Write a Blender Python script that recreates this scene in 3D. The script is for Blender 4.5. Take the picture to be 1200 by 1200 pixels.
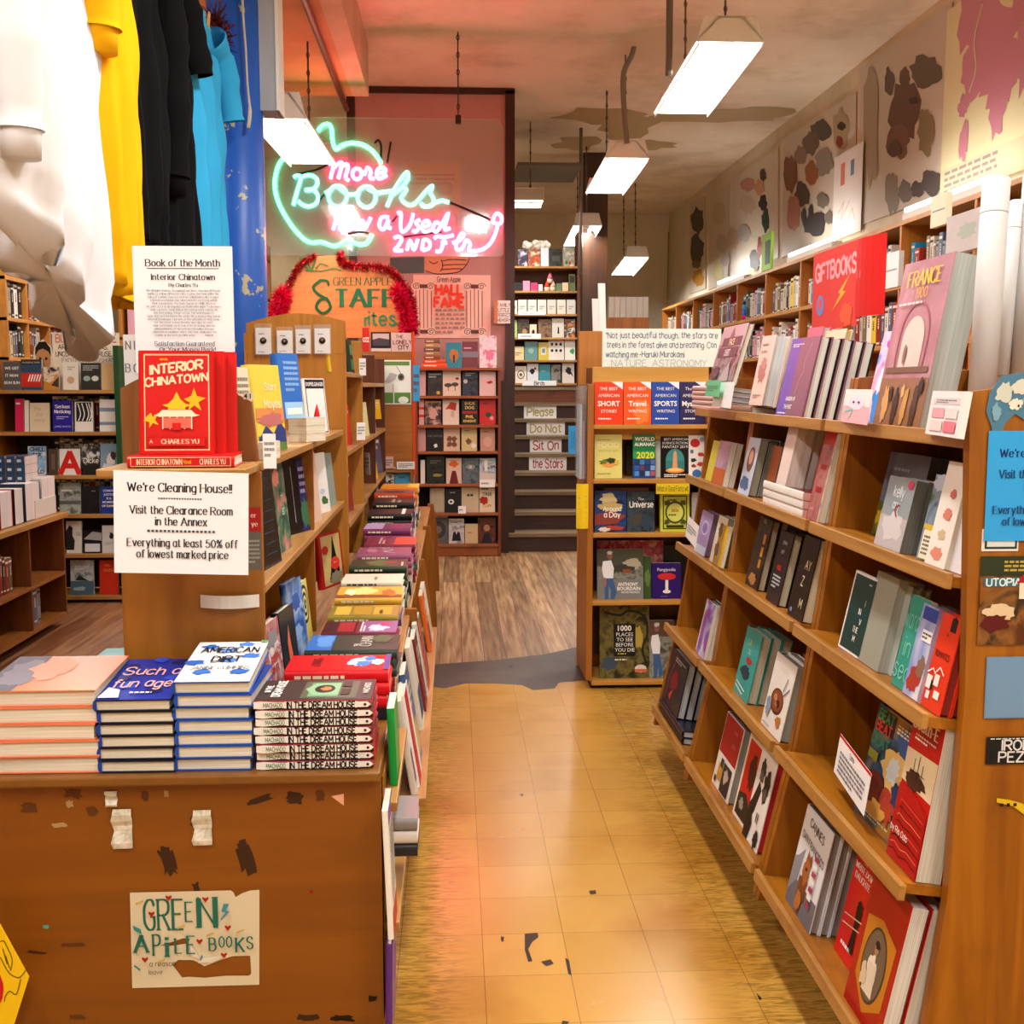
import bpy, math, random
from mathutils import Vector, Matrix
from mathutils.geometry import tessellate_polygon
for o in list(bpy.data.objects): bpy.data.objects.remove(o, do_unlink=True)
SC = bpy.context.scene
COL = SC.collection
R = random.Random(7)
# ------------------------------------------------------------------ camera
FOC, CAMZ = 1330.0, 1.456
PITCH = math.atan(148/FOC); YAW = math.atan(69/FOC*math.cos(PITCH))
cs, sn, cp, sp = math.cos(YAW), math.sin(YAW), math.cos(PITCH), math.sin(PITCH)
FW = Vector((sn*cp, cs*cp, -sp)); RT = Vector((cs, -sn, 0)); UP = Vector((sn*sp, cs*sp, cp))
CAM = Vector((0, 0, CAMZ))
cd = bpy.data.cameras.new('camera'); cam = bpy.data.objects.new('camera', cd); COL.objects.link(cam)
cd.sensor_width = 36; cd.lens = 36*FOC/1200; cd.clip_start = .02
cam.matrix_world = Matrix(((RT.x, UP.x, -FW.x, 0), (RT.y, UP.y, -FW.y, 0), (RT.z, UP.z, -FW.z, CAMZ), (0, 0, 0, 1)))
SC.camera = cam
# ------------------------------------------------------------------ world, exposure
W = bpy.data.worlds.new('world'); SC.world = W; W.use_nodes = True
W.node_tree.nodes['Background'].inputs[0].default_value = (1, .93, .82, 1)
W.node_tree.nodes['Background'].inputs[1].default_value = .05
SC.view_settings.view_transform = 'Standard'; SC.view_settings.look = 'None'
SC.view_settings.exposure = 0.0; SC.view_settings.gamma = 1
SC.view_settings.use_curve_mapping = False
LAMP_W = 40.0          # watts of each hanging fluorescent fixture
FRONT_W = 62.0         # the fixtures over the front of the shop, behind the camera
LAMP_C = (1, .985, .965)
NEON_RED, NEON_GREEN = 42.0, 10.0
# ------------------------------------------------------------------ pixel rays: a point of the photograph at a real depth
def ray(x, y): return FW + RT*((x-600)/FOC) + UP*((600-y)/FOC)
def P(x, y, Y): d = ray(x, y); return CAM + d*(Y/d.y)
def PX(x, y, X): d = ray(x, y); return CAM + d*(X/d.x)
def PZ(x, y, z): d = ray(x, y); return CAM + d*((z-CAMZ)/d.z)
# ------------------------------------------------------------------ colours and materials
PAL = dict(white='#f2efe6', cream='#eadfbf', black='#0b0b0d', navy='#121a3e', blue='#1d46b8', sky='#7fb4d8', teal='#1f8f8c', green='#0b8a2e',
  forest='#14352a', lime='#b9d63a', yellow='#f3c816', gold='#d9a02c', orange='#ee6418', red='#d01414', maroon='#6e0f16', crimson='#a80d16', pink='#eba3ab',
  magenta='#d81a6a', mauve='#a77f9c', purple='#4b2a86', lilac='#a48cc8', grey='#8a8a88', silver='#b9bdbd', charcoal='#33343a', tan='#c79f6c', brown='#5f3a1e',
  slate='#506276', salmon='#f08a6a', olive='#6d6a2a', mint='#a8d8c0', ivory='#f4ead0', rust='#a2451a', page='#e6ddc6', pagew='#efece4', paper='#f1f0ee', beige='#cbbf9f')
MATS = {}
def lin(h):
    h = h.lstrip('#'); v = [int(h[i:i+2], 16)/255 for i in (0, 2, 4)]
    return tuple((c/12.92 if c <= .04045 else ((c+.055)/1.055)**2.4) for c in v) + (1,)
def hexof(c): return PAL.get(c, c)
def mat(c, rough=.45, **kw):
    key = (c, rough, tuple(sorted(kw.items())))
    if key in MATS: return MATS[key]
    m = bpy.data.materials.new(str(c)); m.use_nodes = True
    b = m.node_tree.nodes['Principled BSDF']
    b.inputs['Base Color'].default_value = lin(hexof(c)); b.inputs['Roughness'].default_value = rough; b.inputs['Specular IOR Level'].default_value = .3
    if 'metal' in kw: b.inputs['Metallic'].default_value = kw['metal']
    if 'emit' in kw:
        b.inputs['Emission Color'].default_value = lin(hexof(c)); b.inputs['Emission Strength'].default_value = kw['emit']
    if 'spec' in kw: b.inputs['Specular IOR Level'].default_value = kw['spec']
    if 'sheen' in kw: b.inputs['Sheen Weight'].default_value = kw['sheen']
    MATS[key] = m; return m
def nodes_mat(key):
    if key in MATS: return MATS[key], None, None, None
    m = bpy.data.materials.new(str(key[0])); m.use_nodes = True; MATS[key] = m
    nt = m.node_tree; return m, nt.nodes, nt.links, nt.nodes['Principled BSDF']
def ramp(N, cols):
    r = N.new('ShaderNodeValToRGB'); e = r.color_ramp.elements
    e[0].position, e[0].color = cols[0][0], lin(hexof(cols[0][1])); e[1].position, e[1].color = cols[-1][0], lin(hexof(cols[-1][1]))
    for p_, c_ in cols[1:-1]: k = e.new(p_); k.color = lin(hexof(c_))
    return r
def noisy(c1, c2, c3, scale=20, rough=.4):
    """a printed picture: three colours in irregular patches"""
    m, N, L, B = nodes_mat(('print', c1, c2, c3, scale, rough))
    if N is None: return m
    t = N.new('ShaderNodeTexCoord'); n = N.new('ShaderNodeTexNoise'); n.inputs['Scale'].default_value = scale; n.inputs['Detail'].default_value = 5
    n.inputs['Distortion'].default_value = .6
    r = ramp(N, [(.36, c1), (.5, c2), (.64, c3)]); L.new(t.outputs['Object'], n.inputs['Vector']); L.new(n.outputs['Fac'], r.inputs[0]); L.new(r.outputs[0], B.inputs['Base Color'])
    B.inputs['Roughness'].default_value = rough; B.inputs['Specular IOR Level'].default_value = .3; return m
def pages_mat(c='page', axis=1):
    """page edges: fine lines across the thickness"""
    m, N, L, B = nodes_mat(('pages', c, axis))
    if N is None: return m
    t = N.new('ShaderNodeTexCoord'); mp = N.new('ShaderNodeMapping'); s = [3, 3, 3]; s[axis] = 900; mp.inputs['Scale'].default_value = s
    n = N.new('ShaderNodeTexNoise'); n.inputs['Scale'].default_value = 1; n.inputs['Detail'].default_value = 2
    h = hexof(c).lstrip('#'); d = '#' + ''.join('%02x' % int(int(h[i:i+2], 16)*.80) for i in (0, 2, 4))
    r = ramp(N, [(.32, d), (.6, c)]); L.new(t.outputs['Object'], mp.inputs[0]); L.new(mp.outputs[0], n.inputs['Vector']); L.new(n.outputs['Fac'], r.inputs[0]); L.new(r.outputs[0], B.inputs['Base Color'])
    B.inputs['Roughness'].default_value = .8; return m
def wood(c1='#8f4d12', c2='#b0641a', axis=2, rough=.38, wear='#5c2f0b', gs=1.0, wornmix=.55):
    m, N, L, B = nodes_mat(('wood', c1, c2, axis, rough, wear, gs, wornmix))
    if N is None: return m
    t = N.new('ShaderNodeTexCoord'); mp = N.new('ShaderNodeMapping'); s = [26*gs]*3; s[axis] = 1.6*gs; mp.inputs['Scale'].default_value = s
    n = N.new('ShaderNodeTexNoise'); n.inputs['Scale'].default_value = 1; n.inputs['Detail'].default_value = 6; n.inputs['Distortion'].default_value = 1.2
    r = ramp(N, [(.3, c1), (.7, c2)])
    n2 = N.new('ShaderNodeTexNoise'); n2.inputs['Scale'].default_value = 3.2; n2.inputs['Detail'].default_value = 7; n2.inputs['Roughness'].default_value = .7
    r2 = ramp(N, [(.56, '#000000'), (.72, '#ffffff')])
    mu = N.new('ShaderNodeMath'); mu.operation = 'MULTIPLY'; mu.inputs[1].default_value = wornmix
    mx = N.new('ShaderNodeMix'); mx.data_type = 'RGBA'; mx.inputs[7].default_value = lin(wear)
    L.new(t.outputs['Object'], mp.inputs[0]); L.new(mp.outputs[0], n.inputs['Vector']); L.new(n.outputs['Fac'], r.inputs[0])
    L.new(t.outputs['Object'], n2.inputs['Vector']); L.new(n2.outputs['Fac'], r2.inputs[0]); L.new(r2.outputs[0], mu.inputs[0]); L.new(mu.outputs[0], mx.inputs[0])
    L.new(r.outputs[0], mx.inputs[6]); L.new(mx.outputs[2], B.inputs['Base Color']); B.inputs['Roughness'].default_value = rough
    bp = N.new('ShaderNodeBump'); bp.inputs['Strength'].default_value = .08; bp.inputs['Distance'].default_value = .004
    L.new(n.outputs['Fac'], bp.inputs['Height']); L.new(bp.outputs[0], B.inputs['Normal']); return m
def plaster(c1, c2, c3, scale=1.2, rough=.8, lo=.38, hi=.66):
    m, N, L, B = nodes_mat(('plaster', c1, c2, c3, scale, rough, lo, hi))
    if N is None: return m
    t = N.new('ShaderNodeTexCoord'); n = N.new('ShaderNodeTexNoise'); n.inputs['Scale'].default_value = scale; n.inputs['Detail'].default_value = 7; n.inputs['Roughness'].default_value = .62
    r = ramp(N, [(lo, c1), (.5, c2), (hi, c3)]); L.new(t.outputs['Object'], n.inputs['Vector']); L.new(n.outputs['Fac'], r.inputs[0]); L.new(r.outputs[0], B.inputs['Base Color'])
    B.inputs['Roughness'].default_value = rough
    bp = N.new('ShaderNodeBump'); bp.inputs['Strength'].default_value = .12; bp.inputs['Distance'].default_value = .01; L.new(n.outputs['Fac'], bp.inputs['Height']); L.new(bp.outputs[0], B.inputs['Normal'])
    return m
def clearmat(tint='#ffffff', haze=.1, gloss=.08):
    m = bpy.data.materials.get('clear_%s_%g_%g' % (tint, haze, gloss))
    if m: return m
    m = bpy.data.materials.new('clear_%s_%g_%g' % (tint, haze, gloss)); m.use_nodes = True; N = m.node_tree.nodes; L = m.node_tree.links
    N.remove(N['Principled BSDF']); out = N['Material Output']
    tr = N.new('ShaderNodeBsdfTransparent'); tr.inputs[0].default_value = lin(tint); df = N.new('ShaderNodeBsdfDiffuse'); df.inputs[0].default_value = (.85, .85, .85, 1)
    gl = N.new('ShaderNodeBsdfGlossy'); gl.inputs['Roughness'].default_value = .06
    a = N.new('ShaderNodeMixShader'); a.inputs[0].default_value = haze; b = N.new('ShaderNodeMixShader'); b.inputs[0].default_value = gloss
    L.new(tr.outputs[0], a.inputs[1]); L.new(df.outputs[0], a.inputs[2]); L.new(a.outputs[0], b.inputs[1]); L.new(gl.outputs[0], b.inputs[2]); L.new(b.outputs[0], out.inputs[0])
    return m
# ------------------------------------------------------------------ stroke lettering (for hand-drawn and typed signs)
GL = {
'A':'0,0 3,7 6,0|1,2.5 5,2.5','B':'0,0 0,7|~0,7 3,7 4.5,6 4.5,4.5 3,3.7 0,3.7|~0,3.7 3.5,3.7 5,2.7 5,1.2 3.5,0 0,0','C':'~5,5.8 4,7 2,7 .3,5.5 0,3.5 .3,1.5 2,0 4,0 5,1.2',
'D':'0,0 0,7|~0,7 2.5,7 4.6,5.6 5.2,3.5 4.6,1.4 2.5,0 0,0','E':'4.5,7 0,7 0,0 4.5,0|0,3.6 3.5,3.6','F':'4.5,7 0,7 0,0|0,3.6 3.5,3.6','G':'~5,5.8 4,7 2,7 .3,5.5 0,3.5 .3,1.5 2,0 4,0 5,1 5,3|3,3 5,3',
'H':'0,0 0,7|5,0 5,7|0,3.6 5,3.6','I':'0,0 0,7','J':'~3,7 3,1.5 2,0 .8,0 0,1.2','K':'0,0 0,7|4.8,7 0,3|1.5,4.2 5,0','L':'0,7 0,0 4.2,0','M':'0,0 0,7 3,2 6,7 6,0','N':'0,0 0,7 5,0 5,7',
'O':'~2.7,7 .6,5.8 0,3.5 .6,1.2 2.7,0 4.8,1.2 5.4,3.5 4.8,5.8 2.7,7','P':'0,0 0,7|~0,7 3,7 4.7,6.2 4.7,4.4 3,3.4 0,3.4','Q':'~2.7,7 .6,5.8 0,3.5 .6,1.2 2.7,0 4.8,1.2 5.4,3.5 4.8,5.8 2.7,7|3.3,2 5.4,-.5',
'R':'0,0 0,7|~0,7 3,7 4.7,6.2 4.7,4.4 3,3.4 0,3.4|2.2,3.4 5,0','S':'~4.6,5.8 3.6,7 1.5,7 .2,5.8 .6,4.4 2.4,3.6 4.3,2.8 4.8,1.4 3.6,0 1.3,0 0,1.3','T':'0,7 5,7|2.5,7 2.5,0','U':'~0,7 0,2 .8,.4 2.5,0 4.2,.4 5,2 5,7',
'V':'0,7 2.7,0 5.4,7','W':'0,7 1.8,0 3.7,6 5.6,0 7.4,7','X':'0,7 5,0|5,7 0,0','Y':'0,7 2.6,3.4 5.2,7|2.6,3.4 2.6,0','Z':'0,7 5,7 0,0 5,0',
'a':'~3.6,3.8 2.2,5 .5,4.2 0,2.5 .5,.6 2,0 3.6,1.3|3.6,5 3.6,0','b':'0,7 0,0|~0,3.8 1.5,5 3.2,4.3 3.8,2.5 3.2,.6 1.6,0 0,1.2','c':'~3.4,4 2.2,5 .5,4.2 0,2.5 .5,.6 2,0 3.5,1','d':'~3.6,3.8 2.2,5 .5,4.2 0,2.5 .5,.6 2,0 3.6,1.3|3.6,7 3.6,0',
'e':'~0,2.7 3.6,2.7 3.2,4.4 1.9,5 .5,4.2 0,2.5 .5,.7 2,0 3.5,.9','f':'~2.8,6.4 2,7 1.1,6.2 1,5 1,0|0,4.7 2.4,4.7','g':'~3.6,3.8 2.2,5 .5,4.2 0,2.5 .5,.6 2,0 3.6,1.3|~3.6,5 3.6,-.8 2.2,-2 .4,-1.4','h':'0,7 0,0|~0,3.6 1.6,5 3,4.6 3.4,3.4 3.4,0',
'i':'0,5 0,0|0,6.5 0,7.1','j':'~1,5 1,-1 0,-2|1,6.5 1,7.1','k':'0,7 0,0|3.2,5 0,2|1.2,2.9 3.5,0','l':'0,7 0,0','m':'0,5 0,0|~0,3.8 1.2,5 2.3,4.6 2.6,3.4 2.6,0|~2.6,3.8 3.8,5 4.9,4.6 5.2,3.4 5.2,0','n':'0,5 0,0|~0,3.6 1.6,5 3,4.6 3.4,3.4 3.4,0',
'o':'~1.9,5 .5,4.3 0,2.5 .5,.7 1.9,0 3.3,.7 3.8,2.5 3.3,4.3 1.9,5','p':'0,5 0,-2|~0,3.8 1.5,5 3.2,4.3 3.8,2.5 3.2,.6 1.6,0 0,1.2','q':'~3.6,3.8 2.2,5 .5,4.2 0,2.5 .5,.6 2,0 3.6,1.3|3.6,5 3.6,-2','r':'0,5 0,0|~0,3.4 1,4.8 2.4,4.8',
's':'~3,4.2 2,5 .8,4.8 .3,3.8 1.2,2.9 2.4,2.2 3,1.2 2.2,.1 1,0 0,.9','t':'~1,6.6 1,1.2 1.6,.1 2.6,.4|0,5 2.5,5','u':'~0,5 0,1.5 .8,.2 2,.1 3.4,1.4|3.4,5 3.4,0','v':'0,5 1.8,0 3.6,5','w':'0,5 1.3,0 2.6,4.4 3.9,0 5.2,5','x':'0,5 3.4,0|3.4,5 0,0',
'y':'0,5 1.8,.2|3.6,5 1.2,-2','z':'0,5 3.2,5 0,0 3.2,0',"'":'.4,7 .2,5.4','’':'.4,7 .2,5.4','!':'0,7 0,2.2|0,.5 0,0','.':'0,.5 0,0',',':'.4,.5 0,-1','-':'0,3 2.2,3','*':'0,3.2 2.4,4.8|0,4.8 2.4,3.2|1.2,5 1.2,3','"':'0,7 0,5.4|1,7 1,5.4','&':'~4.5,0 1,5 1.4,6.6 2.6,6.6 2.8,5.2 .4,2.6 .2,1 1.6,0 3.4,.6 4.6,3',
'%':'5,7 .6,0|~1.2,7 .2,6 .4,4.6 1.6,4.2 2.4,5.6 1.2,7|~4.4,2.8 3.4,2 3.6,.4 4.6,0 5.6,1.4 4.4,2.8','0':'~2.2,7 .5,5.8 0,3.5 .5,1.2 2.2,0 3.9,1.2 4.4,3.5 3.9,5.8 2.2,7','1':'.4,5.6 1.8,7 1.8,0','2':'~.2,5.4 .8,6.8 2.4,7 4,6 3.8,4.4 0,0|0,0 4.3,0',
'5':'4,7 .8,7 .4,3.8|~.4,3.8 2,4.5 4,3.4 4.1,1.5 2.6,0 .8,.1 0,1','3':'~.2,6 1.6,7 3.4,6.4 3.4,4.4 1.6,3.7 3.8,2.8 3.8,.8 1.8,0 0,1','4':'3.2,0 3.2,7 0,2 4.4,2','9':'~3.8,4.6 2.2,3.2 .3,4.4 .6,6.4 2.4,7 3.9,5.4 3.6,2 1.4,0','6':'~3.6,6.4 1.4,5.6 .1,2.6 1,.2 3,.2 4,2 2.8,3.6 .6,2.8','8':'~2.2,7 .6,5.6 2.2,3.8 4.2,1.8 2.2,0 .2,1.8 2.2,3.8 3.8,5.6 2.2,7','7':'0,7 4.2,7 1.4,0','/':'0,-1 2.5,7.5'}
def smooth(pts, k=5):
    if len(pts) < 3: return pts
    out = []; n = len(pts)
    for i in range(n-1):
        a, b, c, d = pts[max(i-1, 0)], pts[i], pts[i+1], pts[min(i+2, n-1)]
        for j in range(k):
            t = j/k
            out.append(tuple(.5*(2*b[q] + (c[q]-a[q])*t + (2*a[q]-5*b[q]+4*c[q]-d[q])*t*t + (3*b[q]-a[q]-3*c[q]+d[q])*t**3) for q in range(len(b))))
    out.append(pts[-1]); return out
GCACHE = {}
def glyph(ch):
    if ch not in GCACHE:
        ss = []
        for s in GL.get(ch, '').split('|'):
            if not s: continue
            sm = s[0] == '~'; pts = [tuple(map(float, q.split(','))) for q in s.lstrip('~').split()]
            ss.append((sm, smooth(pts, 4) if sm else pts))
        w = max([p_[0] for _, q in ss for p_ in q] or [2.2]); GCACHE[ch] = (w, ss)
    return GCACHE[ch]
def ribbon(pts, wf):
    """quads of a 2-D polyline; wf(dx,dy) gives the width"""
    out = []
    for a, b in zip(pts, pts[1:]):
        dx, dy = b[0]-a[0], b[1]-a[1]; l = math.hypot(dx, dy)
        if l < 1e-9: continue
        ux, uy = dx/l, dy/l; w = wf(ux, uy)/2; e = w*.35
        nx, ny = -uy*w, ux*w
        out.append([(a[0]+nx-ux*e, a[1]+ny-uy*e), (a[0]-nx-ux*e, a[1]-ny-uy*e), (b[0]-nx+ux*e, b[1]-ny+uy*e), (b[0]+nx+ux*e, b[1]+ny+uy*e)])
    return out
def strokes2d(s, style='hand', wd=.9, jit=0):
    """polygons in glyph units (cap height 7), and the total width"""
    polys = []; x = 0; rr = random.Random(hash(s) % 9973 if False else len(s)*31+7)
    for ch in s:
        if ch == ' ': x += 2.6; continue
        w, ss = glyph(ch); jy = rr.uniform(-jit, jit); jr = rr.uniform(-jit, jit)*.06
        for sm, pts in ss:
            q = [(x + p_[0] + p_[1]*jr, p_[1]+jy) for p_ in pts]
            if style == 'serif':
                polys += ribbon(q, lambda ux, uy: wd*(.42 + .9*abs(uy)**1.2))
                if not sm:
                    for a, b in ((q[0], q[1]), (q[-1], q[-2])):
                        if abs(b[1]-a[1]) > 2.5 and min(abs(a[1]-v) for v in (0, 5, 7, -2)) < .3:
                            polys += ribbon([(a[0]-.95, a[1]), (a[0]+.95, a[1])], lambda *_: wd*.42)
            else: polys += ribbon(q, lambda *_: wd)
        x += w + (1.7 if style == 'serif' else 1.5)
    return polys, max(x-1.5, .1)
FT = {}
def font2d(s, bold=0.0):
    """triangles of a line of plain type, cap height 1"""
    k = (s, bold)
    if k not in FT:
        c = bpy.data.curves.new('t', 'FONT'); c.body = s; c.size = 1; c.offset = bold; c.resolution_u = 2; c.fill_mode = 'FRONT'
        o = bpy.data.objects.new('t', c); me = bpy.data.meshes.new_from_object(o)
        sc_ = 1/.729
        v = [(p_.co.x*sc_, p_.co.y*sc_) for p_ in me.vertices]; f = [tuple(p_.vertices) for p_ in me.polygons]
        x0 = min([a[0] for a in v] or [0]); x1 = max([a[0] for a in v] or [1])
        FT[k] = ([(a-x0, b) for a, b in v], f, max(x1-x0, .01)); bpy.data.objects.remove(o); bpy.data.meshes.remove(me); bpy.data.curves.remove(c)
    return FT[k]
# ------------------------------------------------------------------ mesh builder
class MB:
    def __init__(s): s.v, s.f, s.m, s.mats, s.sm = [], [], [], [], []
    def mi(s, m):
        if isinstance(m, str): m = mat(m)
        if m not in s.mats: s.mats.append(m)
        return s.mats.index(m)
    def add(s, vs, fs, m, sm=False):
        n = len(s.v); i = s.mi(m); s.v += [tuple(a) for a in vs]; s.f += [tuple(q+n for q in f) for f in fs]; s.m += [i]*len(fs); s.sm += [sm]*len(fs); return s
    def poly(s, pts, m): return s.add(pts, [tuple(range(len(pts)))], m)
    def box(s, a, b, m, top=None, M=None):
        x0, y0, z0 = a; x1, y1, z1 = b
        vs = [Vector(q) for q in ((x0,y0,z0),(x1,y0,z0),(x1,y1,z0),(x0,y1,z0),(x0,y0,z1),(x1,y0,z1),(x1,y1,z1),(x0,y1,z1))]
        if M: vs = [M @ q for q in vs]
        s.add(vs, [(0,3,2,1),(0,1,5,4),(1,2,6,5),(2,3,7,6),(3,0,4,7)], m); n = len(s.v)-8
        s.f.append((n+4,n+5,n+6,n+7)); s.m.append(s.mi(top or m)); s.sm.append(False); return s
    def prism(s, pts, d, m, side=None):
        """3-D polygon pushed along vector d"""
        d = Vector(d); a = [Vector(q) for q in pts]; n = len(a); b = [q+d for q in a]
        tr = tessellate_polygon([a]); fs = [tuple(t) for t in tr] + [tuple(i+n for i in reversed(t)) for t in tr]
        s.add(a+b, fs, m); s.add(a+b, [(i, (i+1) % n, n+(i+1) % n, n+i) for i in range(n)], side or m); return s
    def holed(s, outer, holes, m):
        loops = [[Vector(q) for q in outer]] + [[Vector(q) for q in h] for h in holes]
        tr = tessellate_polygon(loops); s.add([q for l in loops for q in l], [tuple(t) for t in tr], m); return s
    def tube(s, pts, r, m, n=8, closed=False, cap=True):
        pts = [Vector(q) for q in pts]; rs = r if isinstance(r, (list, tuple)) else [r]*len(pts); vs = []; N = len(pts); prev = None
        for i, q in enumerate(pts):
            t = (pts[min(i+1, N-1)] - pts[max(i-1, 0)])
            if closed: t = pts[(i+1) % N]-pts[i-1]
            t = t.normalized() if t.length > 1e-9 else Vector((0, 0, 1))
            u = prev - t*prev.dot(t) if prev else t.orthogonal()
            if u.length < 1e-6: u = t.orthogonal()
            u.normalize(); prev = u; w = t.cross(u)
            vs += [q + (u*math.cos(2*math.pi*k/n) + w*math.sin(2*math.pi*k/n))*rs[i] for k in range(n)]
        fs = []
        for i in range(N if closed else N-1):
            j = (i+1) % N
            fs += [(i*n+k, i*n+(k+1) % n, j*n+(k+1) % n, j*n+k) for k in range(n)]
        if cap and not closed: fs += [tuple(range(n))[::-1], tuple((N-1)*n+k for k in range(n))]
        return s.add(vs, fs, m, True)
    def ball(s, c, rx, ry, rz, m, n=12, k=8):
        vs = []; c = Vector(c)
        for i in range(k+1):
            a = math.pi*i/k
            for j in range(n): b = 2*math.pi*j/n; vs.append(c+Vector((rx*math.sin(a)*math.cos(b), ry*math.sin(a)*math.sin(b), rz*math.cos(a))))
        return s.add(vs, [(i*n+j, (i+1)*n+j, (i+1)*n+(j+1) % n, i*n+(j+1) % n) for i in range(k) for j in range(n)], m, True)
    def build(s, name, parent=None, loc=None, M=None, bevel=0):
        me = s.mesh(name); o = bpy.data.objects.new(name, me); COL.objects.link(o)
        if parent: o.parent = parent
        if M: o.matrix_local = M
        elif loc is not None: o.location = loc
        if bevel:
            b = o.modifiers.new('edge', 'BEVEL'); b.width = bevel; b.segments = 2; b.limit_method = 'ANGLE'; b.angle_limit = .7
        return o
    def mesh(s, name):
        me = bpy.data.meshes.new(name); me.from_pydata(s.v, [], s.f)
        for m in s.mats: me.materials.append(m)
        me.polygons.foreach_set('material_index', s.m); me.polygons.foreach_set('use_smooth', s.sm); me.update(); return me
def paint(mb, art, w, h, mp):
    """flat printing on a w x h sheet; mp(x, y, lift) maps sheet metres to 3-D"""
    lift = 0.0
    for k, a in enumerate(art or []):
        lift += .0003; c = a[3] if a[0] == 'l' else a[-1]; t = a[0]
        if t == 'r': mb.poly([mp(a[1]*w, a[2]*h, lift), mp(a[3]*w, a[2]*h, lift), mp(a[3]*w, a[4]*h, lift), mp(a[1]*w, a[4]*h, lift)], c)
        elif t == 'e':
            n = 24; mb.poly([mp((a[1]+a[3]*math.cos(2*math.pi*i/n))*w, (a[2]+a[4]*math.sin(2*math.pi*i/n))*h, lift) for i in range(n)], c)
        elif t == 'b':      # irregular blot
            n = 22; rr = random.Random(int(a[1]*997+a[2]*631)); q = [rr.uniform(.72, 1.2) for _ in range(n)]
            mb.poly([mp((a[1]+a[3]*q[i]*math.cos(2*math.pi*i/n))*w, (a[2]+a[4]*q[i]*math.sin(2*math.pi*i/n))*h, lift) for i in range(n)], c)
        elif t == 'p':
            q = [mp(a[1][i]*w, a[1][i+1]*h, lift) for i in range(0, len(a[1]), 2)]; vq = [Vector(z) for z in q]
            mb.add(vq, [tuple(z) for z in tessellate_polygon([vq])], c)
        elif t == 'l':
            q = [(a[1][i]*w, a[1][i+1]*h) for i in range(0, len(a[1]), 2)]
            if len(q) > 2 and len(a) > 4: q = smooth(q, 5)
            for j_, z in enumerate(ribbon(q, lambda *_: a[2]*h)): mb.poly([mp(*p_, lift+(j_*5 % 11)*2.2e-5) for p_ in z], c)
        elif t in ('t', 'T'):   # plain type: (text, centre u, centre v, cap height, colour, max width)
            v, f, tw = font2d(a[1], .025 if t == 'T' else 0); ch = a[4]*h; sx = ch
            mw = (a[6] if len(a) > 6 else .92)*w
            if tw*sx > mw: sx = mw/tw
            x0 = a[2]*w - tw*sx/2; y0 = a[3]*h - ch/2
            mb.add([mp(x0+p_[0]*sx, y0+p_[1]*ch, lift) for p_ in v], f, a[5])
        elif t == 's':          # drawn letters: (text, cu, cv, cap height, colour, style, weight, max width, jitter, slope)
            st = a[6] if len(a) > 6 else 'hand'; wd = a[7] if len(a) > 7 else .9; mw = (a[8] if len(a) > 8 else .94)*w; ji = a[9] if len(a) > 9 else 0; sl = a[10] if len(a) > 10 else 0
            ps, tw = strokes2d(a[1], st, wd, ji); ch = a[4]*h/7; sx = ch
            if tw*sx > mw: sx = mw/tw
            x0 = a[2]*w-tw*sx/2; y0 = a[3]*h-3.5*ch
            for j_, z in enumerate(ps): mb.poly([mp(x0+p_[0]*sx, y0+p_[1]*ch+p_[0]*sx*sl, lift+(j_*5 % 11)*2.2e-5) for p_ in z], a[5])
        elif t == 'i':          # lines of small print too fine to read
            n = a[5]; rr = random.Random(n*7+int(a[1]*100))
            for i in range(n):
                y = a[4] - (a[4]-a[2])*(i+.5)/n; th = (a[4]-a[2])/n*.26; x = a[1]; xe = a[3] if i < n-1 else a[1]+(a[3]-a[1])*.6
                while x < xe-.01:
                    l = min(rr.uniform(.03, .09), xe-x); mb.poly([mp(x*w, (y-th)*h, lift), mp((x+l)*w, (y-th)*h, lift), mp((x+l)*w, (y+th)*h, lift), mp(x*w, (y+th)*h, lift)], c); x += l+.018
# ------------------------------------------------------------------ objects
USED = {}
def tag(o, label, cat, group=None, kind=None):
    if label: o['label'] = label; USED.setdefault(label, []).append(o.name)
    if cat: o['category'] = cat
    if group: o['group'] = group
    if kind: o['kind'] = kind
    return o
def empty(name, loc=(0, 0, 0), M=None, rz=0):
    o = bpy.data.objects.new(name, None); COL.objects.link(o); o.empty_display_size = .05
    if M: o.matrix_world = M
    else: o.location = loc; o.rotation_euler = (0, 0, rz)
    return o
def thing(name, label, cat, loc=(0, 0, 0), M=None, group=None, rz=0): return tag(empty(name, loc, M, rz), label, cat, group)
def struct(name, mb, **kw):
    o = mb.build(name, **kw); o['kind'] = 'structure'; return o
def frame(o, x, y, z):
    """matrix with local axes x, y, z at o"""
    x, y, z = Vector(x).normalized(), Vector(y).normalized(), Vector(z).normalized()
    return Matrix(((x.x, y.x, z.x, o[0]), (x.y, y.y, z.y, o[1]), (x.z, y.z, z.z, o[2]), (0, 0, 0, 1)))
def standing(o, head, lean=0):
    """upright sheet or book: local x runs along heading (degrees from world X), it leans back by lean degrees"""
    return Matrix.Translation(Vector(o)) @ Matrix.Rotation(math.radians(head), 4, 'Z') @ Matrix.Rotation(math.radians(-lean), 4, 'X')
BM = {}
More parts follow.
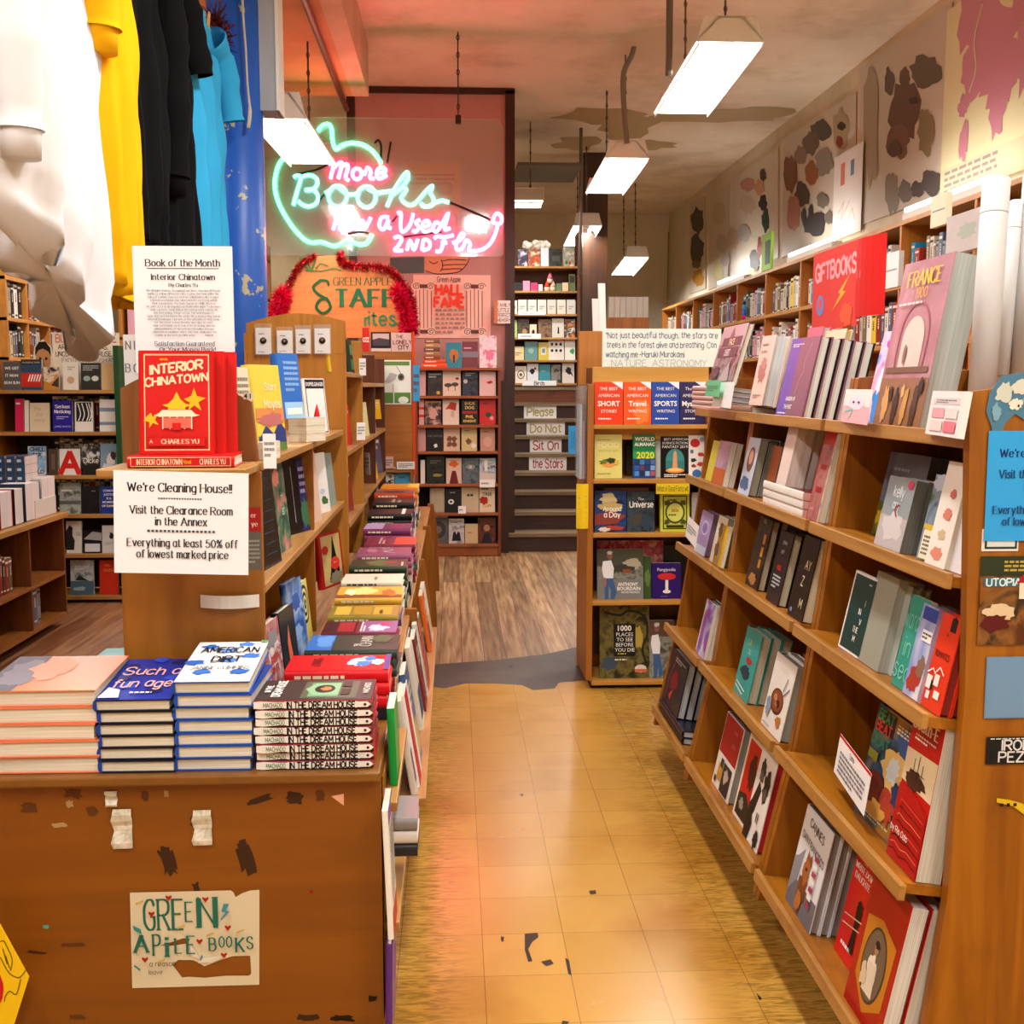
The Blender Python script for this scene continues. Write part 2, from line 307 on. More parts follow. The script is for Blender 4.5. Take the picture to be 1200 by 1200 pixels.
def book_mesh(w, h, t, col, art=None, spine=None, hard=True, page='page', spinecol=None, whole=False, back=None, board=None):
    key = (board, round(w, 4), round(h, 4), round(t, 4), str(col), repr(art), repr(spine), hard, page, spinecol, whole, back)
    if key in BM: return BM[key]
    b = board or (.0026 if hard else .0006); g = .0035 if hard else .0004
    c = MB(); cm = mat(col, .32) if isinstance(col, str) else col; sm = mat(spinecol, .35) if isinstance(spinecol, str) else (spinecol or cm)
    c.box((0, 0, 0), (w, b, h), cm); c.box((0, t-b, 0), (w, t, h), mat(back, .35) if back else cm)
    n = 5; r = min(t*.5, .006)*(1 if hard else .3)          # rounded spine
    prof = [(-r*math.sin(math.pi*i/n), t*(.5-.5*math.cos(math.pi*i/n))) for i in range(n+1)]
    vs = [(x, y, 0) for x, y in prof]+[(x, y, h) for x, y in prof]; c.add(vs, [(i, i+1, n+2+i, n+1+i) for i in range(n)], sm, hard)
    c.add(vs+[(b, t, 0), (b, 0, 0), (b, t, h), (b, 0, h)], [tuple(range(n+1))+(2*n+2, 2*n+3), tuple(range(n+1, 2*n+2))+(2*n+4, 2*n+5)], sm)
    paint(c, art, w, h, lambda x, y, l: (x, -.0002-l, y))
    if spine: paint(c, spine, h, t, lambda x, y, l: (-r-.0003-l, t-y, h-x))
    pm = pages_mat(page)
    pg = c if whole else MB(); pg.box((0 if not hard else b*.5, b, g), (w-g, t-b, h-g), pm)
    BM[key] = (c.mesh('cover'), None if whole else pg.mesh('page_block')); return BM[key]
ST = MB()
def book(M, w, h, t, col, label, art=None, spine=None, hard=True, group=None, whole=False, cat='book', name='book', mass=False, **kw):
    if mass:
        me = book_mesh(w, h, t, col, art, spine, hard, whole=True, **kw)[0]; n = len(ST.v); ST.v += [tuple(M @ v.co) for v in me.vertices]
        for p_ in me.polygons: ST.f.append(tuple(i+n for i in p_.vertices)); ST.m.append(ST.mi(me.materials[p_.material_index])); ST.sm.append(p_.use_smooth)
        return None
    cm, pm = book_mesh(w, h, t, col, art, spine, hard, whole=whole, **kw)
    if whole:
        o = bpy.data.objects.new(name, cm); COL.objects.link(o); o.matrix_world = M
    else:
        o = empty(name, M=M)
        for n_, me in (('cover', cm), ('page_block', pm)):
            q = bpy.data.objects.new(n_, me); COL.objects.link(q); q.parent = o
    return tag(o, label, cat, group)
ORD = 'first second third fourth fifth sixth seventh eighth ninth tenth eleventh twelfth thirteenth fourteenth fifteenth sixteenth seventeenth eighteenth nineteenth twentieth'.split()
def sheet(name, label, cat, M, w, h, col, art, thick=.0006, group=None, parent=None, curl=0):
    """a flat printed sheet or board standing at M (local x right, z up, facing local -y)"""
    mb = MB(); cm = mat(col, .6) if isinstance(col, str) else col
    if curl:
        n = 8; f = lambda x: -curl*math.sin(math.pi*x/w)
        for i in range(n):
            x0, x1 = w*i/n, w*(i+1)/n; mb.poly([(x0, f(x0), 0), (x1, f(x1), 0), (x1, f(x1), h), (x0, f(x0), h)], cm)
            mb.poly([(x0, f(x0)+thick, 0), (x1, f(x1)+thick, 0), (x1, f(x1)+thick, h), (x0, f(x0)+thick, h)], cm)
        paint(mb, art, w, h, lambda x, y, l: (x, f(x)-.0003-l, y))
    else:
        mb.box((0, 0, 0), (w, thick, h), cm); paint(mb, art, w, h, lambda x, y, l: (x, -.0002-l, y))
    o = mb.build(name, parent=parent, M=M)
    if label: tag(o, label, cat, group)
    return o
def facing(x0, y0, x1, y1, Y):
    """a rectangle of the photograph at depth Y: bottom corner, width, height"""
    a = P(x0, y1, Y); b = P(x1, y1, Y); c = P(x0, y0, Y); return a, abs(b.x-a.x), abs(c.z-a.z)
# ================================================================== the room
ZC, XR, XL, YB, YF = 3.97, 3.2, -4.6, 17.0, -3.2
TILE = .2155
def floor_tile_mat():
    m, N, L, B = nodes_mat(('tile',))
    t = N.new('ShaderNodeTexCoord'); mp = N.new('ShaderNodeMapping'); mp.inputs['Location'].default_value = (-.069+TILE*40, -2.67+TILE*40, 0)
    br = N.new('ShaderNodeTexBrick'); br.offset = 0; br.squash = 1
    for k, v in (('Scale', 1), ('Mortar Size', .0011), ('Mortar Smooth', .3), ('Brick Width', TILE), ('Row Height', TILE)): br.inputs[k].default_value = v
    br.inputs['Color1'].default_value = lin('#cb9a44'); br.inputs['Color2'].default_value = lin('#c19039'); br.inputs['Mortar'].default_value = lin('#8a6228')
    n = N.new('ShaderNodeTexNoise'); n.inputs['Scale'].default_value = 2.2; n.inputs['Detail'].default_value = 8
    r = ramp(N, [(.25, '#d8b98a'), (.5, '#ffffff'), (.8, '#fbeccb')]); mu = N.new('ShaderNodeMix'); mu.data_type = 'RGBA'; mu.blend_type = 'MULTIPLY'; mu.inputs[0].default_value = .8
    L.new(t.outputs['Object'], mp.inputs[0]); L.new(mp.outputs[0], br.inputs['Vector']); L.new(t.outputs['Object'], n.inputs['Vector']); L.new(n.outputs['Fac'], r.inputs[0])
    L.new(br.outputs['Color'], mu.inputs[6]); L.new(r.outputs[0], mu.inputs[7])
    # worn wood-pattern sheet showing beside the cases
    sx = N.new('ShaderNodeSeparateXYZ'); L.new(t.outputs['Object'], sx.inputs[0])
    a = N.new('ShaderNodeMapRange'); a.inputs[1].default_value = .06; a.inputs[2].default_value = -.05; L.new(sx.outputs[0], a.inputs[0])
    b = N.new('ShaderNodeMapRange'); b.inputs[1].default_value = .58; b.inputs[2].default_value = .74; L.new(sx.outputs[0], b.inputs[0])
    ad = N.new('ShaderNodeMath'); ad.operation = 'MAXIMUM'; L.new(a.outputs[0], ad.inputs[0]); L.new(b.outputs[0], ad.inputs[1])
    g = N.new('ShaderNodeTexNoise'); gm = N.new('ShaderNodeMapping'); gm.inputs['Scale'].default_value = (14, 95, 1); g.inputs['Scale'].default_value = 1; g.inputs['Detail'].default_value = 4; g.inputs['Distortion'].default_value = 1.5
    L.new(t.outputs['Object'], gm.inputs[0]); L.new(gm.outputs[0], g.inputs['Vector']); gr = ramp(N, [(.42, '#000000'), (.62, '#ffffff')]); L.new(g.outputs['Fac'], gr.inputs[0])
    m2 = N.new('ShaderNodeMath'); m2.operation = 'MULTIPLY'; L.new(ad.outputs[0], m2.inputs[0]); L.new(gr.outputs[0], m2.inputs[1])
    m3 = N.new('ShaderNodeMath'); m3.operation = 'MULTIPLY'; m3.inputs[1].default_value = .6; L.new(m2.outputs[0], m3.inputs[0])
    mx = N.new('ShaderNodeMix'); mx.data_type = 'RGBA'; mx.inputs[7].default_value = lin('#5a4212'); L.new(m3.outputs[0], mx.inputs[0]); L.new(mu.outputs[2], mx.inputs[6])
    L.new(mx.outputs[2], B.inputs['Base Color'])
    rr = N.new('ShaderNodeMapRange'); rr.inputs[3].default_value = .14; rr.inputs[4].default_value = .34; L.new(n.outputs['Fac'], rr.inputs[0]); L.new(rr.outputs[0], B.inputs['Roughness'])
    bp = N.new('ShaderNodeBump'); bp.inputs['Strength'].default_value = .25; bp.inputs['Distance'].default_value = .003; L.new(n.outputs['Fac'], bp.inputs['Height']); L.new(bp.outputs[0], B.inputs['Normal'])
    B.inputs['Specular IOR Level'].default_value = .6
    return m
def plank_mat():
    m, N, L, B = nodes_mat(('plank',))
    t = N.new('ShaderNodeTexCoord'); mp = N.new('ShaderNodeMapping'); mp.inputs['Rotation'].default_value = (0, 0, math.pi/2); mp.inputs['Location'].default_value = (20, 20, 0)
    br = N.new('ShaderNodeTexBrick'); br.offset = .37; br.offset_frequency = 2
    for k, v in (('Scale', 1), ('Mortar Size', .0018), ('Brick Width', 3.2), ('Row Height', .12), ('Bias', -.1)): br.inputs[k].default_value = v
    br.inputs['Color1'].default_value = lin('#bd9c70'); br.inputs['Color2'].default_value = lin('#80643f'); br.inputs['Mortar'].default_value = lin('#4a2c14')
    g = N.new('ShaderNodeTexNoise'); gm = N.new('ShaderNodeMapping'); gm.inputs['Scale'].default_value = (40, 2, 1); g.inputs['Scale'].default_value = 1; g.inputs['Detail'].default_value = 5
    gr = ramp(N, [(.35, '#a98a66'), (.65, '#ffffff')]); L.new(t.outputs['Object'], gm.inputs[0]); L.new(gm.outputs[0], g.inputs['Vector']); L.new(g.outputs['Fac'], gr.inputs[0])
    mu = N.new('ShaderNodeMix'); mu.data_type = 'RGBA'; mu.blend_type = 'MULTIPLY'; mu.inputs[0].default_value = .9
    L.new(t.outputs['Object'], mp.inputs[0]); L.new(mp.outputs[0], br.inputs['Vector']); L.new(br.outputs['Color'], mu.inputs[6]); L.new(gr.outputs[0], mu.inputs[7])
    n = N.new('ShaderNodeTexNoise'); n.inputs['Scale'].default_value = .9; n.inputs['Detail'].default_value = 6
    sx = N.new('ShaderNodeSeparateXYZ'); L.new(t.outputs['Object'], sx.inputs[0]); ab = N.new('ShaderNodeMath'); ab.operation = 'SUBTRACT'; ab.inputs[1].default_value = .42; L.new(sx.outputs[0], ab.inputs[0])
    a2 = N.new('ShaderNodeMath'); a2.operation = 'ABSOLUTE'; L.new(ab.outputs[0], a2.inputs[0]); a3 = N.new('ShaderNodeMapRange'); a3.inputs[1].default_value = .2; a3.inputs[2].default_value = .85; a3.inputs[3].default_value = -.2; a3.inputs[4].default_value = .07; L.new(a2.outputs[0], a3.inputs[0])
    sm = N.new('ShaderNodeMath'); L.new(n.outputs['Fac'], sm.inputs[0]); L.new(a3.outputs[0], sm.inputs[1])
    r = ramp(N, [(.5, '#000000'), (.66, '#b0b0b0')]); L.new(sm.outputs[0], r.inputs[0])
    mx = N.new('ShaderNodeMix'); mx.data_type = 'RGBA'; mx.inputs[7].default_value = lin('#7d3015'); L.new(r.outputs[0], mx.inputs[0]); L.new(mu.outputs[2], mx.inputs[6])
    L.new(mx.outputs[2], B.inputs['Base Color']); B.inputs['Roughness'].default_value = .42
    return m
def px_floor(pts, z): return [tuple(PZ(x, y, z)) for x, y in pts]
near_edge = [(486, 806), (505, 804), (520, 807), (545, 801), (580, 801), (612, 803), (625, 809), (650, 807), (655, 800), (690, 797)]
far_edge = [(702, 752), (640, 766), (580, 773), (497, 779)]
ne = px_floor(near_edge, 0); fe = px_floor(far_edge, 0)
mb = MB(); mb.box((XL, YF, -.1), (XR, YB, -.004), plank_mat()); struct('floor', mb)
mb = MB(); mb.holed([(-1.25, fe[-1][1], -.002)] + [(p_[0], p_[1], -.002) for p_ in fe[::-1]] + [(3.19, fe[0][1]+.2, -.002), (3.19, ne[-1][1]-.1, -.002), (-1.25, ne[0][1]-.1, -.002)], [], plaster('#332c22', '#423a2e', '#51483a', 2.5, .5)); struct('floor_threshold', mb)
mb = MB(); mb.holed([(-1.25, ne[0][1], 0)] + [(p_[0], p_[1], 0) for p_ in ne] + [(3.19, ne[-1][1], 0), (3.19, YF+.01, 0), (-1.25, YF+.01, 0)], [], floor_tile_mat())
for k, pts in enumerate(([(615, 1094), (630, 1093), (631, 1098), (624, 1103), (619, 1112), (624, 1126), (619, 1127), (615, 1113)], [(634, 1127), (645, 1124), (649, 1129), (640, 1132)], [(662, 1122), (667, 1125), (670, 1143), (666, 1141)], [(690, 1044), (698, 1043), (699, 1047), (692, 1048)],
                          [(608, 930), (614, 931), (612, 933)], [(587, 1097), (591, 1098), (590, 1104), (587, 1102)], [(659, 1196), (667, 1197), (665, 1200), (658, 1200)], [(886, 1163), (893, 1170), (890, 1172)], [(596, 780), (601, 780), (600, 783)])):
    c = [tuple(PZ(x, y, .0012)) for x, y in pts]; mb.add(c, [tuple(t_) for t_ in tessellate_polygon([[Vector(q) for q in c]])], '#2c1f0c')
struct('floor_tiles', mb)
ceil_m = plaster('#d2bd9f', '#e6d4ba', '#efe0c8', 1.1, .75)
mb = MB(); mb.box((XL, YF, ZC), (XR, YB, ZC+.1), ceil_m)
rr = random.Random(3)
for (x, y, w, d) in ((705, 137, .5, .12), (735, 150, .3, .2), (820, 138, .75, .07), (880, 133, .5, .08), (676, 168, .25, .15), (760, 170, .4, .1)):   # peeled patches
    c = PZ(x, y, ZC-.003); zq = ZC-.001-.0005*(x % 7); mb.poly([(c.x+w*q*math.cos(a), c.y+d*q*3*math.sin(a), zq) for a, q in ((k*.42, rr.uniform(.6, 1.1)) for k in range(15))], '#b59c6c')
struct('ceiling', mb)
wallm = plaster('#d4c8ac', '#e4dac0', '#ece4cf', .8, .8)
mb = MB(); mb.box((XR, YF, 0), (XR+.1, YB, ZC), wallm); struct('wall_right', mb)
mb = MB(); mb.box((XL-.1, YF, 0), (XL, YB, ZC), plaster('#c9a878', '#d6b78b', '#e2c8a0', .8, .8)); struct('wall_left', mb)
mb = MB(); mb.box((XL, YB, 0), (XR, YB+.1, ZC), wallm); struct('wall_back', mb)
mb = MB(); mb.box((XL, YF-.1, 0), (XR, YF, ZC), wallm); struct('wall_front', mb)
# pink stair wall with its dark frame, painted with a pointing hand
YP = 10.0
a, w, h = facing(424, 121, 596, 660, YP); a.z = 0
pinkm = plaster('#a97a72', '#b3857c', '#bd9088', .7, .75)
mb = MB(); mb.box((a.x, YP, 0), (a.x+w, YP+.12, ZC-.02), pinkm)
def wq(x, y, Y=YP-.002): q = P(x, y, Y); return (q.x, q.y, q.z)
mb.poly([wq(457, 302), wq(497, 301), wq(497, 320), wq(457, 321)], '#3d5754')                      # sleeve of the painted hand
mb.poly([wq(498, 300), wq(520, 299), wq(548, 300), wq(550, 304), wq(545, 312), wq(536, 319), wq(512, 321), wq(498, 317)], '#cf8a62')
for k, pts in enumerate(([(499, 317), (512, 321), (536, 319), (546, 311), (550, 303)], [(517, 304), (519, 312), (516, 318)], [(518, 306), (530, 304), (547, 305)], [(518, 311), (532, 310), (546, 310)], [(517, 316), (530, 315), (541, 315)], [(503, 306), (508, 309), (513, 307)])):
    for z in ribbon(smooth([(q.x, q.z) for q in (P(x, y, YP-.004) for x, y in pts)], 4), lambda *_: .007): mb.poly([(x, YP-.004-.0004*k, zz) for x, zz in z], '#2c1a14')
for s_, x, y, hh in (('BOOKS', 555, 263, 24), ('FRONT', 470, 263, 24)):
    q = P(x, y, YP-.003)
    if s_ == 'BOOKS':
        ps, tw = strokes2d(s_, 'hand', .8); k = hh/1330*YP/7*.9; kx = k*.55
        for z in ps: mb.poly([(q.x+(p_[0]-tw/2)*kx, YP-.003, q.z+(p_[1]-3.5)*k) for p_ in z], '#7a4a46')
struct('wall_stair', mb)
mb = MB(); darkw = wood('#2a0f08', '#3d1a0d', 2, .4, '#1d0a05')
b0 = P(592, 300, YP).x; b1 = P(603, 300, YP).x
mb.box((b0, YP-.04, 0), (b1, YP+.16, ZC-.02), darkw); mb.box((a.x-.07, YP-.03, 0), (a.x, YP+.14, ZC-.02), darkw); mb.box((a.x-.07, YP-.04, ZC-.05), (b1, YP+.1, ZC-.005), darkw)
struct('trim_1', mb)
# lower ceiling over the side bay, with its plastered edge
ZS = 3.6; XS = -.735
mb = MB(); mb.box((XL, YF, ZS), (XS, 8.8, ZC), plaster('#c98c52', '#d89c62', '#e2ab76', 1.0, .8)); mb.box((XS, YF, ZS+.0), (XS+.12, 8.8, ZC), plaster('#c9a585', '#d6b597', '#e0c2a6', 1.0, .8)); struct('ceiling_soffit', mb)  # orange of the underside is the neon's glow, put into the plaster colour
mb = MB(); q0 = PZ(357, 1, ZS-.03); q1 = PZ(401, 128, ZS-.03); mb.tube([(q0.x, -1.0, ZS-.03), (q0.x, q1.y, ZS-.03)], .022, wood('#5c2a12', '#7a3c1c', 1)); tag(mb.build('ceiling_pipe'), 'long rust brown pipe strapped under the lower ceiling', 'pipe')
# back bay behind the neon: side wall and its shelving
mb = MB(); mb.box((XL, 13.0, 0), (-.9, 13.1, ZC), plaster('#c9b483', '#d9c699', '#e3d3ac', .8, .8)); struct('wall_bay', mb)
# blue column
COLX, COLY = P(281, 300, 5.0).x, 5.0
m, N, L, B = nodes_mat(('bluepaint',))
t = N.new('ShaderNodeTexCoord'); n = N.new('ShaderNodeTexNoise'); n.inputs['Scale'].default_value = 6.5; n.inputs['Detail'].default_value = 6; n.inputs['Roughness'].default_value = .6
r = ramp(N, [(.0, '#154fae'), (.5, '#1d5dc0'), (.615, '#1d5dc0'), (.625, '#b9b08c'), (1, '#c9c09c')]); L.new(t.outputs['Object'], n.inputs['Vector']); L.new(n.outputs['Fac'], r.inputs[0]); L.new(r.outputs[0], B.inputs['Base Color']); B.inputs['Roughness'].default_value = .4
mb = MB(); mb.tube([(COLX, COLY, .0), (COLX, COLY, ZS)], .112, m, 28); struct('column_blue', mb)
mb = MB(); a = P(305, 130, 4.98); mb.box((a.x, 4.97, a.z), (a.x+.075, 5.12, ZS), mat('#a9adb2', .5)); mb.box((a.x+.07, 4.965, a.z), (a.x+.082, 5.12, ZS), mat('#e9e6dc', .5)); tag(mb.build('conduit_casing'), 'grey metal casing fixed up the side of the blue column', 'casing')
# stairs: treads and risers up behind the pink wall
SX0, SX1 = P(596, 640, 9.9).x, P(678, 640, 9.9).x
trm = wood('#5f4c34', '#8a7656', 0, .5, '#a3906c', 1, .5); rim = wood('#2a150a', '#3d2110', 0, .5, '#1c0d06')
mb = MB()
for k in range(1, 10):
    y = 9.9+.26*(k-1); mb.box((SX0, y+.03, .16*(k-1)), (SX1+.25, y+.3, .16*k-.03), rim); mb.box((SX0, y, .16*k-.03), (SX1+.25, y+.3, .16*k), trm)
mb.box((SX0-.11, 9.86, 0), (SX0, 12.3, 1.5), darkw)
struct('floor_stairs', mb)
sm_ = [('Please', 614, 456, 652, 471, 7, 'white sign lettered in olive brush on the highest open stair', '#a9a03c'), ('Do Not', 617, 475, 662, 490, 6, 'white sign lettered in pale olive below the topmost stair sign', '#b0a84a'),
       ('Sit On', 621, 495, 658, 511, 5, 'white sign with red brush letters above the lowest stair sign', '#b03a2c'), ('the Stairs', 620, 515, 664, 531, 4, 'white sign with wide red lettering on the lowest signed stair', '#a8201c')]
for s_, x0, y0, x1, y1, k, lb, c in sm_:
    Y = 9.9+.26*(k)+.02; a, w, h = facing(x0, y0, x1, y1, Y); a.z = .16*k+.001
    sheet('stair_sign', lb, 'sign', Matrix.Translation(a), w, h, 'paper', [('s', s_, .5, .5, .62, c, 'hand', 1.1, .8, .4)], .003, 'signs on the stairs')
# dark post and conduits in the distance
mb = MB(); a = P(683, 300, 12.6); mb.box((a.x, 12.6, 0), (a.x+.27, 12.85, ZC), wood('#3a2214', '#4d2f1c', 2)); struct('column_post', mb)
def tubes(name, label, cat, paths, r, m, n=8):
    mb = MB()
    for p_ in paths: mb.tube(p_, r, m, n)
    return tag(mb.build(name), label, cat)
a = PZ(681, 150, ZC); tubes('conduit', 'thin grey conduit hanging down beside the dark post', 'conduit', [[(a.x, a.y, ZC), (a.x, a.y, 2.55)]], .018, mat('#8d857a', .4, metal=.5))
a = PZ(783, 0, ZC); tubes('conduit', 'grey conduit dropping from the ceiling behind the large near lamp', 'conduit', [[(P(784, 60, 6.6).x, 6.6, ZC), (P(784, 60, 6.6).x, 6.6, 3.2)]], .02, mat('#7d7a70', .4, metal=.5))
q = [P(x, y, 8.75) for x, y in ((735, 168), (731, 120), (731, 85), (742, 60), (748, 20), (757, 0))]
tubes('conduit', 'bent grey conduit feeding the second hanging lamp', 'conduit', [smooth([tuple(z) for z in q])+[(q[-1].x+.05, 8.75, ZC+.02)]], .02, mat('#8d8678', .4, metal=.4))
# ================================================================== fluorescent fixtures: housing, reflector, two tubes
def fixture(name, label, x0, y0, y1, z0, z1, w=.34, light=LAMP_W, rz=None, hang=True, zc=ZC):
    """runs from (x0,y0,z0) to (x0,y1,z1) along the shop"""
    L_ = math.hypot(y1-y0, z1-z0); M = Matrix.Translation((x0, y0, z0)) @ Matrix.Rotation(math.atan2(z1-z0, y1-y0), 4, 'X')
    if rz is not None: M = Matrix.Translation((x0, y0, z0)) @ Matrix.Rotation(rz, 4, 'Z')
    o = thing(name, label, 'lamp', M=M, group='hanging fluorescent lamps')
    hm = mat('#f6f4ee', .35); mb = MB(); hw = w/2
    for s in (-1, 1):                                              # folded housing, open below
        mb.prism([(s*.07, 0, .12), (s*hw, 0, .0), (s*hw, 0, -.012), (s*(hw-.012), 0, .0), (s*.06, 0, .105)], (0, L_, 0), hm)
    mb.box((-.075, 0, .11), (.075, L_, .122), hm)
    for y in (0, L_-.006): mb.prism([(-hw, y, -.012), (hw, y, -.012), (hw*.78, y, .12), (-hw*.78, y, .12)], (0, .006, 0), hm)
    mb.build('housing', o)
    for s in (-1, 1):
        t = MB(); t.tube([(s*.075, .02, .035), (s*.075, L_-.02, .035)], .019, mat('#fff6e8', .3, emit=9.0), 10); t.build('tube', o)
        w_ = MB(); w_.tube([(s*(hw-.01), .0, -.03), (s*(hw-.01), L_, -.03)], .004, hm, 6); [w_.tube([(s*(hw-.01), y, -.03), (s*(hw-.01), y, 0)], .004, hm, 6) for y in (.01, L_/2, L_-.01)]; w_.build('guard_wire', o)
    ld = bpy.data.lights.new('lamp', 'AREA'); ld.shape = 'RECTANGLE'; ld.size = w*.66; ld.size_y = L_*.96; ld.energy = light; ld.color = LAMP_C
    lo = bpy.data.objects.new('lamp_light', ld); COL.objects.link(lo); lo.parent = o; lo.location = (0, L_/2, .012)
    if hang:
        for y in (.12, L_-.12):
            p_ = M @ Vector((0, y, .12)); c = MB(); n = max(int((zc-p_.z)/.05), 2)
            c.tube([(0, y, .12), (0, y, .12+(zc-p_.z))], .006, mat('#6d655a', .4, metal=.6), 6)
            for k in range(n): c.tube([(.010*math.cos(a_)*(1 if k % 2 else .3), y+.010*math.cos(a_)*(.3 if k % 2 else 1), .12+(k+.5)*(zc-p_.z)/n+.018*math.sin(a_)) for a_ in [q*math.pi/3 for q in range(6)]], .0028, mat('#6d655a', .4, metal=.6), 5, closed=True)
            c.build('chain', o)
    return o
fixture('fluorescent_lamp', 'large fluorescent lamp nearest the camera with a chipped white end cap', 1.47, 6.15, 7.45, P(857, 46, 6.15).z, P(785, 131, 7.45).z, .36)
fixture('fluorescent_lamp', 'second fluorescent lamp of the row, on two long chains under a bent conduit', 1.33, 8.8, 10.1, P(726, 183, 8.8).z, P(713, 225, 10.1).z)
fixture('fluorescent_lamp', 'small fluorescent lamp against the dark post beyond the second lamp', 1.42, 12.1, 13.2, P(680, 263, 12.1).z, P(673, 287, 13.2).z, .30)
fixture('fluorescent_lamp', 'farthest fluorescent lamp, tilted above the tall wall bookcase', 2.28, 14.2, 15.4, P(733, 300, 14.2).z, P(728, 321, 15.4).z, .30)
fixture('fluorescent_lamp', 'fluorescent lamp hanging beside the blue column before the neon sign', -.90, 6.1, 7.6, P(338, 136, 6.1).z, P(366, 190, 7.6).z, .30, LAMP_W*.8, zc=ZS)
fixture('fluorescent_lamp', 'two bright tubes crosswise over the stairs', P(636, 230, 11.2).x, 11.2, 12.3, 3.22, 3.22, .34, LAMP_W, math.pi/2)
# the same row carries on over the front of the shop
for k, (x, y) in enumerate(((.25, -1.5), (1.9, -.2), (-1.3, .3), (.3, 2.4), (-2.6, 4.0), (-2.9, 8.0), (2.2, 3.6), (-2.5, 10.6))):
    fixture('fluorescent_lamp', 'fluorescent lamp over the front of the shop, ' + ORD[k] + ' of the row outside the view', x, y, y+1.25, 3.38, 3.38, .34, (FRONT_W if y < 3 else LAMP_W), zc=(ZS if x < XS and y < 8 else ZC))
a = P(640, 222, 11.6); mb = MB(); mb.box((a.x-.32, 11.0, a.z+.12), (a.x+.3, 11.9, a.z+.15), mat('#6f6a58', .6)); tag(mb.build('baffle_board', bevel=.003), 'dark grey board hung flat above the crosswise stair lamp', 'board')
# strip lights lying on the wall bookcase
for k, (y, lb) in enumerate(((8.9, 'bright strip light on the wall bookcase beside the horned mask poster'), (11.6, 'bright strip light on the wall bookcase behind the green sign'), (6.3, 'strip light on the wall bookcase below the large devil mask poster'))):
    o = thing('strip_light', lb, 'lamp', (3.0, y, 2.53), group='strip lights on the wall bookcase')
    mb = MB(); mb.box((-.04, 0, 0), (.04, 1.2, .05), mat('#e6e2d6', .4)); mb.build('housing', o)
    mb = MB(); mb.tube([(-.02, .02, .07), (-.02, 1.18, .07)], .018, mat('#fff6e8', .3, emit=9.0), 10); mb.build('tube', o)
    ld = bpy.data.lights.new('strip', 'AREA'); ld.shape = 'RECTANGLE'; ld.size = .06; ld.size_y = 1.15; ld.energy = 3.2; ld.color = LAMP_C
    lo = bpy.data.objects.new('strip_light_light', ld); COL.objects.link(lo); lo.parent = o; lo.location = (0, .6, .1); lo.rotation_euler = (0, math.radians(170), 0)
# ================================================================== casework
WD = wood('#844906', '#a3620d', 2); WDX = wood('#844906', '#a3620d', 0); WDY = wood('#88500a', '#a86812', 1)
LIP = wood('#99682e', '#b78644', 1, .4, '#7c4c20', 1.0, .7); LIPX = wood('#99682e', '#b78644', 0, .4, '#7c4c20', 1.0, .7)
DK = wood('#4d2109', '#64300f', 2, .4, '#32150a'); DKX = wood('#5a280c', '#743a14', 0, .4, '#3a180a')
def XF(z): return .79+.13*(z-.2)
SZ = [1.365, 1.11, .848, .53, .2]
TILT = math.radians(7.4)
def rack(label, Y0, Y1, first=False, ztop=1.475):
    o = thing('display_rack', label, 'bookcase', (.79, Y0, 0), group='slanted display racks along the aisle')
    def end(y, front): 
        mb = MB(); n = 8
        pts = [(x-.79, y, z) for x, z in front] + [(1.38-.79, y, .12)]
        top = front[0]; pts = pts + [(1.42-.79, y, ztop+.03)]
        mb.prism(pts, (0, .025, 0), WD); mb.build('end_panel', o, bevel=.003)
    slant = [(XF(ztop)+.045, ztop), (XF(.9)+.045, .9), (XF(.5)+.035, .5), (XF(.13), .13)]
    end(Y1-Y0-.025, slant)
    end(0, [(.912, ztop-.03), (.927, .9), (.91, .5), (.86, .12)] if first else slant)
    for z in SZ:
        mb = MB(); M = Matrix.Translation((XF(z)-.79, 0, z)) @ Matrix.Rotation(TILT, 4, 'Y')
        mb.box((0, .026 if not first else .028, -.02), (.33, Y1-Y0-.026, 0), WDY, M=M); mb.build('shelf', o)
        l = MB(); l.box((-.014, .0 if first and z < .6 else .026, -.024), (.0, Y1-Y0-.002, .006), LIP, M=M); l.build('shelf_lip', o, bevel=.002)
    mb = MB(); mb.prism([(XF(.14)+.32-.79, .026, .14), (XF(1.5)+.32-.79, .026, 1.5), (XF(1.5)+.335-.79, .026, 1.5), (XF(.14)+.335-.79, .026, .14)], (0, Y1-Y0-.052, 0), wood('#5c3409', '#75470f', 2)); mb.build('back_panel', o)
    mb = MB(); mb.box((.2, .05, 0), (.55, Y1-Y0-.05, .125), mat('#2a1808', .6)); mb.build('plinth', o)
    return o
rack('slanted wooden rack closest to the camera, with stickers on its end panel', 1.97, 2.80, True)
rack('slanted wooden rack in the middle, holding the purple and black-striped hardbacks', 2.805, 3.70)
rack('slanted wooden rack farthest along the aisle, holding the navy hardbacks low down', 3.705, 4.33)
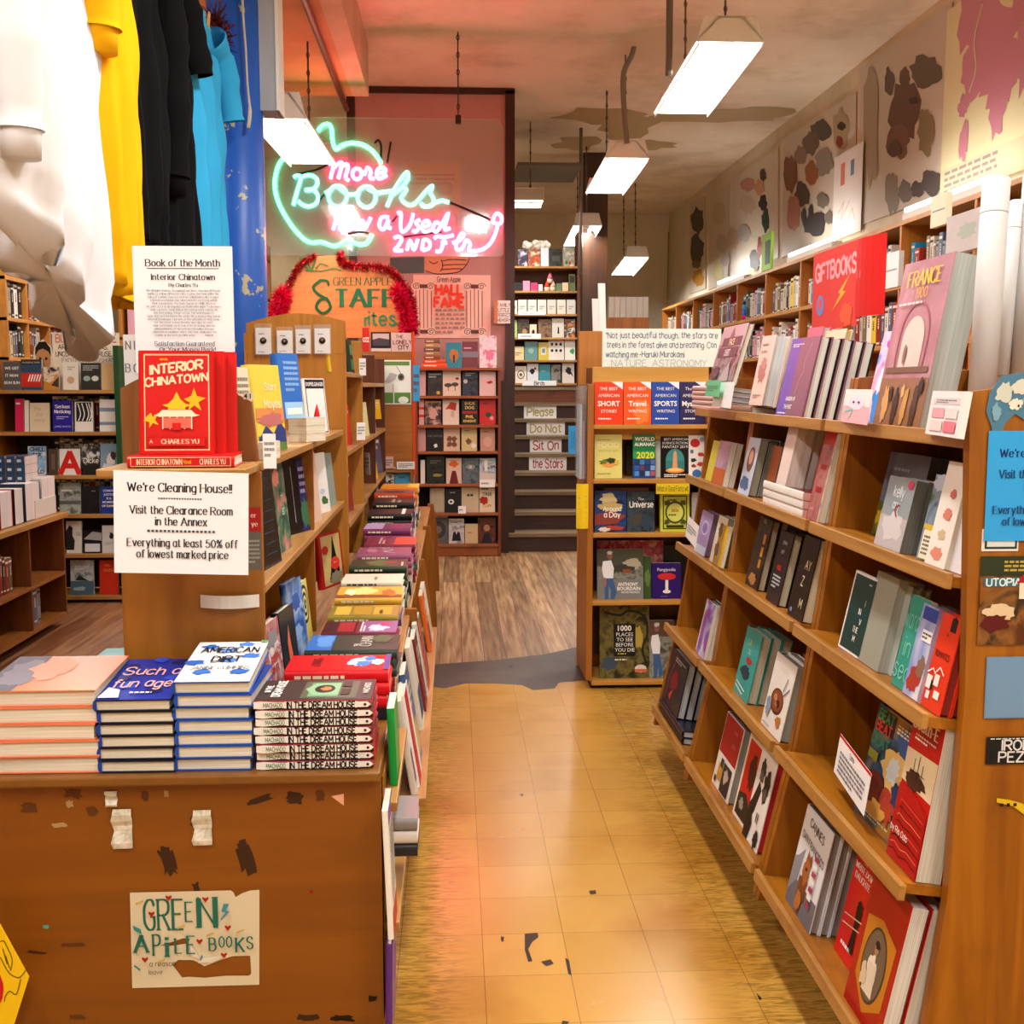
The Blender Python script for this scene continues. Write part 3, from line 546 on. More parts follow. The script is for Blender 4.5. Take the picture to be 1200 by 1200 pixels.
# --- table and ledge on the other side of the aisle
TZ = .68; YT = 2.25; XA = -.152
o = thing('display_table', 'orange brown wooden display table with a torn poster on its front panel', 'table', (-.65, YT, 0))
mb = MB(); mb.box((-.62, 0, .125), (.498, .02, TZ-.02), wood('#7a4204', '#8a4d07', 0, .42, '#5a2c08', .5, .35))
def fp(x, y): q = P(x, y, YT); return (q.x+.65, -.0006, q.z)
stain = mat('#3a1f0c', .6); stain2 = mat('#5c3210', .6)
rs = random.Random(5)
for x, y, w, h, ang, mt in ((288, 1003, 12, 28, .25, stain), (197, 1010, 11, 24, .3, stain), (33, 947, 13, 9, .1, stain2), (85, 930, 16, 7, -.1, stain2), (108, 950, 9, 8, .3, stain2), (82, 942, 6, 6, 0, '#a9895e'), (70, 967, 11, 4, .1, '#a9895e'), (305, 937, 20, 5, .35, stain), (345, 935, 14, 9, -.2, stain), (375, 932, 7, 8, 0, stain2),
        (170, 932, 6, 9, 0, stain2), (228, 962, 8, 9, 0, stain), (195, 930, 4, 5, 0, '#a9895e'), (54, 1086, 5, 3, 0, '#4f9a86'), (42, 1116, 15, 2, -.1, stain), (86, 1107, 22, 3, .03, stain2), (365, 1045, 3, 3, 0, '#8c1a10'), (360, 1192, 18, 5, 0, stain), (402, 1193, 18, 5, 0, '#120a05'), (437, 1170, 8, 5, 0, '#120a05'), (90, 1192, 14, 4, 0, stain2), (230, 1040, 6, 8, .2, stain)):
    n = 19; q = [rs.uniform(.62, 1.1) for _ in range(n)]; sq = lambda v: math.copysign(abs(v)**.45, v)
    mb.poly([fp(x+(w*sq(math.cos(a_))*math.cos(ang)+h*sq(math.sin(a_))*math.sin(ang))*q[k]*.8, y+(-w*sq(math.cos(a_))*math.sin(ang)+h*sq(math.sin(a_))*math.cos(ang))*q[k]*.8) for k, a_ in enumerate([2*math.pi*k/n for k in range(n)])], mt)
mb.poly([fp(388, 933), fp(403, 930), fp(403, 944)], '#e8a98c')
mb.build('front_panel', o)
mb = MB(); mb.box((-.62, -.022, TZ-.02), (.498, .56, TZ), wood('#6c4210', '#86561c', 0, .4, '#5a3210')); mb.build('table_top', o, bevel=.004)
mb = MB(); mb.box((.478, .02, .125), (.498, .55, TZ-.02), WD); mb.build('side_panel', o)
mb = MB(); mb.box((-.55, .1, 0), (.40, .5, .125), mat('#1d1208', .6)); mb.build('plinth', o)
o = thing('book_ledge', 'long low wooden ledge along the aisle carrying the flat piles of books', 'ledge', (-.43, 2.815, 0))
mb = MB(); mb.box((0, 0, TZ-.02), (.278, 4.5, TZ), LIP); mb.build('ledge_top', o, bevel=.003)
mb = MB(); mb.box((.24, 0, .12), (.262, 4.5, TZ-.02), WD); mb.build('front_panel', o)
for y in (1.0, 2.1, 3.3, 4.47):
    mb = MB(); mb.prism([(.262, y, .13), (.335, y, .13), (.325, y, .5), (.30, y, TZ+.02), (.262, y, TZ+.02)], (0, .025, 0), WD); mb.build('bracket_panel', o, bevel=.002)
o = thing('side_rack', 'narrow slanted wooden shelf below the table edge holding books that face the aisle', 'rack', (-.151, 2.275, 0))
for z, d, y0, y1 in ((.60, .03, 0, .52), (.34, .032, 0, .52), (.41, .075, .53, 2.6)):
    mb = MB(); mb.box((0.002, y0, z-.02), (d, y1, z), LIP); mb.build('shelf', o, bevel=.002)
mb = MB(); mb.box((.0005, .0, .128), (.003, .52, .655), WDY); mb.build('back_panel', o)
WG = wood('#a5671c', '#bf8030', 2, .4, '#7c4a14')  # lighter wood: the strong light on the upper cases is put into its colour
def case(name, label, X0, X1, Y0, Y1, zs, ztop, panel=WG, shelfm=LIP, inner=None, z0=TZ, mid=()):
    """open case facing the aisle (+X)"""
    o = thing(name, label, 'bookcase', (X1, Y0, z0), group='bookcases above the ledge'); d = X0-X1; H = ztop-z0
    for y in (0, Y1-Y0-.022) + tuple(mid): mb = MB(); mb.box((d, y, 0), (0, y+.022, H), panel); mb.build('end_panel', o, bevel=.003)
    for z in zs: mb = MB(); mb.box((d, .022, z-z0-.02), (.004, Y1-Y0-.022, z-z0), shelfm); mb.build('shelf', o, bevel=.002)
    mb = MB(); mb.box((d-.01, 0, 0), (d, Y1-Y0, H), inner or panel); mb.build('back_panel', o)
    return o
XB = -.43
o = thing('end_case', 'tall worn plywood bookcase end with notices and red novels on its ledge', 'bookcase', (XB, 2.55, TZ), group='bookcases above the ledge')
PNL = wood('#8c540f', '#a4681a', 2, .42, '#6b370c', .5, .4)
mb = MB(); mb.box((-.315, 0, 0), (0, .022, .585), PNL); mb.build('end_panel', o, bevel=.003)
mb = MB(); mb.box((-.315, -.15, .585), (-.006, .06, .603), LIPX); mb.build('display_ledge', o, bevel=.003)
mb = MB(); n = 10; mb.prism([(-.315, .05, .6)] + [(-.315+.29*k/n, .05, .6+.17+.05*math.sin(math.pi*k/n)+(-.03 if k > 8 else 0)) for k in range(n+1)] + [(-.012, .05, .6)], (0, .018, 0), wood('#7a4616', '#97602a', 2, .45, '#45240c', 1, .7)); mb.build('arched_board', o)
for z in (1.285, 1.005):
    mb = MB(); mb.box((-.25, .03, z-TZ-.02), (.0, 1.93, z-TZ), LIP); mb.build('shelf', o, bevel=.002)
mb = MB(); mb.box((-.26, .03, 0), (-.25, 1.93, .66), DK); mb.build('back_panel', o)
mb = MB(); mb.box((-.25, 1.02, 0), (-.01, 1.04, .585), WD); mb.build('divider', o)
o = case('bookcase', 'plywood bookcase above the ledge whose end carries four carded pins', -.80, XB+.012, 4.50, 5.30, (1.51, 1.2, .91), 1.66, WG)
mb = MB(); n = 10; mb.prism([(-.382, -.0015, .9)] + [(-.382+.382*k/n, -.0015, 1.0+.055*math.sin(math.pi*(.1+.75*k/n))) for k in range(n+1)] + [(0, -.0015, .9)], (0, .022, 0), WG); mb.build('arched_top', o)
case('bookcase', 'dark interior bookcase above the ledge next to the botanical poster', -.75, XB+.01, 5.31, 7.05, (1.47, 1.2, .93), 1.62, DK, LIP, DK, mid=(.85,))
# end cap facing the shop front
a, w, h = facing(428, 412, 485, 640, 7.1); a.z = .02
o = thing('end_case', 'plywood end cap with a botanical poster and a few dark novels below', 'bookcase', (a.x, 7.1, 0))
zt = P(450, 412, 7.1).z; zb = P(450, 547, 7.1).z
mb = MB(); mb.box((0, 0, zb), (w, .02, zt), wood('#9a5a1c', '#b57028', 0, .4)); mb.build('upper_panel', o, bevel=.003)
for x in (0, w-.018): mb = MB(); mb.box((x, .0, .02), (x+.018, .25, zb), WD); mb.build('side_panel', o)
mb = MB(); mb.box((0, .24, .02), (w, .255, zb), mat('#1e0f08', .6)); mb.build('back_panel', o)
for y in (592, 637): z = P(450, y, 7.1).z; mb = MB(); mb.box((.018, 0, z-.018), (w-.018, .24, z), LIPX); mb.build('shelf', o)
mb = MB(); mb.box((w, -.004, .9), (w+.016, .02, zt+.12), mat('#d8420f', .5)); mb.build('red_trim', o)
# ================================================================== books on the slanted racks
def Yat(x, X, z):
    a = (x-600)/FOC; dz = z-CAMZ
    return (X*cs - a*(X*sn*cp - dz*sp))/(a*cs*cp + sn)
RY = ((1.97, 2.80), (2.805, 3.70), (3.705, 4.33))
RN = ('near rack', 'middle rack', 'far rack')
SN = ('top shelf', 'second shelf', 'third shelf', 'fourth shelf', 'bottom shelf')
def rstack(r, s, xl, xr, h, t, n, col, look, art=None, off=.02, lean=12, hard=True, page='page', lift=0, w=None, jit=.004, **kw):
    """n copies facing the aisle; the front cover's foot runs from pixel xl (spine) to xr on the shelf"""
    z = SZ[s]; X = XF(z) + off; zz = z - off*math.tan(TILT) + lift + .0015; Y0 = Yat(xl, X, zz); w = w or max(Y0 - Yat(xr, X, zz), .09); lo_, hi_ = RY[r]; Y0 = min(Y0, hi_-.03); Y0 = max(Y0, lo_+.034+w); w = min(w, hi_-lo_-.07) if Y0 > hi_-.03 else w; Y0 = min(Y0, hi_-.03)
    rr = random.Random(int(xl*7+s*31)); T = t/math.cos(math.radians(lean)-TILT) + .0012
    for k in range(n):
        o = Vector((X + k*T*math.cos(TILT), Y0 + (rr.uniform(-jit, jit) if k else 0), zz - k*T*math.sin(TILT)))
        where = '%s %s' % (RN[r], SN[s])
        lb = ('%s, %s' % (look, where)) if k == 0 else 'copy behind the %s' % look
        book(standing(o, -90, lean), w, h, t, col, lb, art if k == 0 else None, None, hard, 'copies of the ' + look if n > 1 else None, page=page, mass=k > 2, **kw)
def rflat(r, s, xl, xr, d, t, n, col, look, off=.01, hard=True, page='page', spine=None, lift=0, **kw):
    """n books lying on the shelf with their spines to the aisle"""
    z = SZ[s]; X = XF(z)+off; Y0 = Yat(xl, X, z); Y1 = Yat(xr, X, z)
    for k in range(n):
        zz = z - off*math.tan(TILT) + k*(t+.0008) + .0015 + lift
        M = Matrix.Translation((X, Y0, zz)) @ Matrix.Rotation(TILT, 4, 'Y') @ frame((0, 0, 0), (1, 0, 0), (0, 0, -1), (0, 1, 0)) @ Matrix.Translation((.0, -t, -(Y0-Y1)))
        lb = '%s lying flat on the %s %s' % (look, RN[r], SN[s])
        book(M, d, Y0-Y1, t, col, lb if n == 1 else lb + ', %s up' % ORD[k], None, spine, hard, ('flat ' + look) if n > 1 else None, page=page, **kw)
def photo(a, b, c, s=14): return noisy(a, b, c, s)
# ---- near rack
rstack(0, 0, 997, 1021, .30, .02, 1, noisy('#4a2a14', '#8a5a34', '#c29a70', 40), 'brown crowd-picture hardback', [('t', 'GAME', .66, .32, .07, 'white')], off=.13, lift=.02, w=.26)
rstack(0, 0, 1006, 1030, .235, .014, 1, noisy('#3f86d8', '#f2c8e0', '#e0409a', 9), 'blue pink and white splashed paperback', [('b', .5, .25, .35, .2, '#3b8ee0'), ('b', .6, .85, .3, .13, '#e63aa6'), ('b', .45, .5, .22, .16, '#f7e8f2'), ('b', .7, .35, .15, .1, '#8acb3a')], off=.07, hard=False)
rstack(0, 0, 1022, 1076, .385, .066, 1, noisy('#b08088', '#a06a74', '#c09298', 4), 'large pink and brown cover with a pale arch', [('r', 0, 0, 1, .30, '#8f6546'), ('r', .29, .36, .73, .52, '#dcc6ba'), ('e', .51, .52, .22, .145, '#dcc6ba'), ('l', [.22, .36, .22, .58, .32, .7, .5, .74, .68, .7, .8, .58, .8, .36], .014, '#a85a68', 1), ('r', .06, .33, .94, .365, '#6e5038'),
   ('b', .2, .14, .07, .12, '#cf9f5e'), ('b', .42, .12, .06, .12, '#3a281c'), ('b', .62, .13, .06, .12, '#c2934f'), ('b', .82, .12, .06, .13, '#4a3424'), ('b', .3, .2, .04, .05, '#2a1c14'), ('b', .55, .22, .035, .04, '#d8b070'), ('b', .9, .25, .05, .05, '#2c2018'), ('e', .42, .44, .03, .06, '#8a6a58'),
   ('s', 'FRANCE', .52, .89, .085, '#f3c52a', 'serif', 1.1), ('s', '1900', .52, .80, .06, '#f0b428', 'hand', .8), ('i', .1, .73, .9, .755, 1, '#e9d9d2')], off=.055, page='#b9c0b8', lean=10, hard=False)
rstack(0, 0, 1075, 1092, .37, .03, 1, '#d9d0b8', 'cream board folder behind the large pink cover', off=.10, lean=10, page='#e2dccb')
rstack(0, 1, 1021, 1066, .205, .028, 3, noisy('#4d5870', '#6d7890', '#3a4258', 5), 'slate blue paperback with green and yellow fields', [('p', [0, 0, 1, 0, 1, .2, .6, .3, 0, .42], '#56612a'), ('b', .15, .22, .14, .1, '#c9b41a'), ('b', .2, .1, .15, .06, '#8f8a1e'), ('i', .2, .78, .85, .84, 1, '#a9b4c8'), ('i', .2, .68, .7, .74, 1, '#a9b4c8')], off=.11, page='#6f7068', hard=False)
rstack(0, 1, 1024, 1054, .155, .024, 4, '#8f9a9e', 'grey paperback with pale letters and a red heart', [('r', 0, 0, 1, .45, '#b8b3b2'), ('b', .5, .3, .4, .2, '#cfcac8'), ('s', 'kelly', .5, .8, .15, '#dfe6e8', 'hand', 1.1), ('s', 'any', .5, .62, .12, '#dfe6e8', 'hand', 1.0), ('e', .85, .92, .1, .06, '#c8355a'), ('l', [.62, .62, .5, .56, .6, .46], .03, '#a02a34', 1)], page='#77786f', hard=False)
rstack(0, 1, 1073, 1091, .175, .016, 1, photo('#3f5f2c', '#7d93a8', '#20351c', 12), 'green mountain paperback with a cream label', [('r', .1, .02, .95, .36, 'cream'), ('i', .18, .06, .86, .30, 5, '#555550'), ('r', .05, .36, .95, .42, '#d8b52a'), ('b', .5, .9, .5, .1, '#b8c4d4')], off=.03, hard=False)
rstack(0, 1, 1083, 1097, .205, .012, 1, '#ece6da', 'slim white book with small red figures', [('b', .5, .12, .3, .06, '#d98a70'), ('b', .5, .3, .2, .05, '#c9b48a'), ('b', .55, .5, .2, .06, '#d07a68'), ('b', .6, .7, .16, .04, '#c86a5a')], hard=False)
rstack(0, 1, 1093, 1112, .195, .034, 1, '#d3d0d6', 'thick pale grey book', off=.035, page='#c9c6cc', hard=False)
rstack(0, 1, 1107, 1128, .175, .03, 1, '#e4e2e6', 'white board book next to the end panel', off=.03, page='#dcd9dd', hard=False)
rstack(0, 2, 982, 1006, .185, .012, 1, '#f0ede4', 'white edged dark green cover with serif words', [('r', .06, .03, 1, .97, '#0f3a36'), ('s', 'I', .75, .66, .07, 'white', 'serif', 1), ('s', 'IN', .6, .54, .07, 'white', 'serif', 1), ('s', 'V', .72, .42, .07, 'white', 'serif', 1), ('s', 'THE', .6, .31, .07, 'white', 'serif', 1), ('s', 'M', .62, .2, .07, 'white', 'serif', 1), ('i', .75, .88, .95, .92, 1, 'silver')], off=.03, hard=True)
rstack(0, 2, 1004, 1028, .205, .055, 1, '#9a9c8c', 'thick grey book with lined page edges', off=.03, page='#b0b2a4', hard=False)
rstack(0, 2, 1026, 1044, .195, .02, 2, '#a9b7ae', 'pale sage book in the close-packed row', off=.05, page='#b9c0b4')
rstack(0, 2, 1044, 1058, .19, .014, 1, '#2f9a86', 'teal paperback with faint pale script', [('s', 'words', .4, .75, .2, '#7fd0bc', 'hand', .7, .9), ('s', 'in', .4, .45, .2, '#7fd0bc', 'hand', .7), ('s', 'sea', .4, .2, .2, '#7fd0bc', 'hand', .7)], off=.025, hard=False)
rstack(0, 2, 1057, 1077, .185, .026, 2, noisy('#e6e2ea', '#8a9ad0', '#d8d4e4', 7), 'white and blue paperback with red and brown figures', [('r', .1, .84, .8, .98, '#2f46a0'), ('b', .4, .2, .3, .16, '#b0392c'), ('b', .6, .34, .2, .12, '#8a6a50'), ('r', .3, .62, .8, .74, 'white'), ('i', .34, .64, .76, .72, 2, 'charcoal')], off=.02, page='#a898a4', hard=False)
rstack(0, 2, 1078, 1104, .185, .022, 4, '#e23a1c', 'vermilion hardback with tumbling white shapes', [('p', [.62, .84, .86, .84, .86, .97, .74, 1, .62, .97], '#1a1210'), ('s', 'ROMANTICS', .58, .58, .06, '#1f0f0c', 'hand', 1, .6), ('r', .2, .2, .42, .34, 'white'), ('r', .5, .26, .7, .38, 'white'), ('r', .3, .1, .45, .18, 'white'), ('r', .62, .14, .85, .22, 'white'), ('r', .42, .2, .5, .3, '#1f0f0c'), ('l', [.2, .36, .4, .42, .5, .38, .66, .46, .86, .4], .016, 'white'), ('t', '4', .62, .8, .05, 'black')], page='#8a2018')
rstack(0, 3, 1001, 1049, .245, .03, 1, noisy('#1d2a20', '#385a78', '#b0802a', 11), 'dark painted cover with angels and block letters', [('r', .02, .78, .44, .98, '#3a1410'), ('s', 'BEAT', .22, .92, .09, '#30a058', 'hand', 1.3, .42), ('s', 'BEAT', .22, .82, .09, '#d0402a', 'hand', 1.3, .42), ('s', 'DEAT', .22, .70, .1, '#2f9458', 'hand', 1.3, .42), ('b', .62, .55, .28, .2, '#e8c470'), ('b', .6, .56, .14, .12, '#d8e4e8'), ('b', .75, .82, .2, .1, '#3a5a98'), ('b', .3, .3, .2, .18, '#6a2a1c'), ('b', .65, .25, .2, .14, '#b0402c'), ('b', .45, .15, .2, .08, '#d6a44a'), ('b', .8, .4, .12, .1, '#2a3f68'), ('i', .52, .86, .95, .95, 3, '#e8dcb0'), ('r', .04, .52, .26, .6, '#9a9a2c'), ('i', .2, .04, .8, .1, 2, '#d0c8a8')], off=.05, page='#8a5a2a')
rstack(0, 3, 1056, 1091, .30, .05, 1, '#c41a12', 'sailing ship cover on a blood red sea', [('p', [0, .52, 1, .5, 1, .76, 0, .74], '#e8d6ae'), ('b', .45, .56, .32, .06, '#4a2a1c'), ('l', [.32, .56, .32, .7], .008, '#3a1c14'), ('l', [.46, .56, .46, .73], .008, '#3a1c14'), ('l', [.6, .56, .6, .69], .008, '#3a1c14'), ('l', [.22, .62, .7, .62], .005, '#3a1c14'), ('p', [0, 0, 1, 0, 1, .42, .7, .46, .4, .50, 0, .49], '#b4100e')] + [('l', [.04+.02*k, .05+.048*k, .2, .07+.048*k, .4, .045+.05*k, .62, .07+.045*k, .96, .05+.045*k], .007, c) for k, c in enumerate(('#2a0606', '#e87a5a', '#2a0606', '#e05a48', '#3a0808', '#e87a5a', '#2a0606', '#d84a3a'))] + [('s', 'South-E', .52, .93, .075, 'white', 'serif', 1.4), ('i', .25, .82, .9, .87, 2, 'white'), ('s', 'by Rio Ozla', .32, .2, .04, 'white', 'hand', 1)], off=.03, hard=False, page='#cfcabb', lean=9)
rstack(0, 4, 920, 948, .245, .022, 7, '#dfe4ea', 'pale cover with a terrier on a street corner', [('r', 0, 0, 1, .28, '#6a6a72'), ('p', [0, .1, .25, .3, .3, .62, .12, .5, 0, .46], '#8b8d96'), ('s', 'CANINES', .52, .89, .075, 'black', 'hand', .9, .62, .3, -.1), ('t', 'OF', .48, .81, .025, 'black'), ('s', 'SAN FRANCISCO', .52, .73, .065, 'black', 'hand', .9, .86, .4, -.12), ('b', .46, .24, .15, .2, '#7c4420'), ('b', .49, .46, .12, .14, '#a8602c'), ('p', [.42, .56, .44, .66, .5, .57], '#8a4a20'), ('p', [.52, .57, .58, .65, .6, .54], '#8a4a20'), ('e', .49, .47, .03, .018, '#201008'), ('b', .44, .14, .1, .1, '#b87038')] + [('r', .70, .18+.075*k, .84, .23+.075*k, c) for k, c in enumerate(('#a03050', 'white', '#a03050', 'white', '#b04060', 'white', '#a03050'))], off=.022, page='#8f8a84')
rstack(0, 4, 977, 1004, .26, .024, 3, '#d81512', 'bright red hardback with a dark standing figure', [('s', 'THE', .4, .87, .03, 'white', 'serif', 1), ('s', 'WRITE DOWN', .45, .8, .05, 'white', 'serif', 1.1), ('s', 'DAUGHTERS', .5, .72, .05, 'white', 'serif', 1.1), ('b', .55, .52, .1, .05, '#2a0c0a'), ('p', [.45, .5, .66, .5, .62, .3, .66, .12, .44, .12, .5, .3], '#240a0a'), ('l', [.1, .36, .9, .44], .012, '#f0c8b8'), ('l', [.1, .28, .9, .36], .012, '#f0c8b8'), ('i', .2, .1, .8, .16, 1, 'white')], page='#9a9088', off=.062)
rstack(0, 4, 992, 1031, .285, .038, 2, '#a8130c', 'dark red hardback with an oval portrait in an ochre frame', [('p', [.5, .74, .92, .66, .9, .2, .5, .06, .14, .24, .12, .68], '#c07a1e'), ('e', .51, .41, .3, .27, '#4a3a2c'), ('e', .51, .41, .27, .25, '#6d5c48'), ('b', .5, .34, .14, .15, '#e8decb'), ('p', [.36, .2, .64, .2, .6, .42, .42, .42], '#ded2bc'), ('e', .52, .53, .05, .045, '#a8805c'), ('b', .52, .565, .06, .03, '#22160e'), ('b', .35, .3, .08, .08, '#d8c4a0')], off=.010, page='#dedad0', back='maroon')
rstack(0, 4, 1020, 1050, .25, .03, 2, '#7a3a22', 'brown cased book behind the oval portrait', off=.15, page='#8a6a50')
# ---- middle rack
rstack(1, 0, 862, 884, .235, .02, 1, '#d8c49a', 'tan boxed book behind the front row', off=.17, lift=.05, w=.34, page='#c9b080')
rflat(1, 0, 852, 880, .16, .026, 1, '#8f6a52', 'brown spined hardback below the grey blocks', page='#cfd2cf')
rstack(1, 0, 855, 868, .225, .042, 3, '#e8cdbd', 'peach hardback with a faded red portrait', [('b', .5, .48, .3, .16, '#b4776e'), ('b', .5, .6, .2, .08, '#c48a80'), ('i', .15, .84, .85, .9, 1, '#b08a80'), ('i', .15, .74, .85, .8, 1, '#b08a80'), ('i', .2, .1, .8, .16, 2, '#a87a70')], off=.02, lift=.03, page='#d6dade', hard=True, lean=11)
rstack(1, 0, 883, 902, .30, .024, 3, '#d04a5c', 'rose red book standing up behind the pale blocks', off=.15, page='#c9ccca', w=.15)
rstack(1, 0, 908, 939, .235, .03, 5, '#86586a', 'purple and plum hardback with white title lettering', [('r', 0, 0, .38, 1, '#6a4cae'), ('r', .38, 0, 1, 1, '#84566a'), ('l', [.55, .3, .62, .5, .7, .58, .66, .7, .78, .92], .01, '#c9a0a8', 1), ('T', 'GARDEN OF', .45, .24, .05, 'white', .6), ('T', 'THE WEST', .42, .14, .05, 'white', .5), ('i', .12, .88, .5, .93, 2, 'white'), ('i', .1, .04, .6, .07, 1, 'white')], off=.02, page='#e8eae4', back='black', spinecol='black', board=.005)
rstack(1, 1, 864, 876, .185, .03, 3, '#c9d6e6', 'pale blue hardback with an oval portrait', [('e', .55, .62, .3, .22, '#7a4a3c'), ('e', .55, .66, .18, .13, '#d2a284'), ('b', .5, .2, .4, .12, '#4a6a9a')], page='#8f8d78', back='#1c2230')
rstack(1, 1, 893, 902, .17, .02, 1, '#c2683a', 'rust orange paperback between the grey and pink rows', off=.06, page='#8a8468', hard=False)
rflat(1, 1, 894, 940, .13, .022, 3, '#5c1218', 'white backed maroon paperback', page='#dab4a8', hard=False, spinecol='#e9e4da')
rstack(1, 1, 909, 920, .175, .024, 6, '#e4cfc6', 'pinkish paperback of the long row', off=.015, lift=.068, page='#e8d4c8', hard=False, spinecol='#8a4a42')
rstack(1, 1, 944, 956, .245, .016, 1, '#cf1016', 'scarlet slim book leaning in front of the pink row', [('r', .3, .3, .8, .36, '#a00a10'), ('r', .3, .55, .8, .6, '#a00a10'), ('i', .2, .1, .8, .14, 1, '#e8a0a0')], hard=False)
rstack(1, 1, 955, 968, .20, .02, 2, noisy('#b09a98', '#d8c8b8', '#7a6a70', 12), 'grey and cream paperback beside the scarlet book', off=.02, hard=False)
rstack(1, 2, 873, 887, .215, .024, 2, noisy('#1c1512', '#33261c', '#120e0c', 12), 'black cover with amber window panels', [('r', .62, .3, .8, .42, '#b0761c'), ('r', .62, .46, .8, .6, '#c08420'), ('r', .62, .64, .8, .78, '#b47a1c'), ('b', .5, .12, .3, .08, '#a8743c'), ('s', 'RISE', .5, .95, .05, '#d9cfae', 'hand', 1)], off=.03, page='#b9a98a')
rstack(1, 2, 897, 911, .205, .026, 4, '#1b1a1c', 'black hardback with a grey and red spine title', [('T', 'JOHN', .5, .85, .05, 'silver'), ('T', 'BOY', .5, .72, .05, 'silver'), ('T', 'RED', .5, .5, .07, 'red'), ('i', .2, .2, .8, .4, 4, 'silver')], page='#cfc4a4', back='black')
rstack(1, 2, 905, 920, .22, .026, 4, '#2a2622', 'dark book of the rear row', off=.16, page='#4a463c', w=.17)
rstack(1, 2, 938, 956, .22, .03, 1, '#17130f', 'black cover with large cream letters', [('s', 'AY', .62, .66, .11, '#d8c8a0', 'hand', 1), ('s', 'Z', .5, .46, .11, '#d8c8a0', 'hand', 1), ('s', 'M', .7, .2, .11, '#d8c8a0', 'hand', 1), ('e', .2, .08, .08, .03, '#6a7ab0')], page='#e0d2b0')
rstack(1, 3, 859, 875, .205, .03, 3, '#2f9f97', 'turquoise hardback with a red bird', [('e', .55, .55, .2, .05, '#b0302c'), ('b', .45, .38, .28, .1, '#1c3a48'), ('s', 'LAI', .4, .8, .09, '#c9c05a', 'hand', 1), ('s', 'DO', .5, .68, .07, '#d8e0d0', 'hand', .8), ('l', [.1, .18, .7, .12], .02, 'white'), ('l', [.1, .12, .6, .06], .02, 'white')], page='#c4bba0', back='#1d7f78')
rstack(1, 3, 894, 916, .205, .03, 2, '#e9e5dc', 'white cookbook with a bowl of stew', [('e', .5, .42, .3, .17, '#5a2c1c'), ('e', .5, .43, .25, .14, '#8a4a2a'), ('b', .42, .46, .08, .05, '#c08a5a'), ('b', .58, .4, .08, .05, '#3c1c14'), ('b', .5, .38, .06, .03, '#b06a40'), ('b', .75, .2, .12, .08, '#b8702c'), ('l', [.75, .55, .95, .68], .02, '#2f3f78'), ('l', [.7, .6, .8, .78], .02, '#2f3f78'), ('b', .2, .3, .12, .14, '#8a97a8'), ('t', 'SEWING', .55, .86, .06, '#d8d4cc'), ('i', .1, .05, .7, .08, 1, 'grey')], off=.012, page='#8f8e84')
rstack(1, 3, 922, 944, .20, .03, 1, noisy('#14120f', '#8a2a20', '#4a5a44', 16), 'black edged cover with dense red and green blossoms', [('l', [.02, .02, .98, .02], .05, 'black'), ('T', 'E', .12, .7, .1, 'silver')], off=.10)
rstack(1, 4, 834, 852, .235, .035, 2, '#e7e3da', 'crimson and white cover with a man and gold collage', [('r', .02, .46, .98, .99, '#a5141c'), ('t', 'ROGER', .68, .86, .03, '#e0a0a0'), ('T', 'JUSTO', .7, .68, .05, '#d86a6a'), ('r', .45, .02, .9, .4, '#2a2624'), ('b', .66, .26, .12, .1, '#b8a898'), ('r', .2, .12, .42, .34, '#c9962a'), ('r', .28, .3, .42, .42, '#3a3632'), ('r', .1, .06, .2, .14, '#2a2624')], off=.03, page='#9f9a90')
rstack(1, 4, 858, 876, .25, .035, 2, '#eadfc4', 'cream framed red cover with a dark figure', [('r', .1, .05, .9, .95, '#c4120e'), ('b', .55, .62, .22, .22, '#3a0c0a'), ('p', [.1, .05, .9, .05, .9, .2, .5, .36, .1, .3], '#2c2420'), ('b', .35, .2, .12, .07, '#9a9284')], off=.03, page='#b7ae98')
rstack(1, 4, 905, 921, .20, .02, 1, noisy('#6a5a48', '#9a8a70', '#3c3024', 12), 'sepia cover with a bearded head at the rear', [('b', .5, .7, .3, .2, '#4a3828'), ('e', .5, .62, .2, .14, '#9a7c60')], off=.12)
rstack(1, 4, 870, 886, .275, .045, 1, '#eae7e2', 'white cover with two black and white men', [('p', [0, .1, .35, .3, .5, .55, .3, .62, .1, .4, 0, .34], '#181616'), ('b', .35, .74, .16, .12, '#2a2624'), ('b', .72, .62, .17, .17, '#201c1a'), ('e', .35, .68, .11, .06, '#6a605a'), ('e', .73, .55, .11, .07, '#5a4c46'), ('p', [0, 0, .3, 0, .4, .18, .22, .34, 0, .22], '#141212'), ('r', .56, .24, .6, .34, '#181616'), ('r', .66, .24, .7, .34, '#181616'), ('b', .8, .1, .14, .1, '#1c1a1a')], off=.02, page='#c41420')
# ---- far rack
rflat(2, 0, 812, 845, .17, .017, 5, '#d8b8b4', 'pale pink spined book', page='#c9ccc8', off=-.005, back='black')
rstack(2, 0, 829, 856, .225, .02, 1, noisy('#3a3838', '#8a8888', '#1c1a1a', 16), 'grey street photo cover with bold pale capitals', [('p', [0, .7, 1, .62, 1, 1, 0, 1], '#a9a4a6'), ('p', [.3, .66, .48, .98, .66, .64], '#454246'), ('r', .14, .65, .92, .80, '#16181a'), ('T', 'FACE', .53, .725, .11, '#e6e0a8', .74), ('r', .08, .47, .86, .63, '#1e2022'), ('T', 'DEBT', .47, .55, .11, '#d8dadc', .74), ('T', 'HARLEM', .52, .39, .085, '#9c9c9c'), ('p', [.4, .05, .7, .4, .84, .08], '#a8a4a4'), ('b', .2, .2, .2, .12, '#141414')], off=.02, lift=.093, lean=16)
rstack(2, 1, 826, 833, .15, .01, 1, '#d9d04a', 'thin yellow book beside the mauve cover', off=.03, hard=False)
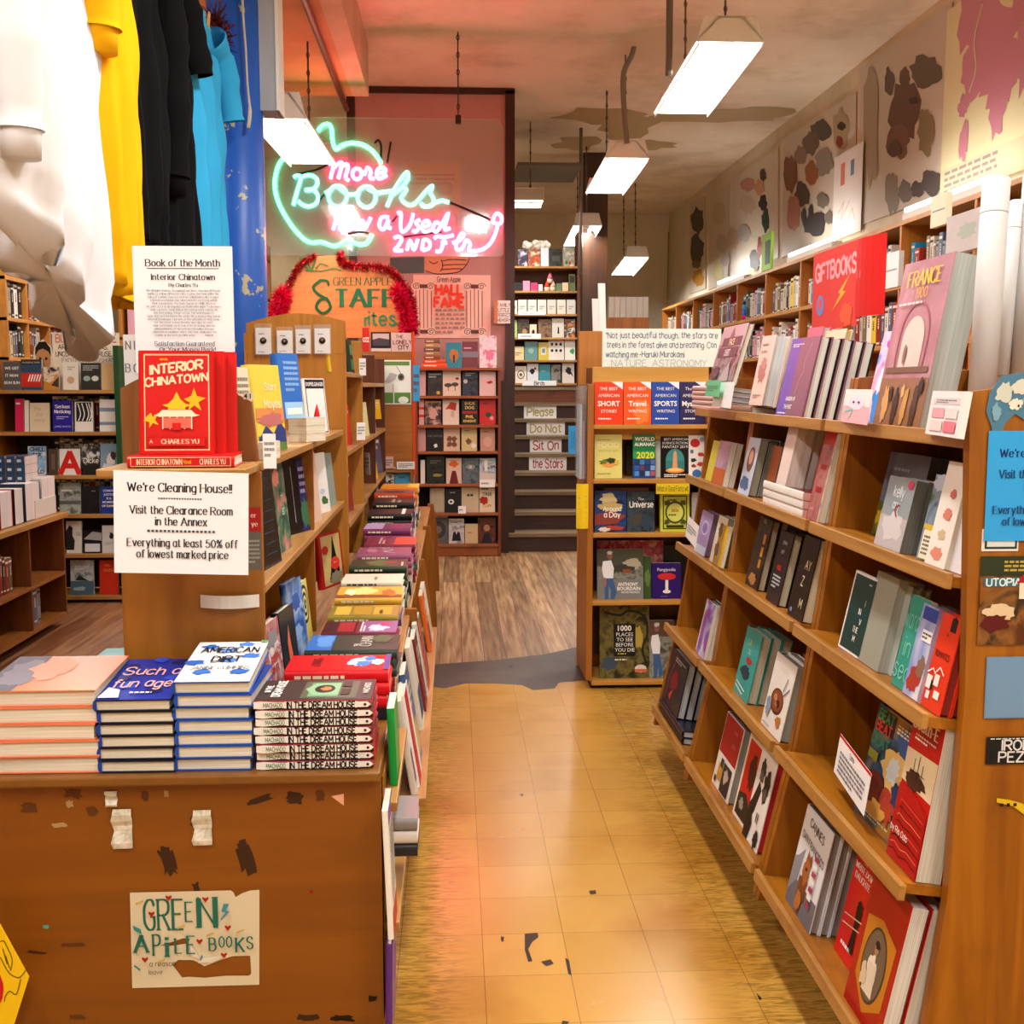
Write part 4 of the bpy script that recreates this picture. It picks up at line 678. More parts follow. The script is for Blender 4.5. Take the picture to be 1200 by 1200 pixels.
rstack(2, 1, 833, 846, .155, .02, 2, noisy('#a88098', '#c09aae', '#8a6a86', 8), 'mauve cover with an orange lower half', [('r', 0, 0, 1, .38, '#c4622c'), ('b', .5, .66, .4, .12, '#b892a4')], off=.02, hard=False)
rstack(2, 2, 813, 825, .155, .022, 2, '#a894c6', 'lilac hardback with an oval emblem', [('e', .55, .62, .28, .17, '#d8cce8'), ('e', .55, .62, .22, .13, '#8a74b0'), ('r', 0, 0, 1, .2, '#c8d0e4')], page='#7a5a68', back='#6a3a50')
rstack(2, 2, 831, 841, .165, .022, 4, '#e8e0cc', 'cream book with brown silhouettes', [('b', .5, .7, .22, .16, '#6a4a30'), ('b', .5, .3, .22, .16, '#7a5638')], page='#8a8868', hard=False)
rstack(2, 2, 850, 860, .14, .014, 1, '#e8b414', 'golden yellow book at the end of the row', hard=False)
rstack(2, 3, 817, 826, .19, .022, 1, '#14161a', 'black spined book on its own edge', off=.02, page='#9a9c94')
rstack(2, 3, 826, 835, .19, .018, 1, noisy('#d8d8e4', '#7a52a8', '#c83a78', 9), 'white book with purple and magenta drawing', off=.01, hard=False)
rstack(2, 3, 834, 848, .185, .018, 2, '#cfc6de', 'pale lavender book with small red print', [('b', .45, .45, .25, .08, '#c05a7a'), ('b', .6, .75, .2, .08, '#9ab0c8'), ('i', .2, .15, .8, .22, 2, '#7a6a90')], hard=False)
rflat(2, 4, 774, 800, .17, .024, 2, '#141826', 'navy hardback with white page edge', page='#c9c9c6')
rstack(2, 4, 776, 793, .205, .028, 5, '#12182c', 'navy and red hardback with a red ribbon line', [('l', [.12, .04, .2, .6, .4, .95], .02, '#d02a2a', 1), ('b', .45, .5, .2, .2, '#7a1a20'), ('p', [.3, .2, .5, .34, .42, .12], '#d8352a'), ('i', .3, .82, .9, .92, 2, '#c8ccd8')], off=.015, lift=.052, page='#b4b6b4')
# small things tucked on the racks
def card(name, label, x0, y0, x1, y1, X, col, art, head=-70, lean=8, thick=.0008, cat='card'):
    a = PX(x0, y1, X); b = PX(x1, y1, X-.03); t_ = PX(x0, y0, X); w = math.hypot(b.x-a.x, b.y-a.y); hd = math.degrees(math.atan2(b.y-a.y, b.x-a.x))
    return sheet(name, label, cat, standing(a, hd, lean), w, (t_.z-a.z)/math.cos(math.radians(lean)), col, art, thick)
card('shelf_card', 'white handwritten shelf card with a red edge on the near rack', 977, 858, 1014, 904, .88, 'paper', [('r', 0, .93, 1, 1, 'red'), ('s', 'Canto', .45, .8, .12, 'black', 'hand', .9, .6), ('i', .1, .1, .9, .68, 5, '#7a7a84')])
card('sticker_pack', 'pink and mint drawn card leaning by the splashed paperback', 985, 456, 1016, 494, .93, '#f2e6e2', [('r', 0, 0, 1, .5, '#f0b4bc'), ('e', .5, .6, .3, .2, '#e8e0f0'), ('l', [.1, .3, .4, .4, .3, .1], .06, '#6fd8c0', 1), ('e', .4, .62, .04, .03, 'black'), ('e', .6, .62, .04, .03, 'black')])
card('sticker_pack', 'clear packet of pink and white cards before the large pink cover', 1084, 458, 1122, 508, .915, '#ece6e4', [('r', .1, .7, .9, .85, '#d8d4d4'), ('i', .2, .72, .8, .82, 2, '#7a7a7a'), ('r', .12, .4, .5, .62, '#f0a8b0'), ('r', .55, .4, .9, .62, '#e8e0da'), ('r', .12, .1, .5, .34, '#e8d8d4'), ('r', .55, .1, .9, .34, '#e87a8a')], thick=.012)
card('shelf_card', 'white price card hooked on the far rack beside the lilac hardback', 803, 604, 815, 628, .83, 'paper', [('i', .1, .3, .9, .7, 3, 'grey')])
card('shelf_card', 'mint green slip with a white tag by the pale pink stack', 826, 446, 842, 464, .90, '#5fc890', [('i', .1, .3, .9, .7, 3, '#2f8a5a')])
card('shelf_card', 'white torn slip hanging by the brown spined hardback', 834, 448, 856, 476, .90, 'paper', [])
# rolled posters standing behind the near rack
for k, (x0, x1, y0, y1, Y, lb) in enumerate(((1134, 1166, 210, 470, 2.22, 'long white rolled poster next to the large pink cover'), (1166, 1182, 236, 440, 2.3, 'thin white rolled poster, second from the large pink cover'), (1158, 1188, 300, 450, 2.42, 'short rolled poster standing behind the thin one'), (1182, 1222, 206, 440, 2.3, 'white rolled poster above the blue notice'))):
    a = P((x0+x1)/2, y1, Y); b = P((x0+x1)/2+18, y0, Y+.06); r = (x1-x0)/2/1330*Y
    mb = MB(); mb.tube([a, b], r, mat('#cfcecc', .6), 20); mb.tube([b-(b-a)*.16, b-(b-a)*.155], r*1.01, mat('#a9a9a6'), 20); tag(mb.build('rolled_poster'), lb, 'poster')
# ================================================================== table stacks and ledge piles
FLATX = lambda o, rz=0, tilt=0: Matrix.Translation(o) @ Matrix.Rotation(math.radians(rz), 4, 'Z') @ Matrix.Rotation(math.radians(tilt), 4, 'X') @ frame((0, 0, 0), (1, 0, 0), (0, 0, -1), (0, 1, 0))      # face up, foot to the viewer
SPINE = lambda o, rz=0: Matrix.Translation(o) @ Matrix.Rotation(math.radians(rz), 4, 'Z') @ frame((0, 0, 0), (0, 1, 0), (0, 0, -1), (-1, 0, 0))    # face up, spine to the viewer
def tower(n, x0, x1, ybot, Y, h, t, col, look, art, topart_tilt=4, hard=True, page='page', where='on the table', rz=0, jit=.004, z0=TZ, **kw):
    a = P(x0, ybot, Y); b = P(x1, ybot, Y); w = b.x-a.x; rr = random.Random(int(x0))
    for k in range(n):
        top = k == n-1; o = (a.x+rr.uniform(-jit, jit), Y+rr.uniform(-jit, jit), z0+.0005+(k+1)*(t+.0006))
        book(FLATX(o, rz+(rr.uniform(-1, 1) if not top else 0), topart_tilt if top else 0), w, h, t, col, (look + ', topmost of its stack ' + where) if top else 'copy under the ' + look + ', %s from the table top' % ORD[k], art if top else None, None, hard, 'stack of the ' + look, page=page, **kw)
tower(5, -24, 116, 918, YT+.005, .24, .0335, '#e9825a', 'peach and grey cover', [('r', 0, 0, .3, 1, '#6a6470'), ('b', .2, .5, .16, .4, '#8a8490'), ('b', .45, .6, .2, .3, '#f0a488')], 3, spinecol='#2a2630')
tower(6, 118, 205, 913, YT+.005, .245, .0245, '#12182a', 'deep blue cover with pink brush script', [('r', 0, 0, 1, 1, '#1d2f9a')] + [('b', x, y, .12, .07, c) for x, y, c in ((.15, .8, '#0f1a5a'), (.8, .9, '#0f1a5a'), (.3, .3, '#2a49c8'), (.7, .2, '#0f1a5a'), (.85, .5, '#2a49c8'), (.15, .5, '#14206a'), (.5, .95, '#2a49c8'))] + [('s', 'Such a', .5, .66, .18, '#f0b8b4', 'hand', 1, .8, .5), ('s', 'fun age', .5, .36, .18, '#f0b8b4', 'hand', 1, .8, .5), ('p', [.02, .02, .3, .02, .24, .2, .06, .26], '#e8e8f2'), ('i', .4, .1, .9, .16, 1, 'white')], 5.5, spinecol='#1d3f9a')
# the splayed top copy is a little thicker in the photograph: one more copy under it
tower(7, 208, 296, 912, YT+.005, .245, .0258, '#1f4fa8', 'white cover with blue birds and black capitals', [('r', 0, 0, 1, 1, '#f2f0ea')] + [('b', x, y, .13, .06, c) for x, y, c in ((.2, .86, '#2f62b8'), (.7, .93, '#4a80d0'), (.85, .62, '#3a6fc4'), (.12, .45, '#2f62b8'), (.55, .5, '#4a80d0'), (.3, .22, '#3a6fc4'), (.8, .22, '#2f62b8'), (.5, .75, '#6f9ad8'))] + [('s', 'AMERICAN', .52, .76, .13, '#14161a', 'hand', 1.3, .8), ('s', 'DIRT', .54, .52, .13, '#14161a', 'hand', 1.3, .4), ('s', 'JANINE CUMMINS', .52, .30, .08, '#2a2c30', 'hand', .9, .8), ('p', [.9, .96, 1, .96, 1, 1, .9, 1], '#4ab06a')], 6, back='#1f4fa8')
tower(2, 16, 152, 806, 2.62, .17, .03, '#4b5a58', 'dull green grey cover', [('r', 0, 0, 1, 1, '#5a6260'), ('l', [.3, .4, .5, .5], .02, '#7d8684'), ('i', .2, .2, .8, .3, 1, '#8a928f')], 0, back='#2a3a3c', where='behind the peach books')
tower(3, 99, 158, 806, 2.80, .19, .028, '#86c8cc', 'sea blue cover', [('b', .5, .5, .4, .3, '#a9dade')], 0, where='at the back by the case end', page='#e9dcc6')
# in the dream house: spines to the viewer
dsp = [('p', [.0, .1, .06, .02, .2, .16, .97, .16, 1, .5, .97, .84, .2, .84, .06, .98, 0, .9], '#e9e4da'), ('r', .26, .1, .88, .9, '#e9e4da'), ('s', 'MACHADO', .165, .5, .5, '#3f7a4a', 'hand', 1.1, .16), ('s', 'IN THE DREAM HOUSE', .575, .5, .74, '#101010', 'hand', 1.55, .58), ('e', .95, .5, .012, .16, '#2a1a14')]
for k in range(8):
    a = P(437, 897, YT+.01); rr = random.Random(k); tt = .0172; rot = rr.uniform(-1, 1)*.8
    book(SPINE((a.x+rr.uniform(-.003, .003), YT+.012+rr.uniform(-.003, .003), TZ+.0005+(k+1)*(tt+.0006)), rot), .155, .236, tt, '#3a2c2a', 'dark hardback with bone shaped spine plate, ' + ('topmost of the stack at the table corner' if k == 7 else '%s from the table top at its corner' % ORD[k]),
         [('r', 0, 0, 1, 1, '#3d302c'), ('r', .08, .14, .9, .62, '#5a5a44'), ('r', .14, .3, .82, .56, '#6e9a72'), ('p', [.2, .3, .2, .52, .5, .6, .8, .52, .8, .3], '#87b487'), ('e', .5, .43, .2, .09, '#2a1c12'), ('b', .5, .42, .1, .05, '#c07a3a'), ('r', .2, .2, .5, .28, '#3a2018'), ('r', .6, .2, .85, .28, '#3a2018'), ('s', 'IN THE', .5, .92, .05, 'white', 'hand', 1.5, .5), ('s', 'DREAM HOUSE', .5, .83, .07, 'white', 'hand', 1.5, .8), ('s', 'MACHADO', .5, .06, .05, '#e9e4da', 'hand', 1.2, .5)] if k == 7 else None,
         dsp, True, 'stack of the bone spine hardback', spinecol='#7a2024', back='#b01820', page='#e6dfcf')
# piles along the ledge, spines to the viewer: (front depth, left x, right x at the front edge, top z, books, cover depth, colours, words, art)
PILES = [
 (2.59, 328, 452, .800, 4, .15, '#d0141c', 'red cover with blue and white figures', [('r', 0, 0, 1, 1, '#cf1218'), ('b', .55, .3, .3, .12, '#e9eef6'), ('b', .4, .26, .16, .08, '#3a7ad0'), ('b', .72, .2, .16, .06, '#3a7ad0'), ('b', .5, .12, .2, .06, '#f0f0f4'), ('s', 'LIVING', .5, .72, .08, '#7a0a10', 'hand', 1.3, .7), ('r', 0, 0, 1, .05, '#5a3a8a')]),
 (2.80, 352, 462, .800, 5, .17, '#2c3a2e', 'dark moss cover with a blue wave', [('r', 0, 0, 1, 1, '#2c3a2e'), ('r', 0, .72, 1, 1, '#2f6fc0'), ('b', .6, .82, .4, .1, '#5a9ae0'), ('T', 'THE', .3, .46, .05, '#d9dccc'), ('s', 'CHAIN', .55, .36, .12, '#d9dccc', 'serif', .8, .8), ('b', .7, .2, .25, .12, '#4a5a40')]),
 (3.02, 374, 463, .795, 5, .15, '#6a1220', 'dark red and lilac cover', [('r', 0, .55, 1, 1, '#3a0c12'), ('r', .1, .58, .9, .8, '#a01c24'), ('r', 0, 0, 1, .5, '#8a5a86'), ('b', .4, .25, .3, .14, '#e0d0e4'), ('b', .7, .18, .2, .08, '#c83a6a'), ('i', .1, .42, .9, .5, 2, 'white')]),
 (3.22, 384, 463, .80, 5, .15, '#8a7a24', 'mustard panelled cover', [('r', .1, .1, .9, .36, '#c9a02a'), ('r', .1, .4, .9, .66, '#b08a20'), ('r', .1, .7, .9, .92, '#d0ac3a'), ('i', .2, .2, .8, .3, 1, '#5a4a10')]),
 (3.42, 398, 467, .815, 6, .19, '#d8a83c', 'gold and amber sunrise cover', [('r', 0, 0, 1, 1, '#d9a83a'), ('b', .6, .6, .35, .2, '#f2dc8a'), ('r', 0, 0, .25, 1, '#8a4a1c'), ('b', .4, .2, .3, .12, '#b86a24'), ('b', .5, .8, .3, .1, '#f7ecb8')]),
 (3.72, 408, 470, .815, 6, .15, '#e6dcc4', 'cream cover with plain margins', [('i', .2, .4, .8, .5, 1, '#9a8a6a')]),
 (3.93, 411, 475, .83, 6, .17, '#23361f', 'forest green cover with red foliage', [('b', .5, .5, .35, .25, '#4a6a34'), ('b', .6, .3, .2, .12, '#8a3a2c'), ('i', .1, .05, .9, .12, 1, 'cream')]),
 (4.18, 422, 482, .835, 6, .19, '#8a4a66', 'mauve cover with white script', [('l', [.2, .3, .4, .5, .6, .35, .8, .55], .04, '#d8c4d0', 1), ('b', .5, .75, .3, .1, '#a86a86')]),
 (4.45, 430, 487, .835, 6, .22, '#7a2038', 'crimson cover with an orange red band', [('r', 0, .0, 1, .42, '#e0401c'), ('i', .1, .6, .9, .75, 2, '#d8b0b8')]),
 (4.82, 432, 482, .85, 6, .20, '#7a2a58', 'plum cover with lilac edge', [('r', 0, .6, 1, 1, '#b09ac0'), ('b', .5, .3, .3, .12, '#a0305a')]),
 (5.12, 433, 482, .88, 7, .22, '#141214', 'black cover with a white strip', [('r', 0, .16, 1, .24, 'white')]),
 (5.46, 441, 485, .895, 7, .22, '#1c1816', 'black cover with grey lettering', [('i', .15, .3, .85, .6, 2, '#b0aca8')]),
 (5.80, 444, 486, .91, 7, .24, '#c9401c', 'rust red cover with a brown photograph', [('r', 0, 0, .6, 1, '#7a4a3a'), ('b', .3, .5, .25, .3, '#3a2420')]),
 (6.25, 446, 490, .90, 6, .24, '#e8961c', 'orange yellow cover', [('r', 0, 0, 1, .3, '#f0b43a')]),
]
EDGE = ['#1a1a22', '#c9c4b4', '#2f4a8a', '#8a1a20', '#3a5a3a', '#d8d2c0', '#5a3a6a']
for i, (Y, x0, x1, zt, n, d, col, look, art) in enumerate(PILES):
    zt0 = zt-.001; t = (zt0-TZ)/n - .0006; a = P(x1, 700, Y); b = P(x0, 700, Y)
    X1 = min(CAM.x + (P(x1, 600, Y).x), XA+.012); Xl = P(x0, 600, Y).x; h = max(min(X1-Xl, .255), .2); rr = random.Random(i)
    for k in range(n):
        top = k == n-1; c = col if k >= n-3 else EDGE[(i*3+k//2) % 7]
        zt_ = TZ+.0005+(k+1)*(t+.0006); o = (X1+rr.uniform(-.006, .006), Y+rr.uniform(-.004, .004), zt_)
        sp_ = [('i', .1, .25, .9, .75, 1, 'cream' if c not in ('#e6dcc4', '#d8d2c0', '#c9c4b4') else 'charcoal')]
        book(SPINE(o, rr.uniform(-1.2, 1.2)), d, h, t, c, (look + ', topmost of its pile on the ledge') if top else 'book under the %s, %s from the ledge' % (look, ORD[k]), art if top else None, sp_ if k >= n-3 else None, k >= n-3, 'pile under the ' + look, page='#e6dfcd', whole=Y > 4.4, mass=(i > 2 and not top))
# books facing the aisle below the table edge and ledge
def aisle(xl, ybase, X, h, w, t, col, look, art=None, lean=8, n=1, hard=True, page='page', where='', z=None, **kw):
    """stands facing the aisle; its near-foot corner is seen at pixel (xl, ybase)"""
    a = PX(xl, ybase, X)
    for k in range(n):
        o = Vector((a.x-(k*(t+.001)), a.y, z if z else a.z))
        book(standing(o, 90, lean), w, h, t, col, look if k == 0 else 'copy behind the ' + look, art if k == 0 else None, None, hard, ('copies of ' + look) if n > 1 else None, page=page, **kw)
aisle(466, 914, -.124, .17, .13, .016, '#0f9a3c', 'green board book with rounded edge standing below the table corner', [('r', .05, .04, .95, .1, '#0b7a2e'), ('l', [.9, .2, .92, .8], .02, '#7fd08a')], z=.6015, hard=False, lean=2)
aisle(461, 1040, -.126, .27, .13, .012, '#e8e4da', 'white cover with small print and a crimson foot below the table edge', [('r', 0, 0, 1, .2, '#c4101c'), ('r', 0, .88, 1, 1, '#9a5ab0'), ('i', .15, .24, .9, .84, 14, '#8a8a86')], z=.3415, hard=False, lean=2)
aisle(459, 1160, -.132, .20, .15, .014, '#5a2a7a', 'violet hardback standing low beside the table side', [('b', .5, .6, .3, .2, '#6f3a96')], z=.13, lean=-1)
aisle(492, 872, -.092, .25, .155, .014, '#e9e6e0', 'white and red book leaning under the ledge behind the green board book', [('r', .0, 0, .62, 1, '#c01420')], z=.4115, n=2, lean=9)
for k, (Y, X, h, col, lb, bk) in enumerate(((2.83, -.098, .25, '#dcd8ce', 'white book with a navy edge under the ledge near the grey photo book', 'navy'), (3.02, -.094, .27, '#3a5a8a', 'mid blue book leaning under the ledge', None), (3.38, -.096, .26, '#e4dfd2', 'tall cream book leaning under the ledge behind the red foot', 'black'), (3.58, -.092, .24, '#7a1f26', 'wine red book leaning under the ledge', None), (3.76, -.090, .25, '#c9c6be', 'pale grey book leaning under the ledge', 'black'), (3.93, -.092, .23, '#2f6a4a', 'green book leaning under the ledge', None), (4.40, -.090, .23, '#d86a2a', 'orange book leaning low under the ledge', None), (4.58, -.090, .23, '#e0dcd2', 'white book leaning low under the ledge', 'navy'))):
    book(standing((X, Y, .4115), 90, 9), .15, h, .016, col, lb, [('i', .15, .6, .85, .85, 3, 'cream'), ('r', .1, .1, .9, .45, ('#8a2a30', '#c9b070', '#2a4a6a')[k % 3])], None, False, None, back=bk)
aisle(500, 822, -.092, .24, .15, .02, '#d9d4c6', 'pale book with a dark edge under the ledge, third along', None, z=.4115, n=2, back='black', lean=9)
aisle(503, 800, -.088, .22, .15, .02, '#b8302c', 'brick red ribbed book low under the ledge, last of the row', [('l', [0, .2*k, 1, .2*k], .02, '#7a1a18') for k in range(1, 5)], z=.4115, lean=9)
for k, (c, lb) in enumerate((('#2a2a2e', 'black edged book lying lowest on the side shelf'), ('#e2dfd8', 'white book lying flat on the side shelf'), ('#8f8c88', 'grey photo book lying on top of the white one on the side shelf'))):
    a = PX(489, 955, -.085); book(SPINE((a.x, a.y, .4105+.03*(k+1))), .14, .062, .028, c, lb, None, None, True, None, page='#c9c4b8')
# ================================================================== the case end with its red novels
LZ = TZ+.603
icart = [('r', .05, .035, .95, .965, '#f0d9a8'), ('r', .065, .047, .935, .953, '#cf130f'), ('s', 'NOVEL', .33, .915, .018, '#f2c21e', 'hand', 1.4, .2), ('s', 'INTERIOR', .5, .81, .085, '#f4d9b0', 'hand', 1.7, .74, 0, .12), ('s', 'CHINATOWN', .5, .69, .075, '#f4d9b0', 'hand', 1.7, .86, 0, .1),
   ('p', [.74, .64, .78, .56, .9, .54, .8, .5, .84, .42, .74, .47, .66, .42, .68, .5, .6, .53, .7, .56], '#f2b81a'), ('p', [.08, .36, .14, .4, .17, .36, .25, .4, .2, .33, .25, .28, .17, .3, .12, .25, .12, .31, .04, .32], '#f2b81a'),
   ('p', [.30, .475, .38, .485, .45, .53, .48, .575, .50, .60, .52, .575, .55, .53, .62, .485, .70, .475, .64, .455, .36, .455], '#f2c21e'), ('r', .38, .43, .62, .455, '#f2c21e'), ('r', .40, .405, .60, .43, '#cf130f'), ('p', [.18, .375, .24, .385, .30, .425, .70, .425, .76, .385, .82, .375, .74, .36, .26, .36], '#f6e3c0'), ('r', .28, .36, .72, .385, '#f6e3c0')] + [('r', .3+.1*k, .24, .315+.1*k, .36, '#f6e3c0') for k in range(5)] + [('r', .32, .25, .7, .35, '#e06a58'), ('r', .44, .23, .56, .3, '#cf130f'), ('r', .1, .075, .9, .165, '#a80d0c'), ('r', .11, .08, .89, .16, '#cf130f'), ('s', 'A', .15, .12, .03, '#f4d9b0', 'serif', 1), ('s', 'CHARLES YU', .55, .12, .04, '#f4e0c0', 'serif', 1.2, .55)]
a = P(145, 549, 2.40); b = P(278, 549, 2.40)
icsp = [('r', .03, .12, .97, .88, '#f0d9a8'), ('r', .035, .17, .965, .83, '#c8110e'), ('s', 'INTERIOR CHINATOWN', .3, .5, .42, '#f4d9b0', 'serif', 1.2, .42), ('s', 'Novel', .56, .5, .3, '#f2c21e', 'hand', 1, .07), ('s', 'CHARLES YU', .8, .5, .42, '#f4e0c0', 'serif', 1.2, .24)]
book(SPINE((b.x-.012, 2.435, LZ+.0265), 3), .15, .22, .026, '#c8110e', 'red novel lying flat with its spine to the viewer under the standing one', None, icsp, True, 'red and gold novels', page='#ece4d2')
z0 = LZ+.0272
for k in range(3):
    o = Vector((P(165, 530, 2.46).x + .019*k, 2.462+.029*k, z0 if k == 0 else z0-.0005*k))
    book(standing(o, 2+1.5*k, 6), .152, .222, .024, '#cf130f', ('red novel with a gold pagoda standing at the case end', 'second red novel, behind the one with the gold pagoda', 'rearmost of the three standing red novels')[k], icart if k == 0 else None, None, True, 'red and gold novels', page='#ece4d2')
# ================================================================== shelves seen face on
def facebook(Y, x0, y0, x1, y1, col, label, art=None, t=.02, group=None, lean=5, z=None, hard=True, **kw):
    a, w, h = facing(x0, y0, x1, y1, Y)
    if z is not None: h += a.z-z; a.z = z
    if isinstance(col, tuple): col = noisy(*col)
    return book(standing(a, 0, lean), w, h, t, col, label, art, None, hard, group, whole=True, **kw)
def boardbox(o, X0, Y0, X1, Y1, z0, z1, m, name, ox): mb = MB(); mb.box((X0-ox[0], Y0-ox[1], z0-ox[2]), (X1-ox[0], Y1-ox[1], z1-ox[2]), m); return mb.build(name, o, bevel=.002)
# ---- bookcase against the pink wall
FY = 9.68
xl, xr = P(487, 600, FY).x, P(587, 600, FY).x; ZT = [P(530, y, FY).z for y in (431, 464, 498, 529, 567, 601, 637.5)]
o = thing('bookcase', 'red brown bookcase against the pink wall filled with face out paperbacks', 'bookcase', (xl, FY, 0)); OX = (xl, FY, 0)
RB = wood('#6a2d0e', '#84401a', 2, .4, '#451c0a'); RBX = wood('#84441c', '#9c5828', 0, .4, '#55240c')
for x in (xl, xr-.025): boardbox(o, x, FY-.02, x+.025, FY+.28, 0, ZT[0], RB, 'side_panel', OX)
for k, z in enumerate(ZT): boardbox(o, xl+(.025 if k else -.01), FY-.03, xr-(.025 if k else -.02), FY+.28, z-.022, z, RBX, 'top_board' if k == 0 else 'shelf', OX)
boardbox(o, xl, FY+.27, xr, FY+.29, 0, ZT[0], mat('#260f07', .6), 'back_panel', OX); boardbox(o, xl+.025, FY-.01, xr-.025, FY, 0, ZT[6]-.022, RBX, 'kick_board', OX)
rows = ['on the top board', 'first shelf', 'second shelf', 'third shelf', 'fourth shelf', 'fifth shelf', 'bottom shelf']
T = lambda s, v, c, h=.09: ('T', s, .5, v, h, c)
